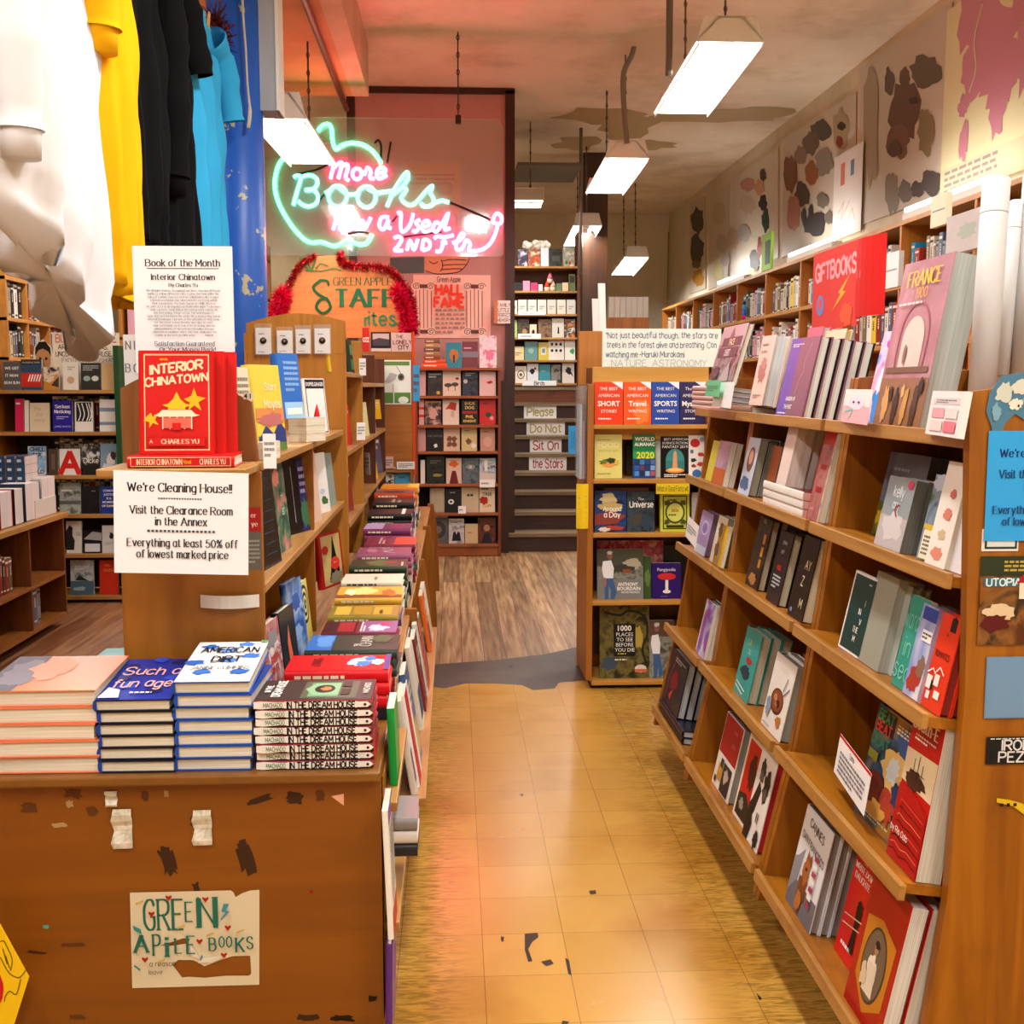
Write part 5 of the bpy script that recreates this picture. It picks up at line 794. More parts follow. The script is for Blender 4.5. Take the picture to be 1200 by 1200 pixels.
WALLB = [
 [(523, 401, 541, 429, '#1d7f92', 'teal book with a bronze helmet', [('e', .5, .5, .3, .22, '#b0702c'), ('p', [.3, .5, .7, .5, .62, .2, .38, .2], '#b0702c'), ('r', .44, .2, .56, .5, '#10303a')]), (542, 400, 560, 427, '#6a2a34', 'maroon book with a grey band', [('r', 0, .4, 1, .62, '#7a7480'), ('i', .1, .7, .9, .8, 1, 'pink')]), (562, 393, 582, 423, ('#cfc4cc', '#e2d8dc', '#c47a92'), 'pale grey and pink cover', [('b', .6, .4, .25, .2, '#d87a98')])],
 [(491, 434, 499, 462, '#cda4a0', 'narrow pinkish book', None), (501, 434, 519, 460, ('#16140f', '#2a261e', '#3a3428'), 'black cover with a gold seal', [('i', .1, .7, .9, .9, 2, 'silver'), ('e', .7, .12, .12, .07, 'gold')]), (519, 434, 540, 462, '#d9c9b0', 'cream cover with two dark trees', [('e', .3, .42, .22, .08, '#4a4630'), ('e', .68, .45, .2, .08, '#4a4630'), ('r', .28, .2, .32, .4, '#4a3a28'), ('r', .66, .2, .7, .4, '#4a3a28'), ('e', .8, .68, .1, .05, '#8a2a20')]), (542, 433, 560, 461, ('#1c2430', '#343f50', '#10151c'), 'navy cover with a white disc', [('e', .2, .55, .14, .08, 'silver'), ('i', .2, .75, .8, .9, 2, 'silver')]), (562, 435, 581, 463, '#dfc4bc', 'pale pink cover with a red bird', [('p', [.4, .55, .7, .62, .85, .55, .6, .48], '#b01c20')])],
 [(491, 468, 497, 497, '#d8a8a0', 'narrow pink and red striped book', [('r', 0, .6, 1, .7, 'red'), ('r', 0, .3, 1, .4, 'red')]), (498, 469, 517, 495, ('#14100e', '#5a4438', '#c49a88'), 'black cover with three figures', [('b', .5, .45, .3, .2, '#c9a090'), ('r', 0, .9, 1, .96, 'gold')]), (519, 468, 538, 497, '#e0d2c0', 'cream cover with a red roof', [('p', [.15, .6, .5, .9, .85, .85, .8, .55, .4, .62], '#b4301c'), ('r', .5, .3, .7, .55, '#c9b49a')]), (541, 468, 560, 495, '#100e0c', 'black cover with stacked yellow words', [T('SHOE', .85, '#f0d060', .12), T('DOG', .68, '#f0d060', .12), ('r', .05, .44, .95, .54, '#b01810'), T('PHIL', .32, '#f0d060', .12), T('KNIGHT', .15, '#f0d060', .1)]), (562, 467, 581, 496, '#c81a14', 'bright red cover with a dark emblem', [('e', .55, .38, .18, .1, '#2a4a3a'), ('e', .75, .25, .12, .08, 'pink'), ('i', .2, .75, .8, .85, 1, 'maroon')])],
 [(489, 500, 499, 527, '#c79a92', 'narrow rose cover', None), (500, 500, 519, 527, '#15130f', 'black cover with a small white running shape', [('t', 'THE WITCH', .5, .62, .09, '#8a8478'), ('b', .55, .22, .12, .08, 'white')]), (520, 500, 539, 528, '#dbc0a4', 'cream cover with four brown bees', [('b', .35, .5, .16, .12, '#7a5030'), ('b', .65, .5, .16, .12, '#7a5030'), ('b', .35, .28, .16, .12, '#7a5030'), ('b', .65, .28, .16, .12, '#7a5030')]), (541, 500, 559, 527, '#d6c68a', 'pale yellow cover with a white sticker', [('b', .45, .4, .2, .12, '#6a5a3a'), ('e', .78, .22, .16, .1, 'white'), ('i', .2, .8, .8, .88, 1, '#6a6a5a')]), (563, 501, 580, 528, '#c99a84', 'tan cover with a drawn face', [('e', .5, .4, .3, .22, '#d8b09a'), ('i', .2, .78, .8, .88, 1, '#8a5a48')])],
 [(493, 539, 498, 566, '#e6e0d4', 'thin white spine', None), (500, 534, 521, 564, ('#141812', '#22281c', '#0e100c'), 'black cover with green flecks', [('i', .2, .7, .8, .85, 2, '#6a6a5a'), ('b', .6, .3, .3, .05, '#8a8a3a')]), (523, 537, 541, 564, '#d9c3ac', 'cream cover with an orange blossom and red steps', [('b', .5, .78, .3, .14, '#e0641c'), ('p', [.2, 0, .8, 0, .62, .5, .38, .5], '#6a1a18')]), (542, 537, 561, 564, ('#4a5a60', '#66767c', '#36444a'), 'slate blue cover with a pale eye', [('e', .5, .65, .28, .1, '#8a9aa0'), ('e', .5, .65, .1, .06, '#d8c8b8')]), (562, 537, 581, 565, ('#8fa4b4', '#c9d2d8', '#5f7484'), 'pale blue cover behind a white card', [('r', .3, .5, .5, .95, 'white'), ('r', 0, 0, 1, .4, '#d9cfc0')])],
 [(504, 572, 521, 597, '#a49a80', 'grey green plain cover', [('r', .1, .05, .9, .95, '#b0a68a')]), (522, 573, 541, 598, '#16181a', 'black cover with a white ring', [('e', .35, .45, .18, .11, 'white'), ('e', .35, .45, .08, .05, '#16181a'), ('i', .3, .8, .8, .88, 1, 'silver')]), (541, 571, 561, 598, '#cdbf9c', 'cream cover with small spectacles', [('e', .4, .68, .09, .05, '#4a4030'), ('e', .6, .68, .09, .05, '#4a4030')]), (562, 570, 580, 597, '#e4d6b4', 'cream cover with a red blot and dark words', [('b', .3, .45, .28, .16, '#b02018'), T('TREE', .7, '#2a1c10', .12), T('CLIFF', .25, '#c08a1c', .1), ('i', .1, .85, .9, .95, 1, '#2a1c10')])],
 [(501, 605, 525, 637, '#5c5a58', 'grey cover with a dark circle', [('e', .5, .5, .4, .32, '#3a3836'), ('e', .5, .5, .2, .14, '#6a6866'), ('r', 0, .95, 1, 1, 'silver')]), (526, 608, 544, 636, ('#b8b4ba', '#d0c8c0', '#8a8c9a'), 'pale cover with a couple in silhouette', [('p', [.2, .1, .8, .1, .72, .42, .6, .5, .5, .35, .4, .5, .28, .42], '#16121a'), ('i', .15, .8, .85, .92, 2, '#4a4a5a')]), (545, 614, 560, 637, '#d2b98e', 'small tan booklet', [('i', .2, .5, .8, .6, 1, '#8a6a40')]), (560, 607, 581, 636, ('#4a2216', '#6a3420', '#32160e'), 'brown portrait cover', [('e', .5, .6, .18, .13, '#b07a5c'), ('p', [.2, 0, .8, 0, .65, .4, .35, .4], '#1c1a26')])],
]
for k, rw in enumerate(WALLB):
    for x0, y0, x1, y1, col, look, art in rw:
        facebook(FY+.03, x0, y0, x1, y1, col, '%s, %s of the pink wall bookcase' % (look, rows[k]), art, group='face out books of the pink wall bookcase', z=ZT[k]+.001, hard=False)
a = P(497, 430, FY+.05)
for k, (c, x0, x1) in enumerate((('#e0542a', 494, 524), ('#d8501e', 496, 522), ('#8a4a2a', 497, 516), ('#a07a50', 498, 515), ('#6a4a34', 497, 516), ('#b08a5c', 498, 515), ('#7a5a3c', 498, 516))):
    p0, p1 = P(x0, 430, FY+.05), P(x1, 430, FY+.05)
    book(SPINE((p1.x, FY+.03, ZT[0]+.001+.034*(k+1))), .14, p1.x-p0.x, .0335, c, 'brown spined book topping the tall pile on the pink wall bookcase', None, [('i', .1, .2, .9, .8, 1, 'cream')], False, 'pile on the pink wall bookcase', whole=True, mass=k < 6)
a = P(569, 430, FY+.02); mb = MB(); mb.box((-.09, 0, 0), (.11, .12, .03), '#8b9298'); tag(mb.build('display_block', M=Matrix.Translation((a.x, FY+.06, ZT[0]+.0005))), 'grey block under the pale cover on the pink wall bookcase', 'block')
bpy.data.objects['display_block'].location.y = FY+.13
for k, (x0, y0, x1, y1, lb) in enumerate(((537, 593, 546, 602, 'white shelf tag under the ring cover'), (562, 562, 580, 571, 'white card clipped on the fourth shelf of the pink wall bookcase'))):
    a, w, h = facing(x0, y0, x1, y1, FY-.034); sheet('shelf_tag', lb, 'tag', Matrix.Translation(a), w, h, 'paper', [('i', .1, .3, .9, .7, 1, 'grey')], .001)
# ---- bookcase standing on the stairs
SY = 12.0; xl, xr = P(588, 400, SY).x, P(676, 400, SY).x; SZT = [P(630, y, SY).z for y in (312, 341, 368, 395.5, 422, 449)]
o = thing('bookcase', 'tall dark bookcase standing at the head of the stairs with cards and toys', 'bookcase', (xl, SY, 1.28)); OX = (xl, SY, 1.28)
for x in (xl-.025, xr): boardbox(o, x, SY-.01, x+.025, SY+.26, 1.28, SZT[0]+.35, DK, 'side_panel', OX)
for z in SZT: boardbox(o, xl, SY-.02, xr, SY+.26, z-.022, z, LIPX, 'shelf', OX)
boardbox(o, xl, SY+.25, xr, SY+.27, 1.28, SZT[0]+.02, mat('#5a3212', .5), 'back_panel', OX); boardbox(o, xl, SY, xr, SY+.015, 1.28, SZT[5]-.022, DKX, 'kick_board', OX)
STB = [
 [(607, 292, 618, 311, ('#2a1a48', '#101018', '#d8c8e0'), 'violet and black boxed set', None), (619, 293, 633, 311, ('#e05a1c', '#7a2a18', '#f0c8a0'), 'fiery orange cover', None), (634, 290, 643, 311, '#d5dce2', 'white blue upright card', None), (644, 291, 659, 310, ('#1e1e1c', '#34342e', '#121210'), 'black lantern print box', [('r', .2, .3, .8, .6, '#4a4a40')]), (660, 289, 673, 312, ('#b8b29c', '#8a8a78', '#d8d2bc'), 'grey card with small green and red toys', [('e', .3, .2, .12, .1, '#2a6a3a'), ('e', .6, .18, .12, .1, '#b8402a')])],
 [(590, 330, 600, 341, '#cbb26a', 'tan small box', None), (601, 331, 612, 340, '#241c18', 'dark small box', None), (613, 329, 621, 340, '#e08aa0', 'pink small box', None), (622, 331, 630, 340, '#b02a5a', 'magenta small box', None), (631, 333, 636, 340, '#d8b8c0', 'pale pink tiny box', None), (652, 332, 658, 340, '#4a6a3a', 'green tiny box', None), (659, 331, 666, 340, '#d8b48a', 'cream small box', None), (667, 321, 674, 340, '#5a6a3a', 'olive stacked box', [('r', .1, .5, .9, .9, '#3a2a20')])],
 [(595, 352, 606, 367, '#d9d4c8', 'white card with a black ring', [('e', .5, .5, .3, .26, 'black'), ('e', .5, .5, .22, .2, '#d9d4c8')])] + [(596+11.4*k, 351, 606+11.4*k, 367, c, lb, [('i', .2, .3, .8, .6, 2, 'grey')]) for k, (c, lb) in enumerate((('#cfcabe', 'grey white card beside the ring card'), ('#d8d2c4', 'ivory card, third in the row'), ('#d2ccc0', 'ivory card, fourth in the row'), ('#cac4b4', 'ivory card, fifth in the row'), ('#d6cebc', 'ivory card, sixth in the row'), ('#c9c6bc', 'ivory card, last in the row')), 1)],
 [(593, 375, 606, 394, '#a8c878', 'pale green cover with a black squiggle', [('l', [.3, .4, .6, .5, .5, .25, .8, .3], .05, 'black', 1)]), (607, 374, 620, 394, ('#1c1a16', '#5a4a34', '#2a241c'), 'dark cover with a tan fox', [('b', .6, .3, .25, .18, '#a88a5c')]), (621, 380, 629, 394, '#d8d0b0', 'cream cover with a black cat', [('b', .5, .4, .25, .2, 'black')]), (631, 374, 646, 394, ('#6a4a34', '#8a6a4a', '#4a3020'), 'brown animal cover', None), (647, 373, 661, 394, '#d0cbbc', 'white cover with a thin cat', [('p', [.45, .2, .6, .2, .58, .55, .48, .55], 'black')]), (662, 374, 674, 394, ('#d8d0c0', '#1c1814', '#d07a2c'), 'orange and black cat cover', None)],
 [(588, 401, 600, 421, ('#1a1412', '#8a1c18', '#120e0c'), 'black and red cover', None), (601, 406, 614, 421, '#d5c492', 'small cream cover', [('i', .2, .3, .8, .6, 2, '#7a6a40')]), (615, 400, 630, 421, '#5c8a88', 'sea grey cover', [('b', .5, .5, .2, .15, '#8ab0a8')]), (631, 401, 643, 421, '#c8b43a', 'yellow cover with a framed picture', [('r', .25, .3, .75, .75, '#d8d2c0'), ('r', .35, .4, .65, .65, '#6a8a90')]), (643, 397, 661, 423, '#dcd6ca', 'white sheet of dark beetles', [('e', x, y, .09, .07, '#1c1a18') for x in (.22, .5, .78) for y in (.75, .45)]), (662, 396, 674, 431, '#e4e2d8', 'white hanging card with a green parrot', [('b', .7, .4, .22, .14, '#2a9a4a')])],
 [(589, 428, 603, 447, ('#4a5a6a', '#7a8a98', '#2a3640'), 'blue grey bird cover', None), (604, 429, 617, 447, '#e0d8c4', 'cream cover with a ring of birds', [('e', .5, .5, .34, .26, '#8a3a3a'), ('e', .5, .5, .26, .2, '#e0d8c4'), ('b', .5, .5, .12, .1, '#3a5a3a')]), (618, 426, 631, 446, '#d6dadc', 'white cover with a black bird', [('b', .45, .6, .25, .14, 'black'), ('e', .7, .75, .1, .06, '#8a2a20')]), (632, 427, 645, 444, '#2d8a9a', 'turquoise cover', [('i', .2, .6, .8, .7, 1, 'silver')]), (646, 427, 657, 446, ('#6a665c', '#8a867a', '#3a3630'), 'grey owl cover', None), (659, 425, 673, 446, '#d2ccc0', 'white cover with a perched crow', [('b', .5, .6, .24, .18, 'black'), ('p', [.6, .5, .95, .3, .7, .62], 'black')])],
]
for k, rw in enumerate(STB):
    for x0, y0, x1, y1, col, look, art in rw:
        facebook(SY+.02, x0, y0, x1, y1, col, '%s on the %s shelf of the stair bookcase' % (look, ORD[k]), art, .018 if k != 1 else .06, 'small things and cards on the stair bookcase', z=SZT[k]+.001, hard=False, cat='book' if k not in (1, 2) else 'card', name='book' if k not in (1, 2) else ('gift_box' if k == 1 else 'greeting_card'))
for x, c, lb, z in ((641, '#d83a1c', 'orange red pointed gnome on the stair bookcase', 0), (648, '#e0b49a', 'pale pointed gnome on the stair bookcase', 0), (644.5, '#d86a8a', 'pink pointed gnome perched above two others on the stair bookcase', 1)):
    a = P(x, 340, SY+.06); g = thing('gnome', lb, 'gnome', (a.x, SY+.06, SZT[1]+.001+.085*z), group='gnomes on the stair bookcase')
    mb = MB(); mb.tube([(0, 0, 0), (0, 0, .04), (0, 0, .055)], [.03, .032, .026], mat('#e8d2b8'), 12); mb.build('body', g)
    mb = MB(); mb.tube([(0, 0, .045), (0, 0, .07), (0, 0, .115)], [.034, .024, .002], mat(c), 12); mb.build('hat', g)
a = P(628, 287, SY+.1); mb = MB(); rr = random.Random(4)
for k in range(26): mb.ball((rr.uniform(-.12, .12), rr.uniform(-.03, .03), .03+rr.uniform(-.02, .03)), .035, .03, .03, mat('#ece6d8', .9), 8, 6)
tag(mb.build('plush_toy', loc=(a.x, SY+.1, P(628, 291, SY+.1).z)), 'fluffy white plush lying along the top of the stair bookcase', 'toy')
for x0, y0, x1, y1, s_, lb in ((612, 446, 652, 452, 'Birds', 'white card lettered Birds on the lowest stair bookcase shelf'), (607, 391, 634, 397, '', 'white label strip under the cat covers of the stair bookcase'), (607, 365, 639, 369, '', 'white label strip under the row of ivory cards')):
    a, w, h = facing(x0, y0, x1, y1, SY-.022); sheet('shelf_label', lb, 'label', Matrix.Translation(a), w, h, 'paper', [('s', s_, .5, .5, .7, '#20242a', 'hand', 1.1)] if s_ else [('i', .1, .3, .9, .7, 1, 'grey')], .001)
a, w, h = facing(666, 499, 676, 532, 9.86); sheet('paper_note', 'bright blue handwritten paper at the side of the stairs', 'note', Matrix.Translation(a), w, h, '#3aa0e0', [('l', [.3+.2*k, .2, .35+.2*k, .8], .012, '#1a4a7a') for k in range(3)], .001)
# ---- kiosk facing the shop front
KY = 5.35; xl, xr = P(686, 640, KY).x, P(832, 640, KY).x; KZ = [P(750, y, KY).z for y in (497.5, 561, 624, 703, 796)]; ztop = P(750, 430, KY).z
o = thing('book_kiosk', 'narrow wooden kiosk at the end of the aisle with five shelves of face out books', 'bookcase', (xl, KY, 0)); OX = (xl, KY, 0)
KW = wood('#8f5416', '#ab6a22', 2, .4, '#643410'); KX = wood('#b07a30', '#c48c3c', 0, .4, '#7a4c1c')
boardbox(o, xl-.0, KY-.05, xl+.03, KY+.3, .05, ztop-.08, KW, 'side_panel', OX); boardbox(o, xr-.03, KY-.02, xr, KY+.3, .05, ztop-.08, KW, 'side_panel', OX)
boardbox(o, xl+.03, KY+.26, xr-.03, KY+.28, .1, ztop, wood('#5c2f0e', '#713e14', 2), 'back_panel', OX)
zhb = P(750, 446, KY).z; boardbox(o, xl+.035, KY+.05, xr-.01, KY+.07, zhb-.28, ztop, wood('#c08a38', '#d29c48', 0, .4, '#8a5c22'), 'header_board', OX)
for z in KZ: boardbox(o, xl+.03, KY-.03, xr-.03, KY+.26, z-.02, z, KX, 'shelf', OX)
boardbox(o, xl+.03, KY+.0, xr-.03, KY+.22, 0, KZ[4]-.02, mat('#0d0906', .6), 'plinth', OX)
ban = lambda l1, l2, l3, l4: [('p', [.6, 1, 1, 1, 1, .82], '#e8eaf0'), ('t', l1, .5, .84, .075, 'white', .8), ('t', l2, .5, .68, .075, 'white', .8), ('T', l3, .5, .49, .12, 'white', .84), ('t', l4, .5, .31, .075, 'white', .84), ('i', .12, .1, .88, .16, 1, 'white')]
KB = [
 (0, 697, 447, 730, 496, '#e23c10', 'vermilion anthology lettered Short Stories', ban('THE BEST', 'AMERICAN', 'SHORT', 'STORIES')), (0, 731, 447, 763, 496, '#e85414', 'orange anthology lettered Travel', [('b', .65, .3, .3, .3, '#f07a2a')] + ban('THE BEST', 'AMERICAN', 'Travel', 'WRITING')), (0, 764, 447, 796, 496, '#2447a0', 'blue anthology lettered Sports', ban('THE BEST', 'AMERICAN', 'SPORTS', 'WRITING')), (0, 797, 447, 827, 496, '#2c2454', 'dark violet anthology lettered Mystery', ban('The Best', 'AMERICAN', 'Mystery', 'STORIES')),
 (1, 697, 509, 729, 560, '#ddd47a', 'pale yellow cookery anthology with a bowl of fruit', [('t', 'FOOD', .5, .77, .13, '#efe9b4'), ('t', 'WRITING 2019', .5, .63, .05, '#a8a050'), ('i', .1, .85, .9, .9, 1, '#a8a050'), ('b', .5, .36, .34, .1, '#3a4a1c'), ('e', .5, .31, .24, .06, '#e8a04a'), ('b', .35, .38, .1, .06, '#6a7a20'), ('b', .62, .4, .12, .06, '#2a3a18'), ('b', .8, .36, .08, .06, '#d8b03a'), ('i', .1, .08, .9, .13, 1, '#a8a050')]), (1, 742, 509, 768, 560, '#1c7a44', 'green almanac with a yellow year', [('r', 0, 0, 1, .45, '#1f3a8a'), ('r', 0, .45, 1, .62, '#2a9a4a'), ('T', 'WORLD', .52, .9, .09, 'white'), ('T', 'ALMANAC', .52, .78, .08, 'white'), ('T', '2020', .55, .53, .15, '#e8e02a')] + [('r', .06+.24*i, .05+.13*j, .26+.24*i, .16+.13*j, c) for i, j, c in ((0, 0, '#4a8ad0'), (1, 0, '#1a2a4a'), (2, 0, '#8ab0e0'), (3, 0, '#a05a5a'), (0, 1, '#2a5aa8'), (1, 1, '#6a3a4a'), (2, 1, '#2a3a6a'), (3, 1, '#7aa0d0'), (0, 2, '#14305a'), (1, 2, '#3a7ab8'), (2, 2, '#1c4a7a'), (3, 2, '#4a6a9a'))]), (1, 775, 511, 807, 560, '#0e0d0c', 'black anthology with a glowing glass dome', [('t', 'BEST AMERICAN', .55, .93, .06, 'white'), ('t', 'SCIENCE FICTION', .5, .84, .06, 'white'), ('t', 'FANTASY 2019', .5, .75, .07, 'white'), ('e', .5, .42, .34, .28, '#3a8a86'), ('r', .16, .2, .84, .42, '#2f7a78'), ('p', [.4, .18, .6, .18, .56, .6, .5, .66, .44, .6], '#d89a6a'), ('e', .5, .18, .34, .06, '#e0903a'), ('e', .5, .2, .26, .04, '#f0c070'), ('i', .1, .02, .9, .1, 2, 'white')]), (1, 807, 510, 826, 560, '#e8e2da', 'white cover scattered with red and blue cut shapes', [('e', .4, .82, .3, .1, '#b8201c'), ('e', .5, .1, .28, .1, '#3a6aa8'), ('b', .75, .55, .2, .05, '#c8302c'), ('b', .3, .42, .18, .05, '#2a2a2c'), ('b', .7, .33, .2, .05, '#c83a30'), ('b', .3, .28, .15, .04, '#8a2a28'), ('b', .8, .9, .12, .06, '#8a9ac0'), ('b', .2, .62, .12, .05, '#5a6a8a')]),
 (2, 697, 575, 734, 623, ('#1c2f5e', '#28427a', '#142248'), 'blue cover with a yellow cumulus cloud', [('b', .45, .78, .28, .16, '#d8c890'), ('b', .5, .62, .36, .14, '#c9b070'), ('p', [0, .42, .5, .5, 1, .4, .7, .2, 0, .16], '#8a3a30'), ('s', 'Around', .55, .56, .1, 'white', 'hand', 1.2, .6), ('s', 'a Day', .55, .42, .12, 'white', 'hand', 1.3, .5), ('b', .6, .1, .3, .06, '#a83a2c'), ('b', .3, .06, .2, .05, '#d8d0c0')]), (2, 735, 576, 767, 623, ('#26323c', '#3a4a54', '#1a2228'), 'dark slate cover lettered Universe', [('t', 'The', .5, .82, .07, 'white'), ('s', 'Universe', .52, .68, .14, 'white', 'hand', 1.3, .85), ('b', .4, .3, .3, .16, '#4a4438'), ('b', .7, .25, .2, .2, '#2c4250')]), (2, 774, 578, 808, 623, '#c8cc4a', 'lime green almanac with ornate black frame', [('r', .08, .06, .92, .94, '#3a4018'), ('r', .12, .09, .88, .91, '#c4c84a'), ('e', .5, .5, .34, .3, '#4a5020'), ('e', .5, .5, .28, .24, '#d2d466'), ('T', '2020', .5, .55, .07, '#b03018'), ('i', .28, .4, .72, .47, 1, '#4a5020'), ('r', .2, .1, .8, .17, '#2a3010'), ('i', .25, .78, .75, .86, 1, '#3a4018'), ('b', .22, .75, .1, .07, '#4a5020'), ('b', .78, .75, .1, .07, '#4a5020'), ('b', .22, .25, .1, .07, '#4a5020'), ('b', .78, .25, .1, .07, '#4a5020')]), (2, 811, 577, 824, 623, '#a9a4a8', 'grey cover half hidden by the slanted rack', None),
 (3, 700, 644, 754, 703, ('#5c5c52', '#8a8a7e', '#44463c'), 'grey street photo cover with a man in a white shirt', [('r', 0, .66, 1, 1, '#4a4a3a'), ('b', .75, .7, .2, .12, '#b0a890'), ('b', .5, .62, .3, .08, '#3a3a30'), ('r', .55, .52, .72, .6, '#8a4a30'), ('r', 0, 0, 1, .4, '#7a7a76'), ('p', [.12, .76, .3, .78, .36, .62, .34, .42, .14, .42, .1, .6], '#e6e6ea'), ('e', .27, .87, .06, .08, '#8a5a48'), ('b', .27, .93, .06, .04, '#c9c4c0'), ('p', [.15, .42, .34, .42, .42, .12, .36, 0, .28, 0, .3, .18, .24, .28, .24, 0, .16, 0], '#3a5a8a'), ('e', .16, .34, .035, .1, '#9a6a54'), ('T', 'ANTHONY', .66, .3, .07, 'white', .44), ('T', 'BOURDAIN', .68, .215, .07, 'white', .5), ('t', 'REMEMBERED', .72, .14, .045, 'white', .46)]), (3, 755, 652, 763, 702, '#35502a', 'narrow green cover with leaves', [('b', .5, .5, .4, .2, '#5a7a3a')]), (3, 764, 660, 798, 703, '#2a1464', 'deep purple cover with a red mushroom', [('t', 'Pangipedia', .5, .82, .09, 'white'), ('r', .46, .18, .56, .56, '#e8dfd4'), ('e', .51, .62, .32, .1, '#c42a2c'), ('e', .51, .2, .14, .05, '#e8dfd4'), ('i', .3, .04, .7, .09, 1, '#6a5a9a')]),
 (4, 703, 710, 761, 795, ('#4a4222', '#6e6430', '#2a2816'), 'olive map cover with a black title block', [('l', [.1, .9, .4, .86, .6, .92, .9, .84, .96, .6, .86, .4, .94, .2], .03, '#1e1c10', 1), ('b', .2, .2, .16, .1, '#3a4a5a'), ('b', .75, .55, .12, .16, '#b09a40'), ('r', .28, .3, .72, .74, '#141412'), ('T', '1000', .5, .685, .075, 'white', .4), ('t', 'PLACES', .5, .60, .052, 'white', .4), ('t', 'TO SEE', .5, .53, .052, 'white', .4), ('t', 'BEFORE', .5, .46, .052, 'white', .4), ('t', 'YOU DIE', .5, .39, .052, 'white', .4), ('i', .36, .32, .64, .35, 1, '#c8b43a'), ('i', .3, .24, .7, .27, 1, 'white'), ('e', .82, .13, .12, .055, '#d8c8c0'), ('r', .70, .08, .94, .125, '#c4664a')]),
 (4, 761, 728, 790, 796, ('#5c5c52', '#8a8a7e', '#44463c'), 'smaller copy of the street photo cover beside the map cover', [('r', 0, .72, 1, 1, '#5a4038'), ('p', [.1, .74, .36, .76, .44, .6, .42, .42, .14, .42, .06, .6], '#e6e6ea'), ('e', .3, .88, .1, .08, '#8a5a48'), ('b', .3, .93, .1, .04, '#c9c4c0'), ('p', [.16, .42, .42, .42, .55, .05, .4, 0, .36, .2, .28, 0, .18, 0], '#3a5a8a')]),
]
for s, x0, y0, x1, y1, col, look, art in KB:
    a, w, h = facing(x0, y0, x1, y1, KY+.02); h += a.z-KZ[s]; a.z = KZ[s]+.001
    book(standing(a, 0, 5), w, h-.002, .03 if s != 1 else .022, noisy(*col) if isinstance(col, tuple) else col, look + ' on the kiosk', art, None, False, 'face out books on the kiosk')
for x0, y0, x1, y1, Y, col, s, lb in ((700, 634, 777, 702, KY+.16, ('#d87a8a', '#c42a5a', '#e8b0a0'), 3, 'pink and coral flowered book at the back of the kiosk fourth shelf'), (778, 640, 812, 702, KY+.12, '#1a1c18', 3, 'black book behind the mushroom cover'), (734, 520, 742, 560, KY+.16, '#3a2a1c', 1, 'dark spine between the yellow and green almanacs at the back'), (768, 514, 775, 560, KY+.06, '#e2ded2', 1, 'white edged book pressed beside the green almanac'), (708, 572, 760, 622, KY+.18, '#e8a8b8', 2, 'pink book hidden behind the cumulus cover'), (764, 728, 815, 796, KY+.16, '#3a3a30', 4, 'dark book behind the smaller street photo cover')):
    facebook(Y, x0, y0, x1, y1, col, lb, None, .02, None, 3, z=KZ[s]+.001, hard=False)
a, w, h = facing(769, 565, 808, 572, KY-.035); sheet('shelf_label', 'yellow strip label hanging on the second kiosk shelf', 'label', Matrix.Translation((a.x, KY-.034, KZ[1]-.07)), w, .05, '#e0c41c', [('s', 'What is Good Facts wit', .5, .5, .5, '#3a3418', 'hand', .8)], .001)
a = P(708, 428, KY); a2, w, h = facing(706, 385, 845, 430, KY+.04)
sheet('handwritten_sign', 'long white handwritten sign standing on the kiosk header', 'sign', Matrix.Translation((a2.x, KY+.05, ztop+.001)), w, h, '#e8efe6', [('s', '"Not just beautiful though, the stars are', .5, .83, .15, '#28346e', 'hand', .8, .94, .6), ('s', 'trees in the forest alive and breathing. Con', .5, .58, .15, '#28346e', 'hand', .8, .92, .6), ('s', 'watching me.-Haruki Murakami', .36, .33, .15, '#28346e', 'hand', .8, .66, .6), ('s', 'NATURE  ASTRONOMY', .48, .1, .17, '#b4bcb8', 'hand', .7, .86)], .004)
# board and pamphlet pocket beside the kiosk
a, w, h = facing(676, 388, 740, 760, 5.78); mb = MB(); mb.box((a.x, 5.78, 0), (a.x+w*.9, 5.81, P(690, 388, 5.78).z), wood('#b06a20', '#c47c2c', 2, .4, '#7a4214')); tag(mb.build('plywood_board', bevel=.003), 'orange plywood board standing behind the kiosk', 'board')
a, w, h = facing(681, 452, 692, 562, KY-.06); o = thing('pamphlet_holder', 'clear acrylic pamphlet holder on the kiosk side', 'holder', (P(686, 600, KY).x-.001, KY-.03, a.z))
mb = MB(); mb.box((-.035, 0, 0), (-.0005, .16, h), clearmat('#e8eef0', .12, .12)); mb.build('acrylic_pocket', o)
mb = MB(); mb.box((-.03, .01, .0), (-.02, .15, h*.8), '#d8dce0'); mb.box((-.018, .01, .0), (-.008, .15, h*.62), '#c88a9a'); mb.build('pamphlets', o)
a, w, h = facing(676, 566, 690, 618, KY-.02); mb = MB(); zz = [(0, 0), (.055, .03), (.06, .235), (.03, .24)]
sheet('paper_note', 'curling yellow note taped to the kiosk side', 'note', standing((P(675, 616, KY-.06).x, KY-.065, a.z), 0, 0), w, h, '#e8c418', [('l', [.2, .2+.12*k, .8, .24+.12*k], .014, '#5a4a10') for k in range(5)], .0006, curl=.01)
a, w, h = facing(690, 566, 694, 740, KY-.052)
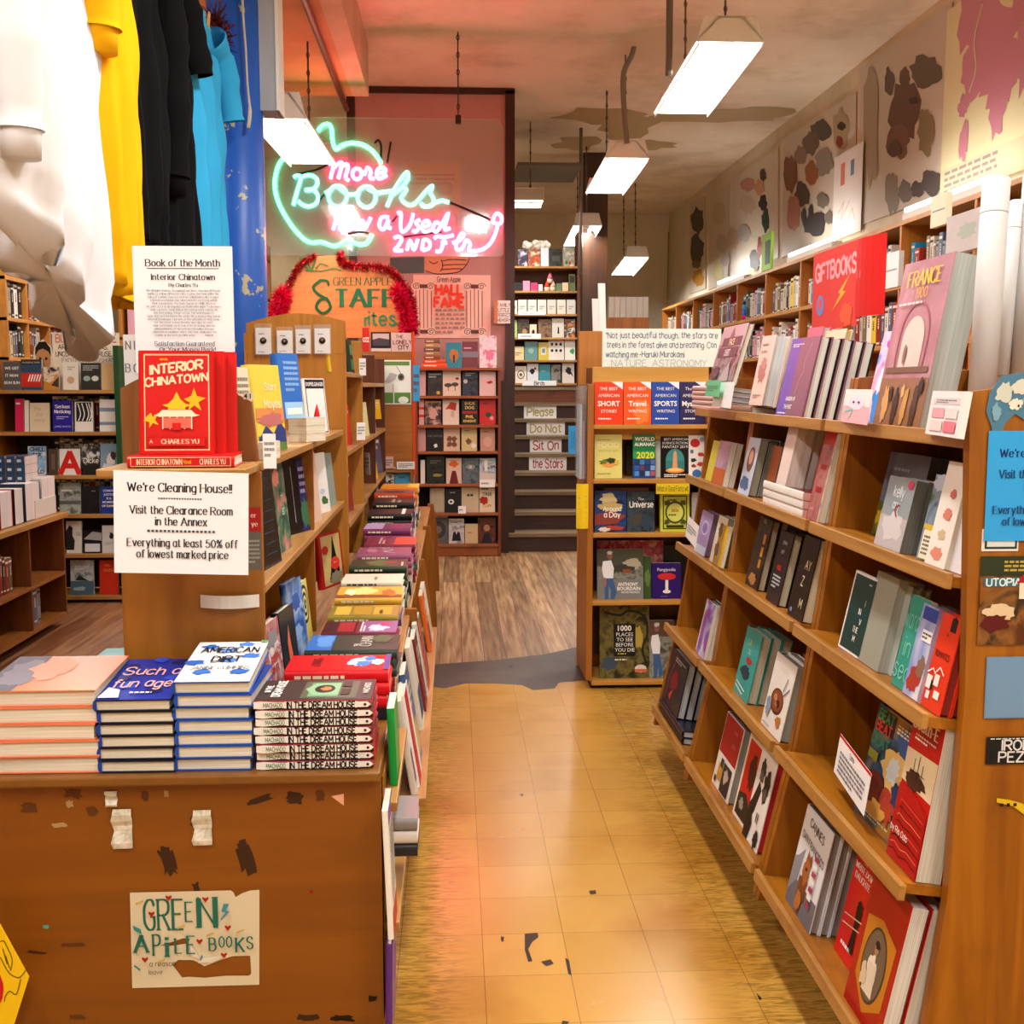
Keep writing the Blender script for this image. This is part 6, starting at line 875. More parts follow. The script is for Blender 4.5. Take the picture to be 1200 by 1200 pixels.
# ---- low island and face-out bookcase in the far bay
BY = 7.72; xl, xr = P(4, 600, BY).x, P(147, 600, BY).x; BZ = [P(80, y, BY).z for y in (457, 506, 557, 602.5, 649, 698)]
o = thing('bookcase', 'wooden bookcase with green side panel and face out paperbacks beyond the low island', 'bookcase', (xl, BY, 0)); OX = (xl, BY, 0)
boardbox(o, xr-.035, BY-.03, xr, BY+.3, 0, P(140, 405, BY).z, mat('#1d4a24', .45), 'green_side_panel', OX); boardbox(o, xl-.03, BY-.02, xl, BY+.3, 0, BZ[0]+.2, WD, 'side_panel', OX)
for z in BZ: boardbox(o, xl, BY-.03, xr-.035, BY+.3, z-.024, z, LIPX, 'shelf', OX)
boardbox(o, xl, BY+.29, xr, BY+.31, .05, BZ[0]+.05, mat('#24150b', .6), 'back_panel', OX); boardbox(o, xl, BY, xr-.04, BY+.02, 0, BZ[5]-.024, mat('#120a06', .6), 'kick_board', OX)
FB = [
 (0, 4, 424, 24, 455, '#55565a', 'grey cover with three white lines of type', [T('WE GET', .78, 'white', .1), T('IT MAN', .52, 'white', .1), T('GUN SUN', .26, 'white', .1)]), (0, 25, 421, 49, 455, '#2a4a6a', 'blue and red cover with white waves', [('r', 0, .82, 1, 1, '#2c2a2c'), ('t', 'MAVERNS PARK', .5, .9, .06, 'silver'), ('r', 0, .1, 1, .56, '#c42418')] + [('l', [.35+.13*k, .28, .45+.13*k, .5], .04, 'white') for k in range(5)]), (0, 51, 430, 69, 455, ('#c98a4a', '#e8d8c0', '#3a2c1c'), 'cream cover with an orange hillside', [('p', [0, 0, 1, 0, 1, .55, .4, .3, 0, .4], '#c8842c'), ('p', [.5, .2, 1, .1, 1, .6], '#3a2c20')]), (0, 74, 424, 92, 456, '#e6e0d4', 'white cover with a tan disc', [('e', .5, .35, .24, .13, '#c9aa80'), ('i', .3, .7, .8, .85, 2, '#9a9a90')]), (0, 95, 425, 118, 455, '#2f332c', 'black green cover with two pale ovals', [('e', .3, .42, .18, .1, '#9ab0a8'), ('e', .72, .42, .18, .1, '#d8dcd4'), ('i', .1, .7, .9, .92, 3, 'silver')]), (0, 119, 426, 138, 455, '#d8b884', 'plain tan cardboard folder', None),
 (1, 18, 467, 28, 505, '#c81a52', 'hot pink spine', [('i', .1, .8, .9, .9, 1, 'white')]), (1, 29, 469, 34, 505, '#e2dccf', 'white block next to the pink spine', None), (1, 35, 472, 58, 505, '#dccdae', 'cream cover with pencil script', [('s', 'the', .4, .8, .12, '#b8a084', 'hand', .7), ('s', 'life', .5, .6, .12, '#b8a084', 'hand', .7), ('s', 'more', .5, .4, .12, '#b8a084', 'hand', .7)]), (1, 62, 469, 85, 505, '#241a94', 'royal blue cover with white title', [('s', 'Serious', .5, .8, .1, 'white', 'serif', 1.2), ('s', 'Noticing', .5, .64, .1, 'white', 'serif', 1.2), ('i', .2, .38, .8, .5, 2, '#b8b4e8'), ('t', 'JAMES WOOD', .5, .16, .06, '#b8b4e8')]), (1, 88, 471, 109, 507, '#e6e2da', 'white cover with a black branching picture', [('r', .08, .34, .92, .98, '#14141a')] + [('l', [x, .36, x+.12, .6, x-.02, .95], .035, '#e6e2da', 1) for x in (.2, .42, .66, .8)]), (1, 117, 468, 139, 505, '#e8e6de', 'white cover with blue grey bands', [('r', 0, .62, 1, .74, '#7a90a8'), ('r', 0, .2, 1, .3, '#7a90a8')]),
 (2, 33, 523, 54, 556, ('#9ac0e0', '#7aa8d4', '#d8e4ee'), 'sky blue cover with heavy black words', [T('CHILL', .9, '#101820', .14), T('TER', .7, '#101820', .14), T('WILD', .12, '#101820', .14)]), (2, 57, 526, 68, 555, '#4a3a30', 'brown narrow cover', [('r', .3, .2, .7, .8, '#6a5648')]), (2, 70, 526, 94, 556, '#e9e6e0', 'white cover with a huge red A', [('s', 'A', .5, .46, .82, '#d01814', 'hand', 1.7, .9)]), (2, 97, 523, 117, 555, ('#16161a', '#3a3a3c', '#d8d8d4'), 'black and white cover with white script', [('s', 'Dicke', .5, .5, .16, 'white', 'hand', 1, .9), ('r', 0, 0, 1, .36, '#141416')]), (2, 118, 520, 140, 555, '#7a98ac', 'light blue cover with a seated figure', [('b', .55, .5, .25, .2, '#e8e2dc'), ('b', .7, .6, .16, .14, '#3a2c28'), ('b', .4, .25, .3, .14, '#d8d8d8')]),
 (3, 70, 566, 95, 602, ('#8a928a', '#a8aea4', '#5a6058'), 'grey green landscape cover', [('r', 0, .3, 1, .42, '#5a5c54'), ('i', .1, .7, .9, .8, 1, 'white')]), (3, 96, 570, 117, 601, '#14161a', 'plain black cover', [('i', .55, .8, .9, .85, 1, 'silver')]), (3, 118, 570, 138, 601, '#1c3a94', 'blue cover with white stacked words', [T('COMING', .84, 'white', .08), T('JUSTICE', .7, 'white', .08), T('IS A', .56, 'white', .08), T('MOMENT', .42, 'white', .08), T('OF DAWN', .28, 'white', .08)]),
 (4, 78, 611, 96, 649, '#dcd8d0', 'white cover with a dark profile', [('p', [.0, .1, .5, .1, .55, .4, .4, .55, .42, .8, .2, .88, 0, .7], '#1c1a18'), ('s', 'STAL', .8, .6, .1, '#2a2a2a', 'hand', 1, .3)]), (4, 98, 622, 119, 648, '#17171a', 'black cover with a grey mountain and white label', [('p', [0, .62, .5, .95, 1, .9, 1, .55], '#a8a8a4'), ('r', .08, .06, .92, .42, '#d8d8dc')]), (4, 120, 616, 138, 648, '#dad8d2', 'white cover with a jumping figure', [('b', .6, .62, .14, .12, '#222224'), ('i', .2, .28, .8, .4, 2, '#9a9a98')]),
 (5, 83, 657, 110, 697, ('#a9b4b4', '#c4ccc8', '#7a8a90'), 'seascape cover with a rock in grey water', [('r', 0, 0, 1, .4, '#4a6a78'), ('p', [.2, .42, .38, .58, .55, .5, .8, .4], '#2c3238'), ('b', .4, .18, .3, .06, '#9ab0b8'), ('i', .2, .72, .8, .86, 2, '#e4e8e6')]), (5, 117, 657, 139, 697, '#d0341c', 'red orange cover with yellow script', [('s', 'Vile', .4, .86, .08, '#e8a04a', 'hand', .9), ('s', 'bodies', .5, .72, .08, '#e8a04a', 'hand', .9)]),
]
for s, x0, y0, x1, y1, col, look, art in FB: facebook(BY+.02, x0, y0, x1, y1, col, '%s, %s of the green sided bookcase' % (look, ('first shelf', 'second shelf', 'third shelf', 'fourth shelf', 'fifth shelf', 'bottom shelf')[s]), art, .022, 'face out books of the green sided bookcase', z=BZ[s]+.001, hard=False)
SPC = ['#2a2420', '#6a5a48', '#c9bfa8', '#8a2a24', '#3a4a6a', '#d8d2c4', '#4a3a30', '#7a6a50', '#2f4a3a', '#b0a48c', '#1c1c22', '#a83a2c', '#e0d8c8', '#54607a']
CN = {'#2a2420': 'near black', '#6a5a48': 'drab brown', '#c9bfa8': 'beige', '#8a2a24': 'brick red', '#3a4a6a': 'slate blue', '#d8d2c4': 'off white', '#4a3a30': 'dark brown', '#7a6a50': 'khaki', '#2f4a3a': 'dark green', '#b0a48c': 'stone', '#1c1c22': 'black', '#a83a2c': 'rust red', '#e0d8c8': 'ivory', '#54607a': 'steel blue',
  '#d8a0a8': 'pink', '#7a3a8a': 'violet', '#2a8ab0': 'cyan', '#e8c83a': 'yellow', '#d86a2a': 'orange', '#8a8f96': 'grey', '#f0ece2': 'white', '#3a6ab0': 'blue', '#c41c1c': 'red'}
def spinerow(o, d, length, z, hr, tr, dep, where, cols, seed, group, lean=.0):
    """books shelved spine out along unit vector d from o; spines face out = d turned clockwise"""
    rr = random.Random(seed); s = 0; k = 0; d = Vector(d); cnt = {}
    seq = []
    while s < length:
        t = rr.uniform(*tr); 
        if s+t > length: break
        seq.append((s, t, rr.uniform(*hr), rr.choice(cols))); s += t+.0015+(rr.uniform(.03, .12) if rr.random() < .05 else 0)
    for s, t, h, c in seq: cnt[c] = cnt.get(c, 0)+1
    seen = {}
    out = Vector((d.y, -d.x, 0))       # direction the spines face
    for s, t, h, c in seq:
        seen[c] = seen.get(c, 0)+1; p_ = Vector(o)+d*s
        M = frame((p_.x, p_.y, z+.001), -out, d, (0, 0, 1))
        lb = '%s spine%s, %s' % (CN[c], '' if cnt[c] == 1 else ', %s of that colour' % ORD[(seen[c]-1) % 20], where)
        w = '#20201c' if sum(lin(c)[:3]) > .8 else '#e8e0c8'
        book(M, dep, h, t, c, lb, None, [('r', .08, .1, .14, .9, w), ('i', .25, .3, .7, .7, 1, w), ('r', .88, .2, .93, .8, w)], False, group, whole=True, mass=True)
for s in range(3): spinerow((xl+.42 if s else xl+.2, BY+.285, 0), (1, 0, 0), 1.5 if s < 2 else 1.55, BZ[s+1], (.215, .25), (.022, .04), .12, 'behind the face out row on the %s shelf of the green sided bookcase' % ORD[s+1], SPC, 11+s, 'spines behind the face out rows') if False else None
for s in range(3):
    spinerow((xl+.3, BY+.16, 0), (1, 0, 0), xr-xl-.4, BZ[s+1], (.215, .245), (.024, .042), .12, 'behind the face out covers, %s shelf, green sided bookcase' % ORD[s+1], SPC, 11+s, 'spines behind the face out rows')
# sign and cut-out head on its top
a, w, h = facing(64, 389, 142, 456, BY+.15); bc = [('s', "BUYER'S CHOICE", .5, .90, .13, '#d88a78', 'hand', 1.5, .9), ('s', 'ARCANE, EDIFYING,', .45, .75, .08, '#1c1a18', 'hand', 1, .74, .5), ('s', 'UNCOMMON, ABSTRUSE,', .46, .63, .08, '#1c1a18', 'hand', 1, .84, .5), ('s', 'EXCITING, WAGGISH AND', .55, .52, .07, '#8a8680', 'hand', .8, .84, .5)]
sheet('handwritten_sign', 'cream sign with pink capitals above the green sided bookcase', 'sign', Matrix.Translation((a.x, BY+.15, BZ[0]+.001)), w, h, '#efe3cc', bc, .004)
a, w, h = facing(37, 397, 66, 456, BY+.14); o = Matrix.Translation((a.x, BY+.135, BZ[0]+.001)); mb = MB()
mb.prism([(.0, 0, 0), (w, 0, 0), (w*.98, 0, h*.55), (w*.88, 0, h*.85), (w*.55, 0, h), (w*.2, 0, h*.86), (w*.1, 0, h*.5)], (0, .004, 0), '#efe0c0')
paint(mb, [('b', .55, .15, .4, .14, '#4a5a4a'), ('e', .54, .6, .3, .27, '#c9905c'), ('p', [.22, .66, .24, .84, .4, .95, .66, .96, .84, .84, .86, .66, .76, .76, .54, .82, .34, .78], '#16140f'), ('e', .42, .62, .05, .03, '#2a1c14'), ('e', .66, .62, .05, .03, '#2a1c14'), ('l', [.54, .6, .5, .52, .58, .5], .015, '#8a5a34'), ('l', [.44, .43, .54, .41, .64, .43], .02, '#7a3a28')], w, h, lambda x, y, l: (x, -.0002-l, y))
tag(mb.build('cutout_portrait', M=o), 'cut out painted head of a dark haired man beside the cream sign', 'cutout')
# low island in the far bay
IX = P(80, 728, 7.0).x; IY = 7.0; iz = P(79, 600, IY).z
o = thing('book_island', 'low dark wooden island of cubbyholes with books stacked on top', 'bookcase', (IX, 4.4, 0)); OX = (IX, 4.4, 0)
boardbox(o, IX-.9, 4.4, IX+.02, IY+.02, iz-.03, iz, LIP, 'top_board', OX)
for y in (4.4, 5.1, 5.78, 6.42, IY-.02): boardbox(o, IX-.45, y, IX, y+.02, .06, iz-.03, wood('#6a3410', '#834616', 2, .4, '#3c1c0a'), 'divider', OX)
for z in (.08, P(80, 668, IY).z): boardbox(o, IX-.45, 4.42, IX+.002, IY-.02, z-.022, z, wood('#8a5420', '#a0662c', 1), 'shelf', OX)
boardbox(o, IX-.47, 4.4, IX-.45, IY, 0, iz-.03, mat('#2a1408', .6), 'back_panel', OX)
zmid = P(80, 668, IY).z
spinerow((IX-.05, 5.83, 0), (0, 1, 0), .50, zmid, (.17, .22), (.03, .05), .13, 'upper middle cubby of the low island', SPC+['#e8c83a'], 31, 'books in the low island')
spinerow((IX-.05, 5.15, 0), (0, 1, 0), .55, .08, (.18, .24), (.03, .05), .13, 'lower cubby of the low island', ['#8a2a24', '#d8d2c4', '#1c1c22'], 32, 'books in the low island')
spinerow((IX-.05, 5.84, 0), (0, 1, 0), .2, .08, (.2, .22), (.03, .05), .13, 'lower middle cubby of the low island', ['#a83a2c', '#d8d2c4'], 33, 'books in the low island')
spinerow((IX-.05, 6.5, 0), (0, 1, 0), .22, .08, (.2, .22), (.05, .07), .13, 'lower end cubby of the low island', ['#54607a', '#d8d2c4', '#8a8f96'], 34, 'books in the low island')
# on its top: boxed blue sets, white blocks
zb = .80; mb = MB(); xl_ = P(-25, 560, 6.62).x; mb.box((0, 0, 0), (P(40, 560, 6.62).x-xl_, .34, zb-iz-.001), '#d6d0c4'); tag(mb.build('carton', loc=(xl_, 6.62, iz+.0005), bevel=.003), 'low white carton under the columns of blue sets on the low island', 'box')
for k in range(3):
    for j in range(5):
        a = P(7.5+11.5*k, 578, 6.64); book(Matrix.Translation((a.x, 6.64, zb+.0505*(j+1))) @ frame((0, 0, 0), (0, 1, 0), (0, 0, -1), (-1, 0, 0)), .2, .047, .05, '#1f3c5c', 'navy spine of the blue sets', None, [('i', .1, .2, .9, .8, 1, '#c9d4dc')], False, 'blue sets on the low island', whole=True, mass=True, page='#e0d2c8')
for Y0, Y1, h, c, lb in ((5.75, 6.10, .19, '#c8281a', 'wide white page block with a red cover at the edge of the low island'), (6.12, 6.30, .20, '#b01a16', 'white page block with a dark red cover on the low island'), (6.32, 6.46, .20, '#1c1618', 'white page block with a black cover on the low island'), (6.48, 6.72, .215, '#2a3a50', 'white page block with a navy cover on the low island'), (6.74, 6.97, .225, '#d8d4cc', 'white page block with a pale cover at the end of the low island')):
    book(standing((IX-.03-.16, Y0, iz+.001), 0, 0), .16, h, Y1-Y0-.012, c, lb, None, None, True, 'white page blocks on the low island', whole=True, page='#ebe0da')
# ---- cubbyholes along the side wall
CX = -3.55; cz = [P(117, 350, PX(117, 350, CX).y).z, PX(117, 388, CX).z, PX(117, 425, CX).z]; zt = PX(117, 318, CX).z
o = thing('bookcase', 'wall of plywood cubbyholes behind the hanging white hoodie', 'bookcase', (CX, 7.9, .6)); OX = (CX, 7.9, .6); CW = wood('#b4742a', '#c88a3c', 2, .4, '#8a5420')
dv = [PX(x, 370, CX).y for x in (8, 32, 57, 79, 98, 117)]
for y in dv: boardbox(o, CX-.3, y, CX, y+.03, .9, zt, CW, 'divider', OX)
for z in cz + [zt, cz[2]-.35, cz[2]-.7]: boardbox(o, CX-.3, dv[0], CX+.004, dv[-1]+.03, z-.03, z, wood('#c98a44', '#d8a05a', 1), 'shelf', OX)
boardbox(o, CX-.32, dv[0], CX-.3, dv[-1]+.03, .62, zt, wood('#8a4f1a', '#a0622a', 2), 'back_panel', OX); boardbox(o, CX-.3, dv[0], CX, dv[-1], .0, .9, CW, 'base', OX)
for i in range(5):
    L_ = dv[i+1]-dv[i]-.06
    for j in (1, 2):
        spinerow((CX-.03, dv[i]+.04, 0), (0, 1, 0), L_*(1, .8, .9, .7, .95)[i], cz[j], (.2, .29), (.05, .09), .2, '%s cubby, %s row of the plywood wall' % (ORD[i], ('', 'upper', 'lower')[j]), SPC+['#f0ece2', '#3a6ab0'], 40+i*3+j, 'books in the plywood cubbyholes')
for y0, y1, h, c, lb in ((dv[1]+.05, dv[1]+.35, .32, '#ded0b0', 'cream folder standing in the top cubby'), (dv[3]+.1, dv[3]+.75, .3, '#2c6a34', 'large green box in the top cubby'), (dv[0]+.1, dv[0]+.7, .33, '#a0662c', 'brown cardboard box in the first top cubby')):
    mb = MB(); mb.box((0, 0, 0), (.22, y1-y0, h), c); tag(mb.build('storage_box', loc=(CX-.25, y0, cz[0]+.001), bevel=.004), lb, 'box')
# second set of shelves nearer the end of the bay
o = thing('bookcase', 'shelves with a teal box and red folders behind the yellow hoodie', 'bookcase', (-3.2, 11.9, 0)); OX = (-3.2, 11.9, 0)
for z in (1.6, 1.95, 2.35, 2.75): boardbox(o, -3.4, 11.9, -1.9, 12.2, z-.03, z, LIPX, 'shelf', OX)
for x in (-3.4, -2.65, -1.93): boardbox(o, x, 11.9, x+.03, 12.2, 0, 2.9, CW, 'side_panel', OX)
boardbox(o, -3.4, 12.2, -1.9, 12.22, 0, 2.9, mat('#5a2c10', .6), 'back_panel', OX)
for x0, x1, z, h, c, lb in ((-3.33, -2.7, 2.35, .26, '#2f6a62', 'teal storage box behind the yellow hoodie'), (-3.1, -2.75, 1.95, .33, '#b8141a', 'red folder behind the cream sign'), (-3.32, -3.12, 1.95, .3, '#e0a8b4', 'pink folder behind the cream sign'), (-2.6, -2.45, 2.35, .3, '#e8e2d6', 'white folder on the shelf behind the yellow hoodie'), (-2.58, -2.0, 1.6, .28, '#7a4a26', 'brown box low on the rear shelves')):
    mb = MB(); mb.box((0, 0, 0), (x1-x0, .2, h), c); tag(mb.build('storage_box', loc=(x0, 11.93, z+.001), bevel=.004), lb, 'box')
# ---- bookcase along the posters wall
o = thing('bookcase', 'long plywood bookcase under the mask posters, packed with upright books', 'bookcase', (2.86, 4.0, 0)); OX = (2.86, 4.0, 0); VX = 2.86
VZ = [2.50, 2.10, 1.72, 1.34]
for z in VZ: boardbox(o, VX-.004, 4.0, VX+.3, 15.6, z-.03, z, wood('#b47a34', '#c88c44', 1), 'shelf', OX)
vd = [4.0, 5.1, 6.2, 7.25, 8.3, 9.35, 10.4, 11.45, 12.5, 13.55, 14.6, 15.57]
for y in vd: boardbox(o, VX, y, VX+.3, y+.03, 0, VZ[0]-.03, wood('#a8621c', '#bf7628', 2), 'divider', OX)
boardbox(o, VX+.3, 4.0, VX+.32, 15.6, 0, VZ[0], wood('#7a4416', '#8f5520', 2), 'back_panel', OX); boardbox(o, VX, 4.0, VX+.3, 15.6, 0, .9, WDY, 'base', OX)
VC = ['#f0ece2', '#d8d2c4', '#e0d8c8', '#c9bfa8', '#d8a0a8', '#8a8f96', '#1c1c22', '#a83a2c', '#54607a', '#f0ece2', '#e8c83a', '#2a8ab0', '#7a6a50', '#8a2a24', '#2f4a3a']
for i in range(11):
    for j in (1, 2):
        if j == 2 and i < 3: continue
        spinerow((VX+.06, vd[i+1]-.02, 0), (0, -1, 0), vd[i+1]-vd[i]-.08, VZ[j], (.2, .31), (.05, .10) if i > 2 else (.03, .07), .2, '%s bay, %s row of the poster wall bookcase' % (ORD[i], ('', 'top', 'second')[j]), VC, 90+i*2+j, 'books in the poster wall bookcase')
# ================================================================== books in the bays above the ledge
def projx(p):
    q = Vector(p)-CAM; return 600+FOC*q.dot(RT)/q.dot(FW)
def lbook(xl, xr, ybase, ytop, z, w, t, col, look, art=None, X=-.445, lean=6, hard=True, page='page', **kw):
    """turned towards the shop front: its cover runs from pixel xl to pixel xr"""
    a = PX(xr, ybase, X); best = min(range(0, 90, 2), key=lambda f: abs(projx((a.x-w*math.cos(math.radians(f)), a.y-w*math.sin(math.radians(f)), z))-xl))
    f = math.radians(best); o = (a.x-w*math.cos(f), a.y-w*math.sin(f), z+.001)
    q = Vector(o)-CAM; h = (ybase-ytop)/FOC*(q.dot(FW))
    return book(standing(o, best, lean), w, h, t, noisy(*col) if isinstance(col, tuple) else col, look, art, None, hard, None, page=page, **kw)
S1, S2 = 1.285, 1.005
lbook(277, 303, 528, 424, S1, .14, .02, '#d6cdb4', 'cream backed book with a printed blurb beside the arched board', [('i', .1, .3, .9, .9, 8, '#7a7466')], X=-.50)
lbook(305, 337, 527, 424, S1, .145, .028, '#e2c84a', 'yellow novel with an orange sunset and dark hills on the top case shelf', [('r', 0, 0, 1, .18, '#5a7a3a'), ('p', [0, .14, .3, .3, .55, .2, .8, .34, 1, .24, 1, .1, 0, .1], '#2c3a7a'), ('r', 0, .34, 1, .5, '#d88a4a'), ('b', .5, .36, .5, .08, '#b86a6a'), ('s', 'Stars', .6, .75, .08, '#f4ead0', 'hand', .9), ('s', 'Moyes', .6, .55, .1, '#f4ead0', 'hand', .9)])
lbook(335, 357, 503, 426, S1+.075, .12, .03, '#2a6ac0', 'bright blue book standing on a low pile of pale paperbacks', [('r', 0, .0, 1, .25, '#9ac8e8'), ('i', .15, .4, .9, .9, 6, '#8ab8e8'), ('r', .1, .06, .9, .16, 'white')], page='#dfe8ea')
lbook(363, 386, 507, 441, S1, .13, .012, '#e6e4e0', 'white cover with a black banded title beside the red gnome', [('r', .04, .02, .96, .98, '#2a2a2a'), ('r', .07, .04, .93, .96, '#ebe8e4'), ('r', .04, .82, .96, .98, '#20201e'), ('T', 'DOPPELGANGER', .5, .9, .07, '#e6e4e0', .86)])
lbook(385, 402, 505, 440, S1, .12, .02, ('#2aa08c', '#38b29c', '#1f8a78'), 'teal novel with white type at the end of the top case shelf', [('i', .2, .6, .9, .9, 3, '#d8f0ea'), ('b', .3, .25, .2, .12, '#e8efe8')])
for k in range(3):
    a = PX(339, 522, -.50); book(FLATX((a.x, a.y, S1+.001+.0245*(k+1)), -25), .062, .11, .024, '#e6dcc6' if k != 1 else '#d9cfb6', 'pale paperback lying under the bright blue book, %s from the shelf' % ORD[k], [('r', .1, .1, .9, .9, '#6a9ad0')], None, False, 'low pile under the bright blue book')
for k in range(2):
    a = PX(304, 528, -.455); book(FLATX((a.x, a.y-.06, S1+.001+.0205*(k+1)), -10), .03, .09, .02, '#ddd6c8', 'small white book lying by the yellow novel, %s one' % ('lower', 'upper')[k], None, None, False, 'small white books')
a = PX(372, 516, -.438); g = thing('gnome', 'small figure with a tall red pointed hat on the top case shelf', 'gnome', (a.x, a.y, S1+.0005))
mb = MB(); mb.tube([(0, 0, 0), (0, 0, .02), (0, 0, .04)], [.014, .016, .013], mat('#c9a28a'), 12); mb.build('body', g)
mb = MB(); mb.tube([(0, 0, .034), (0, 0, .05), (0, .0, .085), (0, 0, .112)], [.017, .014, .008, .001], mat('#c8141a', .7), 14); mb.build('hat', g)
mb = MB(); mb.ball((.006, -.012, .030), .008, .007, .012, mat('#e8e2da', .9), 8, 6); mb.build('beard', g)
lbook(311, 331, 680, 552, S2, .16, .03, '#0d0e12', 'tall black book with faint blue print on the second case shelf', [('l', [.2, .12+.1*k, .75, .12+.1*k], .006, '#3a5a7a') for k in range(8)])
lbook(329, 343, 650, 546, S2, .15, .02, ('#1f3a30', '#4a7a60', '#c87a6a'), 'dark green and coral book behind the tall black one', [('b', .3, .85, .25, .1, '#e0907c'), ('T', 'FT', .6, .6, .08, '#b8d0c4'), ('T', 'ES', .6, .45, .08, '#b8d0c4')], X=-.455)
lbook(342, 367, 636, 548, S2, .15, .05, '#101114', 'thick black book with a painted spine and white script', [('r', .55, 0, 1, 1, '#28265a'), ('b', .75, .25, .2, .2, '#3a6a4a'), ('i', .6, .5, .95, .9, 4, '#a8a0c8'), ('l', [.25, .15, .25, .9], .012, '#b0b0b0')], page='#c9c8c0')
lbook(367, 378, 622, 540, S2, .12, .02, '#d8b8a4', 'pale pinkish book between black and white ones')
lbook(374, 388, 612, 541, S2, .12, .014, '#e8e6e2', 'white paperback with a small picture low down', [('b', .6, .2, .25, .08, '#3a6a3a'), ('b', .5, .35, .2, .05, '#b8c4d0')])
lbook(385, 395, 603, 540, S2, .12, .02, '#8a9a90', 'grey green book at the end of the second case shelf')
# on the ledge behind the piles
lbook(319, 336, 788, 690, TZ, .16, .02, ('#c9c0c0', '#a83a3a', '#e0dcd8'), 'tall red and grey collage cover on the ledge by the case end', [('T', 'DEEP', .5, .55, .1, '#c83a34'), ('T', 'RIVER', .5, .42, .1, '#c83a34'), ('b', .5, .8, .35, .12, '#8a8a8a')], X=-.425)
lbook(337, 352, 766, 684, TZ, .15, .02, '#1c2430', 'dark navy cover with an orange feather on the ledge', [('p', [.4, .1, .6, .3, .5, .75, .35, .5], '#e0704a'), ('b', .6, .15, .2, .1, '#d8a08a')], X=-.425)
lbook(346, 362, 745, 655, TZ, .15, .02, ('#1f4a9a', '#5a8ad0', '#a8c0e0'), 'blue swirling art cover on the ledge behind the piles', [('b', .5, .7, .3, .12, '#2a5ab0'), ('b', .4, .3, .3, .12, '#8ab0e0')], X=-.432)
lbook(358, 367, 722, 645, TZ, .14, .02, '#d8cc6a', 'yellow book with black concentric rings on the ledge', [('e', .5, .65, .44-.08*k, .3-.055*k, 'black' if k % 2 == 0 else '#e6dc8a') for k in range(6)], X=-.432)
lbook(379, 405, 690, 626, TZ, .19, .025, '#b41a18', 'red framed cover with a black cat and round red sticker', [('r', .08, .04, .92, .96, '#c9b070'), ('p', [.3, .1, .8, .1, .8, .3, .7, .55, .6, .95, .5, .6, .4, .3], '#14120f'), ('e', .62, .42, .2, .12, '#d8342c'), ('t', 'Famous', .62, .44, .03, 'white'), ('e', .22, .7, .14, .08, '#c8302a'), ('b', .6, .16, .28, .12, '#8a8468')], X=-.432)
for i, (xl, xr, yb, yt, z, w, col, lb, X) in enumerate(((388, 405, 421, 372, 1.51, .13, '#d8b02c', 'yellow cover lettered with black capitals on top of the pin panel case', -.43), (410, 422, 420, 380, 1.51, .12, '#16302a', 'dark green cover with two framed pictures', -.43), (406, 413, 503, 455, 1.2, .13, '#cf1a14', 'scarlet book seen edge on in the bay beside the pin panel', -.44), (408, 415, 597, 545, .91, .14, '#8a1418', 'dark red book low in the bay beside the pin panel', -.44),
   (425, 433, 487, 447, 1.2, .12, '#dcd49a', 'cream yellow book in the dark bay', -.43), (432, 441, 486, 448, 1.2, .12, '#9aa0b0', 'grey blue book in the dark bay', -.43), (440, 447, 470, 447, 1.2+.06, .11, '#e0ac14', 'golden book in the dark bay beside the botanical poster', -.425), (435, 443, 550, 502, .93, .13, '#e0b01c', 'bright yellow book on the lower dark bay shelf', -.43), (441, 449, 545, 500, .93, .13, '#4a4a6a', 'dull violet book on the lower dark bay shelf', -.43), (438, 447, 600, 552, TZ, .14, '#1f7aa0', 'blue green book standing on the ledge in the dark bay', -.43), (429, 436, 618, 570, TZ, .14, '#e0a42a', 'amber book edge standing on the ledge', -.43))):
    lbook(xl, xr, yb, yt, z, w, .02, col, lb, [('t', 'TINY', .5, .85, .1, 'black'), ('t', 'LOVE', .5, .6, .1, 'black'), ('t', 'STORIES', .5, .3, .1, 'black')] if i == 0 else ([('r', .2, .55, .8, .85, '#5a9a6a'), ('r', .2, .12, .8, .42, '#4a8a5a')] if i == 1 else [('i', .2, .6, .8, .9, 2, 'cream')]), X=X)
for x0, y0, x1, y1, X, lb in ((309, 508, 324, 549, -.425, 'white folded tag on the top case shelf edge'), (418, 495, 428, 516, -.42, 'white tag at the bay shelf edge beside the pin panel'), (421, 420, 429, 440, -.418, 'white tag on the upper bay shelf'), (428, 530, 434, 556, -.418, 'white tag in the dark bay')):
    a = PX(x0, y1, X); b = PX(x1, y1, X+.03); c = PX(x0, y0, X); sheet('shelf_tag', lb, 'tag', frame(a, (b-a).normalized(), Vector((0, 0, 1)).cross((Vector((b.x-a.x, b.y-a.y, 0))).normalized()), (0, 0, 1)), (b-a).length, c.z-a.z, 'paper', [('i', .1, .3, .9, .8, 3, 'grey')], .0006)
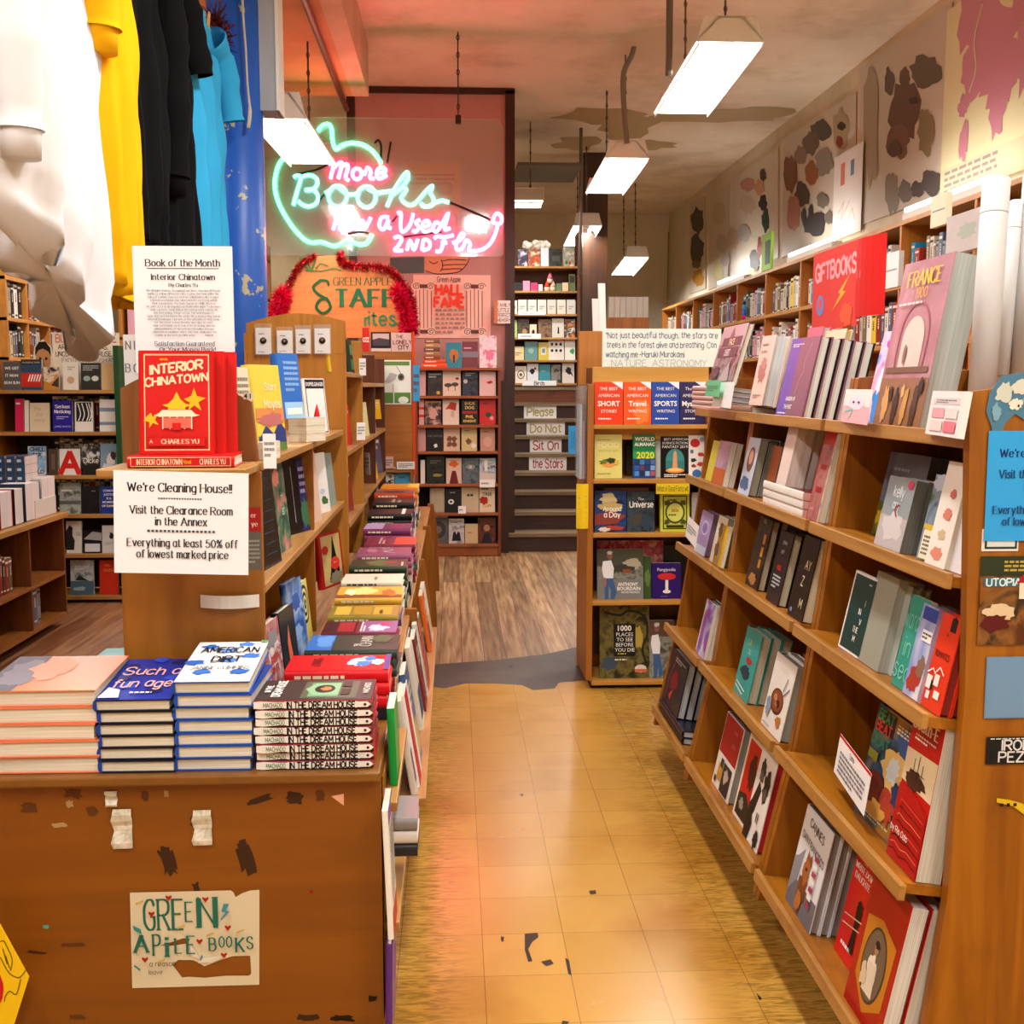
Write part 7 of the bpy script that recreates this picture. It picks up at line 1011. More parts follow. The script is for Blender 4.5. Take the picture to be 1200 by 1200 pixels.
# carded pins on the panel
for k, (x0, x1, y0, y1) in enumerate(((300, 318, 379, 415), (325, 343, 383, 414), (347, 364, 381, 414), (369, 387, 380, 414))):
    a, w, h = facing(x0, y0, x1, y1, 4.485); o = thing('carded_pin', 'white card with a small dark badge, ' + ('nearest the column', 'second from the column', 'third from the column', 'farthest from the column')[k], 'pin', (a.x, 4.485, a.z), group='carded pins on the plywood panel')
    mb = MB(); mb.box((0, 0, 0), (w, .001, h*.86), 'paper'); paint(mb, [('i', .2, .74, .8, .8, 1, 'charcoal'), ('i', .15, .06, .85, .12, 1, 'grey')], w, h*.86, lambda x, y, l: (x, -.0003-l, y)); mb.build('card', o)
    mb = MB(); mb.tube([(w/2, -.004, h*.44), (w/2, 0, h*.44)], w*.21, mat('#241c18', .3), 16); mb.ball((w*.47, -.005, h*.46), w*.09, .002, w*.1, mat('#8a6a54')); mb.build('badge', o)
    mb = MB(); mb.box((-.004, -.0015, -.004), (w+.004, .0013, h), clearmat('#ffffff', .10, .1)); mb.build('bag', o)
# end cap with botanical poster, books and top books
EY = 7.1
a, w, h = facing(440, 422, 482, 474, EY-.004)
sheet('botanical_poster', 'white poster of a bird and seed head with green bands', 'poster', Matrix.Translation(a), w, h, '#eef0e6', [('r', .04, .88, .96, .97, '#6a8a4a'), ('r', .02, .03, .5, .27, '#5a8a3c'), ('r', .53, .03, .98, .27, '#5a8a3c'), ('e', .78, .1, .14, .08, '#e4eae0'), ('p', [.25, .5, .42, .72, .62, .68, .56, .56, .36, .48], '#b8bcb8'), ('e', .72, .62, .09, .08, '#6a6a60'), ('e', .72, .62, .05, .045, '#3a3a34'), ('l', [.6, .86, .72, .7], .012, '#5a5a50'), ('l', [.5, .28, .5, .46], .01, '#5a5a50'), ('l', [.51, .04, .51, .28], .01, '#eef0e6')], .001)
zs_ = [P(450, y, EY).z for y in (412, 592, 637)]
zz = P(460, 549, EY).z
mb = MB(); q0, q1 = P(432, 550, EY), P(484, 550, EY); bpy.data.objects['end_case.001'].name
oe = bpy.data.objects['end_case.001']; mb.box((q0.x-oe.location.x, .001, q0.z-.02), (q1.x-oe.location.x, .24, q0.z), LIPX); mb.build('shelf', oe)
for x0, y0, x1, y1, z, col, lb, art in ((464, 510, 485, 549, q0.z, '#14130f', 'black novel with pale serif type on the end cap', [('s', 'Cormac', .5, .88, .08, '#c8bc90', 'serif', 1), ('s', 'McCarthy', .5, .77, .08, '#c8bc90', 'serif', 1), ('s', 'CHILD', .5, .5, .08, '#c8bc60', 'serif', 1), ('s', 'of GOD', .5, .38, .07, '#c8bc60', 'serif', 1)]), (450, 513, 461, 549, q0.z, '#1c4a38', 'dark green novel beside the black one on the end cap', [('T', 'CITY', .5, .5, .1, 'cream'), ('T', 'WAY', .5, .7, .1, 'cream')]),
  (451, 555, 462, 591, zs_[1], '#dcd8cc', 'cream cover with heavy black letters on the end cap', [('s', 'ME', .5, .7, .16, 'black', 'hand', 1.4), ('s', 'TEN', .5, .45, .16, 'black', 'hand', 1.4), ('e', .6, .9, .2, .06, '#8a7a40')]), (463, 554, 485, 591, zs_[1], '#4aa8d4', 'light blue cover with a brown dome on the end cap', [('e', .5, .46, .3, .14, '#8a5a34'), ('r', .1, .3, .9, .42, '#d8e8f0'), ('i', .2, .8, .8, .9, 1, '#1a4a7a')])):
    facebook(EY+.03, x0, y0, x1, y1, col, lb, art, .018, z=z+.001, hard=False, group='novels on the end cap')
for x0, y0, x1, y1, col, lb, art in ((425, 384, 433, 412, '#c8241c', 'red and white cover with upright capitals above the end cap', [('T', 'OZZ', .5, .5, .2, 'white')]), (435, 389, 458, 412, '#1c1a1c', 'black framed photograph cover above the end cap', [('r', .08, .3, .92, .92, '#c8a8a4'), ('p', [.08, .3, .92, .3, .92, .62, .4, .7, .08, .6], '#4a3c44'), ('r', .0, 0, 1, .16, '#d8b8ae')]), (459, 390, 482, 412, '#d8b0a8', 'pinkish city cover above the end cap', [('s', 'THE', .4, .8, .16, '#5a3030', 'hand', 1.2), ('s', 'LONELY', .55, .5, .2, '#8a3a38', 'hand', 1.5), ('s', 'CITY', .6, .22, .2, '#5a3030', 'hand', 1.5)])):
    facebook(EY+.05, x0, y0, x1, y1, col, lb, art, .02, z=zs_[0]+.001, hard=False, group='books above the end cap') if False else facebook(EY-.0, x0, y0, x1, y1, col, lb, art, .018, z=zs_[0]+.001, hard=False, lean=3, group='books above the end cap')
for x0, y0, x1, y1, col, lb in ((451, 535, 461, 549, '#e0b8b0', 'pink staff note on the end cap shelf'), (465, 541, 486, 550, 'paper', 'white staff note below the black novel'), (484, 428, 492, 470, '#3a9ad0', 'blue paper strip beside the red trim of the end cap')):
    a, w, h = facing(x0, y0, x1, y1, EY-.012); sheet('staff_note', lb, 'note', Matrix.Translation(a), w, h, col, [('i', .1, .2, .9, .8, 3, '#6a5a60')], .0008)
# ================================================================== staff sign with tinsel
TY = 7.62
def W(x, y, Y): return P(x, y, Y)
out = [(336, 396), (334, 360), (336, 345), (345, 322), (358, 308), (370, 301), (385, 299), (400, 300), (412, 308), (432, 313), (455, 320), (470, 331), (478, 345), (482, 365), (483, 396)]
o = thing('staff_sign', 'orange arched wooden sign lettered in green, trimmed with red tinsel', 'sign', tuple(W(410, 396, TY)))
ox = W(410, 396, TY)
mb = MB(); mb.prism([W(x, y, TY)-ox for x, y in out], (0, .02, 0), wood('#c8682c', '#dc7c3a', 0, .45, '#a04c1c'))
a, w, h = facing(336, 299, 483, 396, TY-.001); off = a-ox
art = [('s', 'GREEN APPLE', .61, .69, .09, '#2f5a2c', 'serif', .9, .46), ('l', [.28, .70, .22, .62, .25, .54, .33, .46, .35, .36, .29, .30, .24, .37, .27, .46, .33, .48], .036, '#14501f', 1), ('l', [.28, .70, .33, .69, .34, .64], .03, '#14501f', 1), ('s', 'TAFF', .63, .49, .2, '#17603a', 'serif', 1.4, .52), ('l', [.3, .25, .34, .25], .02, '#14501f'), ('s', 'ites', .76, .24, .16, '#1c7a50', 'hand', 1.0), ('l', [.86, .19, .92, .17, .97, .21], .02, '#1c7a50', 1), ('s', 'r', .64, .22, .14, '#1c7a50', 'hand', 1.0), ('l', [.18, .84, .12, .88, .08, .86], .018, '#2f6a2c', 1), ('l', [.2, .83, .17, .93, .13, .97], .022, '#2f6a2c', 1), ('l', [.21, .83, .24, .95, .21, .99], .02, '#2f6a2c', 1), ('l', [.16, .82, .28, .81, .38, .84, .44, .82], .016, '#2f6a2c', 1), ('l', [.24, .84, .28, .9, .34, .87], .014, '#2f6a2c', 1)]
paint(mb, art, w, h, lambda x, y, l: (off.x+x, -.003-l, off.z+y)); mb.build('sign_board', o)
mb = MB(); mb.box((-.02, .02, -.55), (.02, .05, .3), WD); mb.build('support_post', o)
def tinsel(pts, r, n, cols, name, parent):
    mb = MB(); rr = random.Random(n); q = smooth([tuple(W(x, y, TY-.02)-ox) for x, y in pts], 8); ms = [mat(c, .35) for c in cols]
    for k in range(n):
        c = Vector(q[rr.randrange(len(q)-1)]).lerp(Vector(q[rr.randrange(len(q)-1)]), 0) ; d = Vector((rr.gauss(0, 1), rr.gauss(0, .7), rr.gauss(0, 1))).normalized()*r*rr.uniform(.5, 1.1); s = d.cross(Vector((rr.random(), rr.random(), rr.random()))).normalized()*.004
        mb.poly([c-s, c+s, c+d+s*.4, c+d-s*.4], ms[k % len(ms)])
    return mb.build(name, parent)
tinsel([(333, 350), (338, 335), (346, 318), (356, 307), (368, 300)], .035, 900, ('#a80f14', '#c8161c', '#7a080c'), 'tinsel', o)
tinsel([(399, 298), (400, 306), (412, 311), (430, 312), (448, 314), (462, 321), (472, 333), (481, 348), (485, 366), (487, 392)], .04, 1700, ('#a80f14', '#c8161c', '#7a080c'), 'tinsel', o)
for pts in ([(331, 345), (329, 356), (326, 366), (323, 376)], [(466, 340), (471, 352), (476, 366), (478, 380), (478, 390)]):
    ob = tinsel(pts, .075, 2600, ('#f0184a', '#e8103c', '#d00c30'), 'feather_boa', o)
# hall of fame poster and small sign on the pink wall
a, w, h = facing(485, 322, 575, 396, YP-.006)
hf = []
for cx in (.13, .79):
    hf += [('r', cx-.10, .16, cx+.10, .78, '#e8c4b0')] + [('l', [cx-.1+.05*k, .16, cx-.1+.05*k, .78], .012, '#6a4a44') for k in range(5)]
    for cy in (.82, .1): hf += [e for s in (-1, 1) for e in (('e', cx+s*.09, cy, .07, .07, '#e8c8b4'), ('l', [cx+s*.09+.06*(1-k/14)*math.cos(k*.9) if j == 0 else cy+.06*(1-k/14)*math.sin(k*.9) for k in range(13) for j in (0, 1)], .012, '#5a3a34'))] + [('r', cx-.05, cy-.03, cx+.05, cy+.03, '#5a3a34')]
hf += [('s', 'Green Apple', .46, .93, .08, '#2a2a24', 'hand', .9, .3), ('s', 'HALL', .46, .77, .15, '#e0401c', 'hand', 2.2, .34, .5), ('t', 'of', .46, .66, .04, '#8a5a4a'), ('s', 'FAME', .46, .57, .15, '#e0401c', 'hand', 2.2, .38, .5), ('i', .28, .06, .66, .48, 6, '#a07a6c')]
sheet('column_poster', 'pale pink poster with two drawn columns and red block letters', 'poster', Matrix.Translation(a), w, h, '#e8bfae', hf, .002)
a, w, h = facing(579, 352, 598, 379, YP-.06); sheet('paper_sign', 'small white sign with capitals at the edge of the pink wall', 'sign', Matrix.Translation(a), w, h, '#e8e0d8', [('s', 'FAMILY', .6, .8, .15, '#4a4038', 'hand', 1, .8), ('s', 'LITTLE', .6, .58, .15, '#4a4038', 'hand', 1, .7), ('s', 'PERFECT', .6, .36, .15, '#4a4038', 'hand', 1, .8), ('s', 'MEMORY', .6, .14, .13, '#4a4038', 'hand', 1, .8), ('r', 0, 0, .22, 1, '#c87a4a')], .002)
a, w, h = facing(473, 190, 540, 250, YP-.006); sheet('notice', 'faded tan notice on the pink wall behind the neon', 'notice', Matrix.Translation(a), w, h, '#c88a66', [('s', 'FREE', .2, .88, .09, '#a8603c', 'hand', .8), ('i', .1, .55, .9, .8, 3, '#a8603c'), ('e', .72, .5, .16, .14, '#b0745a'), ('e', .72, .5, .1, .08, '#c08262')], .001)
# ================================================================== the neon sign
NY = 8.45
def n1(x, y): return (310+x*.1416, 130+y*.1416)
def n2(x, y): return (440+x*.15, 130+y*.15)
c0, c1 = P(307, 299, NY), P(590, 140, NY)
o = thing('neon_sign', 'clear acrylic panel with a green neon apple and pink neon script', 'sign', (c0.x, NY, c0.z)); nw, nh = c1.x-c0.x, c1.z-c0.z
mb = MB(); mb.prism([(0, 0, .02), (.02, 0, 0), (nw-.02, 0, 0), (nw, 0, .02), (nw, 0, nh-.06), (nw-.04, 0, nh), (0, 0, nh)], (0, .01, 0), clearmat('#f4faf8', .10, .06), clearmat('#e0f4ee', .7, .1)); mb.build('acrylic_panel', o)
def neon(name, strokes, f, col, strength, r=.0125, closed=()):
    mb = MB(); m = mat(col, .3, emit=strength)
    for k, s in enumerate(strokes):
        pts = [tuple(P(*f(*q), NY-.02)-Vector((c0.x, NY, c0.z))) for q in s]; mb.tube(smooth(pts, 5), r, m, 8)
    mb.build(name, o)
    return mb
el = lambda cx, cy, rx, ry: [(cx+rx*math.cos(a_), cy+ry*math.sin(a_)) for a_ in [k*math.pi/6 for k in range(13)]]
GRN, GRN2, RED = '#46f0a0', '#5af5cc', '#ff3d6a'
neon('neon_apple_outline', [[(440, 165), (480, 120), (530, 110), (555, 150), (560, 220), (575, 290), (595, 315), (640, 285), (710, 265), (800, 275), (880, 320), (935, 380), (965, 435)], [(330, 285), (235, 325), (180, 365), (120, 440), (90, 540), (85, 630), (105, 730), (160, 850), (240, 970), (330, 1065), (400, 1090), (470, 1085), (540, 1110), (600, 1115), (660, 1085), (720, 1085), (790, 1105), (850, 1090), (890, 1020)]], n1, GRN, NEON_GREEN, .0135)
neon('neon_word', [[(240, 550), (270, 535), (300, 550), (270, 660), (238, 780)], [(310, 545), (370, 530), (430, 560), (430, 620), (380, 655), (335, 655)], [(335, 655), (400, 650), (440, 700), (430, 760), (370, 790), (310, 775), (280, 745)], [(500, 680), (560, 650)] + el(605, 705, 76, 86)[7:] + el(605, 705, 76, 86)[1:8], [(600, 625), (690, 690), (790, 680)], el(845, 710, 76, 86), [(850, 640), (930, 675), (1060, 660)]], n1, GRN2, NEON_GREEN*.7)
neon('neon_word', [[(10, 640), (130, 625)], [(90, 745), (150, 610), (230, 490), (255, 490), (250, 540), (200, 600), (140, 650)], [(150, 640), (215, 600), (240, 620), (200, 680), (250, 730), (310, 720), (400, 620), (445, 585), (430, 640), (455, 690), (440, 735), (380, 745), (355, 720)], [(455, 720), (520, 700), (575, 715)]], n2, GRN2, NEON_GREEN*.7)
for f_, words_ in ((n1, [[[(530, 440), (560, 430), (570, 450), (545, 560)], [(570, 470), (620, 430), (640, 440), (610, 560)], [(640, 460), (680, 440), (690, 470), (670, 550), (700, 575)], el(765, 520, 38, 45), [(805, 500), (830, 520), (850, 470), (880, 500), (870, 550), (910, 560)], [(930, 520), (1000, 500), (985, 470), (940, 480), (925, 530), (950, 560), (1015, 530)]],
   [[(575, 850), (600, 835), (610, 860), (565, 985)], [(600, 900), (640, 840), (660, 850), (630, 960), (655, 1015)], [(690, 940), (740, 915), (735, 880), (695, 890), (680, 940), (710, 980), (760, 960)], [(770, 890), (775, 970), (815, 910), (830, 975), (880, 880)]], [[(1030, 880), (970, 880), (950, 950), (985, 980), (1025, 900), (1020, 960), (1050, 970)]]]),
  (n2, [[[(170, 800), (200, 800), (195, 900), (215, 945), (270, 890), (295, 800)], [(350, 850), (315, 870), (340, 910), (310, 945), (290, 930)], [(370, 910), (420, 890), (410, 860), (375, 870), (365, 920), (390, 945), (440, 925)], [(500, 880), (470, 870), (450, 920), (475, 945), (510, 900), (570, 795), (540, 920), (585, 915)]],
   [[(145, 995), (175, 980), (205, 1000), (180, 1050), (150, 1090), (215, 1090)], [(245, 1090), (270, 1010), (300, 1085), (330, 1000)], [(365, 1090), (375, 1010), (420, 1020), (420, 1070), (365, 1090)]],
   [[(460, 1000), (480, 980), (540, 985), (610, 970)], [(540, 985), (510, 1090), (470, 1095)], [(510, 1035), (560, 1030)], [(600, 1030), (660, 1010), (690, 970), (670, 960), (630, 1040), (640, 1085), (680, 1070), (710, 1010), (740, 1040), (730, 1085), (770, 1095), (840, 1080), (900, 1030), (940, 950), (955, 880)], [(955, 795), (985, 830), (975, 880), (920, 870), (930, 820), (955, 795)]]])):
    for w_ in words_: neon('neon_word', w_, f_, RED, NEON_RED)
mb = MB(); bk = mat('#1c1214', .5)
for f, s in ((n1, [(530, 440), (420, 490), (270, 525)]), (n1, [(440, 755), (495, 690)]), (n1, [(690, 1015), (780, 1000), (860, 1010)]), (n1, [(910, 270), (940, 240), (965, 290), (960, 400)]), (n1, [(1045, 255), (1015, 430)]), (n2, [(580, 715), (740, 780), (900, 850)]), (n2, [(215, 985), (400, 960), (520, 945)]), (n2, [(130, 870), (170, 820)])):
    mb.tube(smooth([tuple(P(*f(*q), NY-.012)-Vector((c0.x, NY, c0.z))) for q in s], 4), .008, bk, 6)
mb.build('electrode_wires', o)
for x in (537, 330):
    p_ = P(x, 140, NY); mb = MB(); q = (p_.x-c0.x, .005, p_.z-c0.z); L_ = (ZC if p_.x > XS else ZC)-p_.z
    mb.tube([q, (q[0], q[1], q[2]+L_)], .005, mat('#4a3a30', .4, metal=.5), 6)
    for k in range(int(L_/.06)): mb.tube([(q[0]+.012*math.cos(a_)*(k % 2), q[1]+.012*math.cos(a_)*(1-k % 2), q[2]+.03+.06*k+.02*math.sin(a_)) for a_ in [j*math.pi/3 for j in range(6)]], .003, mat('#4a3a30', .4, metal=.5), 5, closed=True)
    mb.box((q[0]-.02, -.01, q[2]-.03), (q[0]+.02, .02, q[2]+.03), mat('#3a2a24', .4)); mb.build('chain', o)
# ================================================================== notices on the case end
a, w, h = facing(160, 288, 276, 437, 2.655)
body = ['We all make choices throughout our lives, choosing different', 'paths to follow, different roles to play. But how unlike the', 'roles of a whole America. Interior Chinatown is like a super', 'satirical screenplay that slices identity perfectly within', 'their conclusions. The main character, Willis Wu, is a', 'bit-part actor in an ongoing cop drama who wants to be more', 'than a generic Asian man in the background, namely, he', 'has everything: Kung Fu Guy. The novel bounces', 'back and forth between the script Wu is memorizing and an', 'internal monologue. Like one of the episodes of that book,', 'for this novel, a very fine line that slips on stuff,', 'their screenplay turns real. A lot of acting, and the', 'admonishments of the patriarch headline. Interior', 'Chinatown is a brilliant satire, one that challenges the', 'reader in the best possible ways.            -Martin']
bart = [('s', 'Book of the Month', .5, .868, .052, '#141416', 'serif', 1.0, .74), ('r', .14, .822, .86, .827, '#141416'), ('s', 'Interior Chinatown', .5, .758, .044, '#141416', 'serif', .95, .66), ('s', 'By Charles Yu', .5, .695, .026, '#141416', 'serif', .9, .36)] + [('s', s_, .5, .652-.0252*k, .0155, '#5a5a5e', 'serif', .8, .74) for k, s_ in enumerate(body)] + [('s', 'Satisfaction Guaranteed', .5, .232, .035, '#2a2a2e', 'serif', .9, .6), ('s', 'Or Your Money Back!', .53, .185, .036, '#2a2a2e', 'serif', .9, .56)]
sheet('notice', 'white typed notice with an underlined heading behind the standing red novels', 'notice', Matrix.Translation(a), w, h, '#f3f2f4', bart, .0006)
mb = MB(); mb.box((0, 0, 0), (.012, .004, h*.75), WD); a2 = P(215, 437, 2.66); tag(mb.build('sign_stick', loc=(a2.x, 2.657, LZ-.003+.02)), 'thin wooden stick holding up the typed notice', 'stick')
a, w, h = facing(134, 551, 291, 671, 2.392)
cl = [('s', "We're Cleaning House!!", .49, .845, .08, '#121214', 'serif', 1.05, .77), ('s', '*****************', .49, .735, .045, '#3a3a3e', 'hand', .8, .54), ('s', 'Visit the Clearance Room', .5, .625, .074, '#121214', 'serif', 1.0, .76), ('s', 'in the Annex', .5, .515, .074, '#121214', 'serif', 1.0, .38), ('s', '*****************', .5, .415, .07, '#3a3a3e', 'hand', .8, .6), ('s', 'Everything at least 50% off', .51, .305, .074, '#121214', 'serif', 1.0, .82), ('s', 'of lowest marked price', .51, .195, .074, '#121214', 'serif', 1.0, .68)]
sheet('notice', 'large white clearance notice hanging from the case end ledge', 'notice', Matrix.Translation(a) @ Matrix.Rotation(math.radians(1.6), 4, 'Y'), w, h, '#f4f3f5', cl, .0006)
bl = [('s', "We're Cleaning House!!", .5, .80, .07, '#16306a', 'serif', 1.1, .8), ('s', '*************', .5, .71, .035, '#1c4a8a', 'hand', .8, .6), ('s', 'Visit the Clearance Room', .5, .61, .07, '#16306a', 'serif', 1.0, .8), ('s', 'in the Annex', .5, .50, .07, '#16306a', 'serif', 1.0, .38), ('s', '*************', .5, .42, .035, '#1c4a8a', 'hand', .8, .6), ('s', 'Everything at least 50% off', .5, .285, .07, '#16306a', 'serif', 1.0, .88), ('s', 'of lowest marked price', .5, .18, .07, '#16306a', 'serif', 1.0, .72)]
a, w, h = facing(1153, 505, 1296, 634, 1.966); sheet('notice', 'blue clearance notice on the end panel of the near rack', 'notice', Matrix.Translation(a), w, h, '#2f9fe0', bl, .0008)
def stick(name, label, cat, x0, y0, x1, y1, col, art, Y=1.967, **kw):
    a, w, h = facing(x0, y0, x1, y1, Y); return sheet(name, label, cat, Matrix.Translation(a), w, h, noisy(*col) if isinstance(col, tuple) else col, art, .0008, **kw)
stick('sticker', 'white edged sticker peeping out below the blue notice', 'sticker', 1150, 620, 1193, 646, '#e4e0d8', [('r', .08, .1, .96, .9, '#2a3a3c'), ('r', .14, .2, .9, .8, '#cfd8d8')], Y=1.9685)
stick('poster', 'torn pulp novel cover with a flying dragon on the near rack end panel', 'poster', 1145, 652, 1236, 756, ('#3a2a18', '#8a5a2a', '#5a3018'), [('r', 0, .78, 1, 1, '#2a3420'), ('i', .3, .82, .9, .96, 3, '#b8a040'), ('r', .05, .66, .55, .76, '#3a6a7a'), ('s', 'UTOPIA', .3, .71, .08, '#d8e8e8', 'hand', 1.5, .44), ('b', .7, .7, .2, .12, '#a8141c'), ('r', .5, .52, .64, .7, '#e0d8c4'), ('b', .25, .36, .2, .1, '#d8c09a'), ('b', .2, .25, .2, .1, '#5a1418'), ('e', .72, .34, .12, .12, '#a87a54'), ('p', [.6, .1, .85, .1, .82, .3, .62, .3], '#3a4a3a'), ('p', [0, .45, .1, .6, 0, .7], '#8a5218')])
stick('sticker', 'plain grey blue square card below the torn novel cover', 'sticker', 1153, 770, 1225, 842, '#6a8eb0', [('r', .02, .02, .98, .98, '#6f94b6')])
stick('sticker', 'black sticker with white capitals on the near rack end panel', 'sticker', 1155, 864, 1238, 896, '#121212', [('s', 'IRON', .42, .7, .36, '#d8d8d8', 'hand', 1.2, .5), ('s', 'PEZO', .42, .27, .36, '#d8d8d8', 'hand', 1.2, .5), ('i', .05, .9, .95, .98, 1, '#d8d8d8')])
a = P(1154, 520, 1.967); ww = P(1210, 520, 1.967).x-a.x; hh = P(1154, 436, 1.967).z-a.z
mb = MB(); q = [(.2, 0), (.12, .25), (.0, .45), (.05, .7), (.3, .95), (.7, 1.0), (1.1, .95), (1.1, .5), (.85, .32), (.6, .42), (.4, .28), (.3, .05)]; mb.prism([(x*ww, 0, y*hh) for x, y in q], (0, .0008, 0), '#4a7a94')
paint(mb, [('b', .35, .72, .2, .14, '#c9cdbc'), ('b', .75, .8, .25, .12, '#d0d0c0'), ('b', .6, .55, .16, .08, '#e4dfcc'), ('b', .2, .45, .1, .12, '#7aa4b4'), ('e', .66, .53, .02, .02, 'black'), ('b', .9, .62, .14, .1, '#8ab0c0')], ww, hh, lambda x, y, l: (x, -.0003-l, y)); tag(mb.build('poster_remnant', M=Matrix.Translation(a)), 'torn blue and cream poster scrap above the blue notice', 'poster')
a, w, h = facing(1167, 938, 1206, 962, 1.967); mb = MB(); mb.prism([(0, 0, .9*h), (w*.5, 0, h*.7), (w*.9, 0, h*.2), (w, 0, h*.3), (w*.8, 0, h*.8), (w*.4, 0, h), (0, 0, h*1.1)], (0, .001, 0), '#d8b81c'); [mb.box((w*k, -.0004, h*.7), (w*(k+.1), 0, h*.85), '#1a1610') for k in (.1, .3, .5)]; tag(mb.build('tape_strip', M=Matrix.Translation(a)), 'yellow and black hazard tape strip on the near rack end panel', 'tape')
# --- front panel: torn poster, tape, yellow sheet
PYY = YT-.0015
a, w, h = facing(155, 1046, 307, 1158, PYY); mb = MB()
outer = [(0, 0), (.98, 0), (1, 1), (.93, .995), (.87, .97), (.815, .93), (.80, .98), (.78, 1), (0.01, 1)]
hole = [(.315, .235), (.385, .1), (.44, .105), (.56, .09), (.72, .105), (.9, .1), (.92, .12), (.915, .31), (.78, .31), (.68, .27), (.56, .21), (.51, .255), (.47, .28), (.36, .285)]
hole2 = [(.225, .44), (.30, .435), (.4, .45), (.44, .46), (.455, .505), (.40, .51), (.33, .48)]
mb.holed([(x*w, 0, y*h) for x, y in outer], [[(x*w, 0, y*h) for x, y in hole], [(x*w, 0, y*h) for x, y in hole2]], mat('#d6c9a8', .6))
tl = '#1f6a58'; pa = []
for s_, x, y, hh_, wd, mw in (('G', .153, .765, .30, 1.0, .08), ('R', .262, .765, .31, .9, .085), ('E', .372, .765, .31, 1.0, .08), ('E', .457, .79, .2, .9, .055), ('N', .595, .78, .31, .5, .135)): pa.append(('s', s_, x, y, hh_, tl, 'serif', wd, mw))
pa += [('r', .512, .63, .552, .93, tl), ('r', .638, .62, .678, .93, tl)]
for s_, x, y, hh_, mw in (('A', .085, .47, .17, .10), ('P', .203, .455, .21, .055), ('i', .283, .43, .19, .03), ('L', .37, .44, .15, .05), ('E', .467, .45, .18, .06), ('B', .632, .45, .13, .05), ('O', .703, .475, .11, .04), ('O', .76, .475, .11, .04), ('K', .843, .44, .14, .06), ('S', .92, .46, .12, .045)): pa.append(('s', s_, x, y, hh_, tl, 'serif', 1.15, mw))
pa += [('p', [.03, .39, .05, .39, .11, .56, .10, .57], tl), ('s', 'a reason', .245, .265, .05, '#3a3a34', 'hand', .8, .22), ('s', 'leave', .19, .18, .045, '#5a5a50', 'hand', .8, .12)]
for x, y in ((.175, .79), (.31, .955), (.59, .93), (.755, .63), (.535, .495), (.72, .345), (.115, .32)): pa.append(('p', [x, y-.035, x+.025, y+.005, x+.02, y+.025, x, y+.01, x-.02, y+.025, x-.025, y+.005], '#a81c14'))
pa += [('p', [.70, .72, .74, .79, .71, .8, .73, .88, .77, .88, .745, .81, .77, .80, .71, .71], '#3a8aa0'), ('p', [.03, .68, .09, .64, .1, .58, .04, .63], '#2a8a8a'), ('p', [.035, .27, .08, .22, .075, .2, .03, .25], '#2a8a8a'), ('p', [.54, .29, .56, .34, .55, .36, .535, .31], '#3a8aa0')]
for x, y in ((.09, .92), (.4, .66), (.62, .575), (.85, .6), (.24, .31)): pa.append(('p', [x-.03, y-.01, x+.03, y+.02, x+.03, y, x-.03, y-.03], '#c8a84a'))
paint(mb, pa, w, h, lambda x, y, l: (x, -.0003-l, y))
mb.poly([(.455*w, -.0012, .46*h), (.50*w, -.004, .40*h), (.53*w, -.003, .3*h), (.46*w, -.001, .32*h)], '#e4dcc6'); mb.poly([(.51*w, -.003, .255*h), (.56*w, -.004, .31*h), (.75*w, -.003, .33*h), (.62*w, -.001, .25*h)], '#ece8dc')
tag(mb.build('torn_poster', M=Matrix.Translation(a)), 'torn cream poster with green hand lettering on the table front', 'poster')
for x0, y0, x1, y1, lb in ((133, 948, 156, 994, 'white crumpled tape tab nearest the table front middle'), (227, 949, 249, 990, 'white crumpled tape tab above the torn poster'), (124, 927, 138, 945, 'small torn scrap of white tape at the table edge')):
    a, w, h = facing(x0, y0, x1, y1, PYY); mb = MB(); n = 7; rr = random.Random(x0); f = lambda k: -.003-.004*math.sin(k*1.3)
    for k in range(n):
        i0, i1 = .07*w*math.sin(k*1.7+x0), .07*w*math.sin(k*1.7+1.7+x0); mb.poly([(i0, f(k), h*(1-k/n)), (w-i0*.4, f(k)*.7, h*(1-k/n)), (w-i1*.4, f(k+1)*.7, h*(1-(k+1)/n)), (i1, f(k+1), h*(1-(k+1)/n))], noisy('#b3aa92', '#cfc8b4', '#e0dacb', 60, .5))
    tag(mb.build('tape_tab', M=Matrix.Translation(a)), lb, 'tape', 'white tape tabs on the table front')
a = P(0, 1240, 2.16); mb = MB(); pts = [P(x, y, 2.16)-a for x, y in ((-40, 1060), (0, 1083), (28, 1134), (34, 1145), (15, 1205), (-40, 1240))]; mb.prism(pts, (0, .002, 0), '#f0c414')
qf = lambda x, y: tuple(P(x, y, 2.158)-a)
for pts in ([(0, 1104), (4, 1103), (8, 1110), (14, 1125), (12, 1138)], [(0, 1122), (10, 1140), (20, 1146), (25, 1144), (30, 1137)], [(24, 1148), (21, 1160), (18, 1166), (11, 1162), (6, 1168), (5, 1174)], [(3, 1112), (8, 1130)], [(6, 1120), (11, 1135)]):
    for z in ribbon(smooth([(qf(*p_)[0], qf(*p_)[2]) for p_ in pts], 4), lambda *_: .0018): mb.poly([(x, -.0008, zz) for x, zz in z], '#5a4208')
mb.add([(qf(-14+18*math.cos(k*.4), 1160+27*math.sin(k*.4))[0], -.0008, qf(0, 1160+27*math.sin(k*.4))[2]) for k in range(16)], [tuple(range(16))], '#c81a1c')
tag(mb.build('yellow_flyer', M=Matrix.Translation(a)), 'cut out yellow cardboard flyer with a red disc in front of the table', 'flyer')
mb = MB(); mb.box((-.003, .003, -.75), (.003, .006, .0), '#8a8a8a'); mb.build('stick', bpy.data.objects['yellow_flyer'], loc=(-.05, 0, .1))
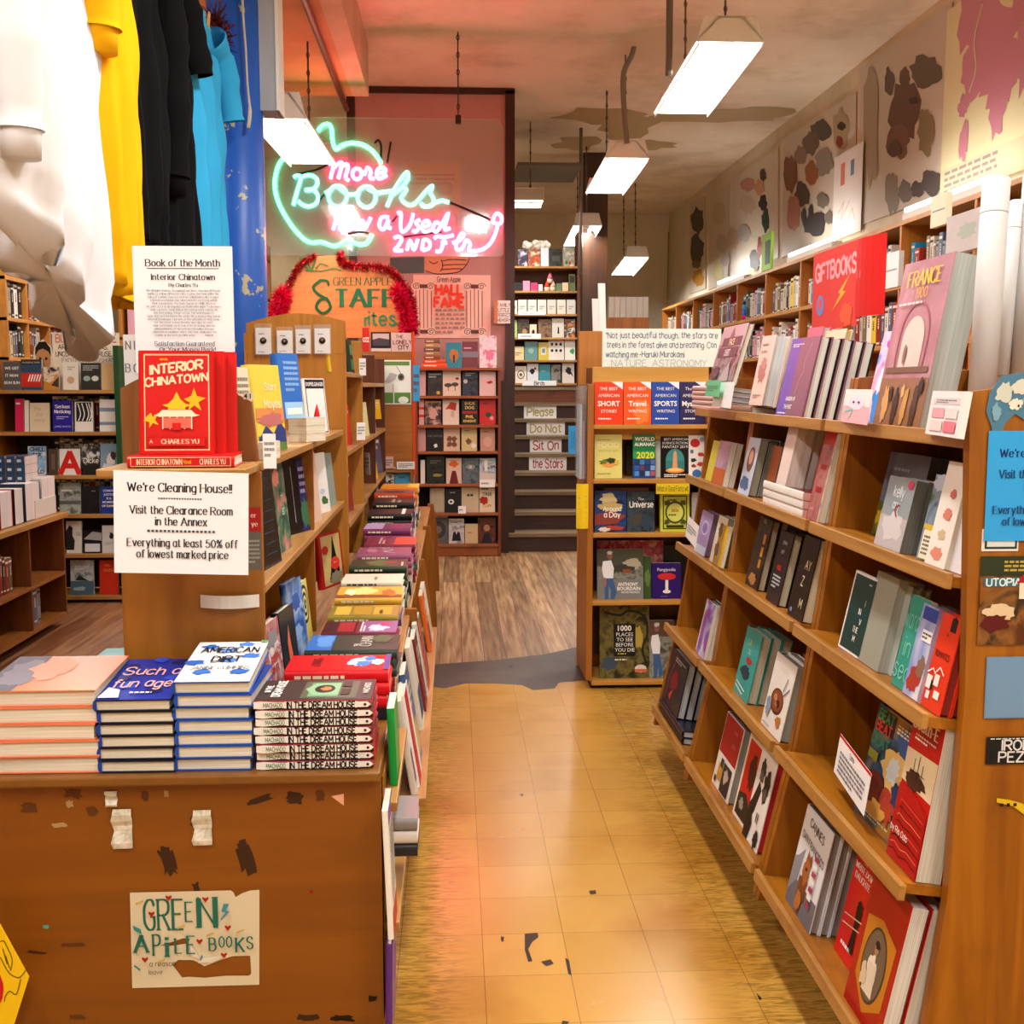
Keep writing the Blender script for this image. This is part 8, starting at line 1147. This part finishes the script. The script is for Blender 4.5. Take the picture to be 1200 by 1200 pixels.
a, w, h = facing(235, 697, 304, 712, 2.546); sheet('paper_scrap', 'curled white paper scrap stuck on the case end above the table', 'paper', Matrix.Translation(a), w, h, '#e4dfd6', [], .001, curl=.02)
a, w, h = facing(289, 595, 307, 668, 2.549); sheet('postcard', 'red and grey postcard half hidden by the clearance notice', 'postcard', Matrix.Translation(a), w, h, '#6a665a', [('r', 0, .62, 1, 1, '#b01c1c'), ('s', 'er', .55, .88, .07, '#f0c8b8', 'serif', 1.2, .6), ('s', 'ye', .6, .74, .07, '#f0c8b8', 'serif', 1.2, .6), ('i', .1, .1, .9, .5, 6, '#a8a498')], .0008)
a, w, h = facing(285, 460, 297, 468, 2.598); sheet('number_tag', 'tiny white number tag on the arched board', 'tag', Matrix.Translation(a), w, h, '#d8d4c8', [('T', '4', .25, .5, .7, 'black', .4), ('T', '1', .7, .5, .7, 'black', .3)], .0008)
a, w, h = facing(147, 392, 166, 470, 2.66); sheet('notice', 'narrow end of a grey sign with serif capitals by the arched board', 'notice', Matrix.Translation(a), w, h, '#d4d2d0', [('s', 'N E', .55, .84, .12, '#6a6a6e', 'serif', 1, .8), ('s', 'B O', .5, .5, .12, '#6a6a6e', 'serif', 1, .8), ('s', 'T O', .5, .18, .12, '#6a6a6e', 'serif', 1, .8)], .001)
# ================================================================== sheets along the posters wall
def wsheet(name, label, cat, x0, x1, yb, yt, X, col, art, thick=.001, **kw):
    """sheet lying along the shop, seen from pixel x0 (far) to x1 (near); yb, yt at its far edge"""
    a = PX(x0, yb, X); b = PX(x1, yb, X); c = PX(x0, yt, X)
    return sheet(name, label, cat, standing(a, -90, 0), a.y-b.y, c.z-a.z, col, art, thick, **kw)
wsheet('map_poster', 'large yellow and pink silk-screened poster hanging at the top corner', 'poster', 1101, 1215, 236, 20, 3.17, '#e2e0b2', [('r', 0, 0, 1, .16, '#e4cfa8'), ('i', .05, .02, .62, .15, 4, '#9a8a8a')] + [('b', x, y, rx, ry, '#cb8a9c') for x, y, rx, ry in ((.3, .9, .16, .2), (.55, .75, .22, .22), (.35, .62, .17, .16), (.62, .5, .2, .16), (.8, .85, .2, .2), (.6, .32, .08, .12), (.24, .45, .06, .06), (.26, .26, .05, .1), (.85, .55, .1, .2))] + [('l', [.3, .5, .36, .6, .33, .75, .4, .9], .012, '#e2e0b2', 1), ('l', [.55, .95, .6, .85, .7, .8], .03, '#e2e0b2', 1), ('r', .82, .82, 1, 1, '#e8e2e0'), ('l', [.85, .3, .95, .5, .9, .7], .006, '#c07a7a', 1)])
wsheet('paper_sign', 'white sheet with red and blue brush marks below the horned mask', 'sign', 975, 1008, 283, 187, 3.165, '#e8e4de', [('r', .25, .62, .4, .88, '#e08a7a'), ('r', .6, .68, .72, .86, '#6a9ab0'), ('l', [.2, .3, .4, .42, .3, .2, .6, .4], .012, '#b8a8a0'), ('l', [.5, .1, .7, .3, .8, .15], .012, '#b8a8a0')])
gw = [('s', 'GIFTBOOKS', .52, .74, .2, '#f0a8ae', 'hand', 1.7, .92, .4), ('p', [.48, .22, .66, .42, .6, .43, .84, .62, .7, .44, .77, .43], '#f0b428'), ('e', .2, .32, .09, .13, '#5a8ad0'), ('e', .2, .34, .04, .07, '#e04438'), ('b', .8, .15, .14, .14, '#ea5a28')]
so = wsheet('paper_sign', 'red sign with pink painted capitals and a yellow lightning bolt', 'sign', 951, 1003, 389, 300, 1.27, '#df4038', gw)
mb = MB(); mb.box((.2, .002, -.5), (.22, .012, .2), WD); mb.build('sign_stick', so)
wsheet('paper_sign', 'plain red sheet curling beside the sign with the lightning bolt', 'sign', 1001, 1036, 374, 286, 1.29, '#cf1814', [('r', .3, .5, .5, .6, '#e0605a')], curl=.03)
PW = XR-.012
def mask_sheet(label, quad, blobs, col='#cfc8b8'):
    pts = [PX(x, y, PW) for x, y in quad]; o_ = pts[0]; mb = MB(); mb.prism([q-o_ for q in pts], (.004, 0, 0), mat(col, .35)); rr = random.Random(int(quad[0][0])); lift = 0
    for x, y, rx, ry, c in blobs:
        lift += .0004; n = 18; mb.poly([PX(x+rx*math.cos(2*math.pi*k/n)*j, y+ry*math.sin(2*math.pi*k/n)*j, PW-.001-lift)-o_ for k, j in ((k, rr.uniform(.78, 1.15)) for k in range(n))], mat(c, .4))
    return tag(mb.build('mask_poster', M=Matrix.Translation(o_)), label, 'poster', 'mask posters on the long wall')
mask_sheet('large pale poster of a horned devil mask, next to the yellow and pink poster', [(1006, 265), (1104, 228), (1116, 2), (1008, 80)], [(1060, 130, 20, 34, '#6a4c40'), (1052, 165, 14, 20, '#7a5a4c'), (1042, 95, 6, 16, '#64503f'), (1060, 92, 7, 14, '#64503f'), (1085, 85, 20, 20, '#665a4c'), (1085, 155, 10, 30, '#8a7c58'), (1045, 225, 8, 26, '#8a8274'), (1060, 225, 8, 14, '#6e665c'), (1075, 222, 8, 10, '#4a3c34'), (1092, 215, 12, 18, '#4f443c'), (1020, 150, 10, 70, '#a89c86'), (1048, 175, 8, 10, '#5c463a'), (1070, 118, 5, 4, '#3a2a22')])
mask_sheet('poster crowded with brown and black face masks, second from the yellow poster', [(916, 302), (1002, 268), (1003, 108), (918, 162)], [(962, 152, 12, 12, '#4a4238'), (950, 168, 10, 14, '#6a5344'), (985, 152, 10, 25, '#b0a080'), (986, 148, 5, 5, '#2a241e'), (984, 166, 4, 7, '#8a2a20'), (938, 182, 7, 12, '#8a7a6a'), (951, 203, 9, 14, '#9a6040'), (940, 228, 9, 16, '#4a423c'), (966, 190, 11, 16, '#8f8a80'), (926, 205, 9, 22, '#7a4a34'), (930, 250, 8, 22, '#b07a6a'), (964, 235, 7, 9, '#7a7468'), (955, 262, 14, 14, '#35302e'), (942, 252, 3, 9, '#35302e'), (950, 248, 3, 9, '#35302e'), (972, 255, 6, 8, '#6e665a')])
mask_sheet('poster with a chain of small masks, third from the yellow poster', [(856, 326), (912, 302), (912, 172), (860, 210)], [(894, 205, 4, 8, '#3a3632'), (890, 220, 6, 10, '#c89a74'), (894, 238, 5, 10, '#2a2826'), (897, 258, 5, 14, '#1f3f30'), (877, 216, 9, 8, '#b8877a'), (876, 240, 9, 12, '#c4b49c'), (858, 280, 8, 12, '#bba88a'), (872, 274, 8, 10, '#a9a8a0'), (890, 290, 3, 12, '#8a3a30'), (884, 305, 6, 12, '#35332e')], '#d2cab6')
mask_sheet('pale poster with faint masks and a yellow figure, fourth from the yellow poster', [(830, 340), (853, 330), (855, 214), (832, 230)], [(843, 250, 8, 14, '#c4b89c'), (846, 285, 7, 12, '#b8b0a0'), (842, 318, 6, 12, '#c9c060'), (850, 305, 5, 8, '#a89c84')], '#cdc6b0')
mask_sheet('narrow poster of two black prints one above the other', [(808, 345), (827, 338), (826, 230), (808, 238)], [(817, 258, 8, 16, '#2a2826'), (817, 292, 8, 18, '#2a2826'), (818, 325, 7, 10, '#b8862c'), (816, 310, 5, 5, '#5a4a30')], '#cfc8b6')
mb = MB(); q = [PX(x, y, PW) for x, y in ((776, 350), (782, 350), (784, 272), (781, 270))]; mb.prism(q, (.004, 0, 0), mat('#b8a83a', .6)); tag(mb.build('banner'), 'narrow yellow banner hanging in the far corner', 'banner')
a = PX(890, 328, 2.84); mb = MB(); mb.box((0, -.32, 0), (.02, 0, .33), '#8ac428'); mb.box((-.002, -.28, .05), (0, -.12, .26), '#2a3a20'); tag(mb.build('green_sign', M=Matrix.Translation((2.855, a.y, 2.503))), 'bright lime green frame standing on the poster wall bookcase', 'sign')
for x0, x1, yb, yt, X, c, lb in ((1090, 1108, 268, 232, 2.5, '#e8dfc0', 'cream folded sheet stuck above the large pink cover'), (1108, 1150, 300, 256, 2.2, '#e4e6e4', 'clear plastic bag with green print behind the large pink cover'), (1032, 1052, 340, 300, 2.6, '#e0dcd8', 'white boxed set with grey stripes beside the red sheets')):
    wsheet('paper_sheet', lb, 'sheet', x0, x1, yb, yt, X, c, [('b', .6, .5, .25, .2, '#bcd8c8')] if 'green' in lb else [('l', [.1, .5, .9, .5], .05, '#8a8a90')], .03)
a = PX(870, 372, 2.6); 
mb = MB(); mb.ball((0, 0, .03), .022, .022, .04, mat('#1c5ad0'), 10, 8); mb.ball((0, 0, .09), .02, .02, .03, mat('#2a9ad8'), 10, 8); mb.ball((0, 0, .0), .02, .02, .03, mat('#e0187a'), 10, 8); mb.ball((.0, .0, .13), .014, .014, .02, mat('#14142a'), 10, 8); tag(mb.build('figurine', M=Matrix.Translation((2.858, PX(872, 372, 2.858).y, VZ[1]+.031))), 'blue and magenta figurine on the poster wall bookcase', 'figurine')
# white leaning boards and flat sleeves behind the kiosk
a, w, h = facing(712, 346, 757, 372, 9.0); o = thing('sleeve_rack', 'rack of grey white record sleeves behind the handwritten sign', 'rack', (a.x, 9.0, 1.2)); mb = MB(); mb.box((0, 0, 0), (.33, .35, a.z-1.2), WD); mb.build('stand', o)
for k in range(7): mb = MB(); mb.box((.01+.045*k, .0, a.z-1.199), (.052+.045*k, .02, a.z-1.2+.16), '#b4b2a6'); q_ = mb.build('sleeve', o); q_.rotation_euler = (0, 0, 0)
for x0, x1, yb, yt, Y, c, lb in ((701, 709, 388, 332, 7.4, '#f0eee8', 'long white board leaning behind the plywood board'), (694, 699, 388, 350, 7.6, '#e0e0d8', 'thin pale board leaning at the plywood board')):
    p0, p1 = P(x0+6, yb, Y), P(x0, yt, Y); mb = MB(); mb.prism([(0, 0, 0), (.045, 0, 0), (.045+p1.x-p0.x, 0, p1.z-p0.z+.8), (p1.x-p0.x, 0, p1.z-p0.z+.8)], (0, .02, 0), c); tag(mb.build('leaning_board', M=Matrix.Translation((p0.x, Y, p0.z-.8))), lb, 'board')
# ================================================================== washing line of shirts
LN0, LN1 = Vector((P(257, 52, 4.86).x, 4.86, P(257, 52, 4.86).z)), Vector((-.93, 1.9, 3.02))
def line(Y): t_ = (Y-LN0.y)/(LN1.y-LN0.y); q = LN0.lerp(LN1, t_); q.z -= .05*math.sin(math.pi*t_); return q
mb = MB(); mb.tube([line(4.86+(1.9-4.86)*k/16) for k in range(17)], .004, mat('#c9b48a', .8), 6); tag(mb.build('clothesline'), 'thin rope line running from the blue column to the shop front', 'rope')
def cloth(c): 
    m, N, L, B = nodes_mat(('cloth', c))
    if N is None: return m
    B.inputs['Base Color'].default_value = lin(c); B.inputs['Roughness'].default_value = .95; B.inputs['Specular IOR Level'].default_value = .1
    return m
def garment(name, label, Y0, Y1, drop, col, sleeves=(.6, .6), ph=0, thick=.06, xo=0, hood=True, skew=0, narrow=.7):
    """hangs from the line between Y0 (near) and Y1 (far); the hem is lower by skew at the far side"""
    q = line((Y0+Y1)/2); o = thing(name, label, 'clothing', (q.x+xo, q.y, q.z), group='clothes on the washing line'); hw = (Y1-Y0)/2; m = cloth(col); n, K = 72, 30; mb = MB(); vs = []
    for i in range(K+1):
        t = i/K; wv = hw*(narrow+(1-narrow)*min(1, t*4)**.6)*(1-.05*math.sin(3*t)); th = thick*(.3+.7*min(1, t*2.2))
        if hood and t > .93: wv *= .96; th *= .8
        for j in range(n):
            a_ = 2*math.pi*j/n; c_ = math.cos(a_); s_ = math.sin(a_); fold = (.006+.024*t)*math.sin(4.0*c_*2.6+ph+1.6*t) + (.004+.010*t)*math.sin(9*c_*2+ph*2.3-2*t)
            wr = .006*math.sin(23*t+5*c_+ph)*(1 if t < .6 else .4)
            z = -(drop+skew*c_)*t - .05*abs(c_)**2*(1-t)**6 + (.010*math.sin(7*c_+ph) if t > .97 else 0)
            vs.append((th*s_*(abs(s_)**-.35 if abs(s_) > .05 else 1)+fold+wr, (wv+.008*math.sin(9*t+ph))*c_, z))
    fs = [(i*n+j, i*n+(j+1) % n, (i+1)*n+(j+1) % n, (i+1)*n+j) for i in range(K) for j in range(n)]
    vs.append((0, 0, -drop*.985)); fs += [(K*n+j, K*n+(j+1) % n, (K+1)*n) for j in range(n)]
    mb.add(vs, fs, m, True); mb.build('torso', o)
    for s, sl in zip((-1, 1), sleeves):
        if not sl: continue
        pts = [Vector((.0, s*hw*.6, -.05)), Vector((.03, s*hw*.9, -.13)), Vector((.045, s*hw*.97, -.13-sl*.35)), Vector((.05, s*hw*.96, -.13-sl*.7)), Vector((.045, s*hw*.94, -.13-sl))]
        if sl < .3: pts = pts[:2]+[Vector((.06, s*hw*1.02, -.13-sl))]
        pp = smooth([tuple(p_) for p_ in pts], 7); mb = MB(); nn = len(pp); mb.tube(pp, [(.068-.022*k/nn+.004*math.sin(k*.9+ph)+.003*math.sin(k*2.3)) for k in range(nn)], m, 20, cap=False); q_ = mb.build('sleeve', o)
        if sl > .3: mb = MB(); e_ = Vector(pp[-1]); mb.tube([e_+Vector((0, 0, .012)), e_+Vector((0, 0, -.01)), e_+Vector((0, 0, -.06))], [.047, .042, .040], m, 20); mb.build('cuff', o)
    if hood: mb = MB(); mb.ball((.05, 0, -.08), .045, hw*.45, .09, m, 16, 10); mb.build('hood', o)
    return o
garment('hoodie', 'white long sleeved hoodie hanging nearest the camera', 2.50, 3.12, 1.24, '#e2e2e4', (.80, 0), 0, .07, -.02, True, .17)
garment('hoodie', 'bright yellow hoodie hanging behind the white one', 2.99, 3.37, 1.20, '#f0ae10', (.42, 0), 1.4, .05, .015, True, .03)
garment('hoodie', 'black hoodie with a drawstring between yellow and blue', 3.30, 3.80, 1.0, '#0c0c0e', (0, .62), 2.2, .05, 0, True)
garment('shirt', 'black short sleeved shirt next to the blue one', 3.76, 4.20, .98, '#101012', (0, .18), 3.1, .045, -.01, False)
garment('shirt', 'sky blue short sleeved shirt pinned beside the column', 4.12, 4.76, 1.0, '#38a8dc', (0, .2), .6, .045, .0, False)
for k, Y in enumerate((2.5, 2.85, 3.06, 3.30, 3.48, 3.66, 3.78, 3.98, 4.22, 4.62)):
    q = line(Y); mb = MB()
    for s in (-1, 1): mb.prism([(s*.002, -.006, -.02), (s*.010, -.006, -.022), (s*.012, -.006, .045), (s*.006, -.006, .05), (s*.0015, -.006, .012)], (0, .012, 0), wood('#c99a5a', '#dcb070', 2, .6, '#a87a40'))
    tag(mb.build('clothespin', M=Matrix.Translation((q.x, q.y, q.z+.004)) @ Matrix.Rotation(.3*math.sin(k*2), 4, 'X')), 'wooden clothespin on the rope line, %s from the shop front' % ORD[k], 'clothespin', 'clothespins on the rope line')
mb = MB(); q = [P(*p_, 4.86) for p_ in ((284, -10), (285, 20), (288, 60), (290, 100), (293, 130), (291, 150))]; mb.tube(smooth([tuple(z) for z in q], 4), [.005]*16+[.008]*5, mat('#c9bfa6', .8), 6); tag(mb.build('rope'), 'knotted cream rope hanging down the blue column', 'rope')
mb = MB(); rr = random.Random(9); c = P(254, 42, 4.84)
for k in range(700):
    d = Vector((rr.gauss(0, 1), rr.gauss(0, 1), rr.gauss(0, 1))).normalized()*rr.uniform(.02, .075); d.z *= 1.5; s = Vector((rr.random()-.5, rr.random()-.5, rr.random()-.5)).normalized()*.003; b_ = Vector((rr.uniform(-.02, .02), 0, rr.uniform(-.14, .07))); mb.poly([b_-s, b_+s, b_+d+s, b_+d-s], mat(('#4a0f10', '#7a1a1c', '#2a1210')[k % 3], .35))
tag(mb.build('garland', M=Matrix.Translation(c)), 'dark red tinsel garland tied round the blue column', 'garland')
# grey unit and lamps high in the far bay
a, w, h = facing(-30, 251, 53, 299, 7.6); o = thing('wall_unit', 'beige hanging cabinet with a grey vent window behind the white hoodie', 'cabinet', (a.x, 7.6, a.z))
mb = MB(); mb.box((0, 0, 0), (w, .5, h), '#c9c0a8'); mb.box((w, .0, .0), (w+.25, .45, h*.96), '#bdb49c'); mb.build('casing', o, bevel=.006)
x0 = P(19, 280, 7.6).x-a.x; x1 = P(40, 280, 7.6).x-a.x; mb = MB(); mb.box((x0, -.006, h*.34), (x1, 0, h*.68), '#8d9096'); [mb.box((x0, -.009, h*(.38+.06*k)), (x1, -.006, h*(.39+.06*k)), '#6a6d72') for k in range(5)]; mb.build('vent', o)
mb = MB(); [mb.tube([(x, .0, 0), (x, 0, ZS-a.z)], .006, '#5a5a54', 6) for x in (w*.36, w)]; mb.build('hanging_rods', o)
q0, q1 = P(0, 291, 7.3), P(60, 306, 8.2); mb = MB(); mb.tube([q0, q1], .02, mat('#d8d4c8', .3, metal=.5), 8); mb.tube([q0, (q0.x, q0.y, ZS)], .004, '#4a4a44', 6); mb.tube([q1, (q1.x, q1.y, ZS)], .004, '#4a4a44', 6); tag(mb.build('track_rail'), 'thin metal lighting rail below the beige cabinet', 'rail')
o = thing('spotlight', 'chrome spotlight at the picture edge behind the white hoodie', 'spotlight', tuple(P(10, 225, 6.2)))
mb = MB(); mb.tube([(0, 0, -.06), (.02, -.02, .02), (.03, -.03, .05)], [.06, .055, .03], mat('#9a8a72', .25, metal=.8), 16); mb.build('housing', o)
mb = MB(); mb.tube([(-.03, 0, .06), (-.06, 0, .14), (-.06, 0, ZS-P(10, 225, 6.2).z)], .014, mat('#6a6258', .3, metal=.6), 8); mb.build('arm', o)
# ================================================================== the many small far books, as one mass
if ST.v:
    o = ST.build('shelved_books'); tag(o, 'rows of small upright books and undercopies on the distant and side shelves', 'books', None, 'stuff')
dup = {k: v for k, v in USED.items() if len(v) > 1}
for k, v in dup.items():
    gs = {bpy.data.objects[n].get('group') for n in v}
    if len(gs) > 1 or None in gs:
        print('DUP', k, v[:4], gs)
for k in USED:
    if not 4 <= len(k.replace(',', ' ').split()) <= 16: print('LEN', len(k.split()), k)
from collections import Counter
print('NAMES', Counter(o.name.split('.')[0] for o in bpy.data.objects if o.parent is None).most_common(12))
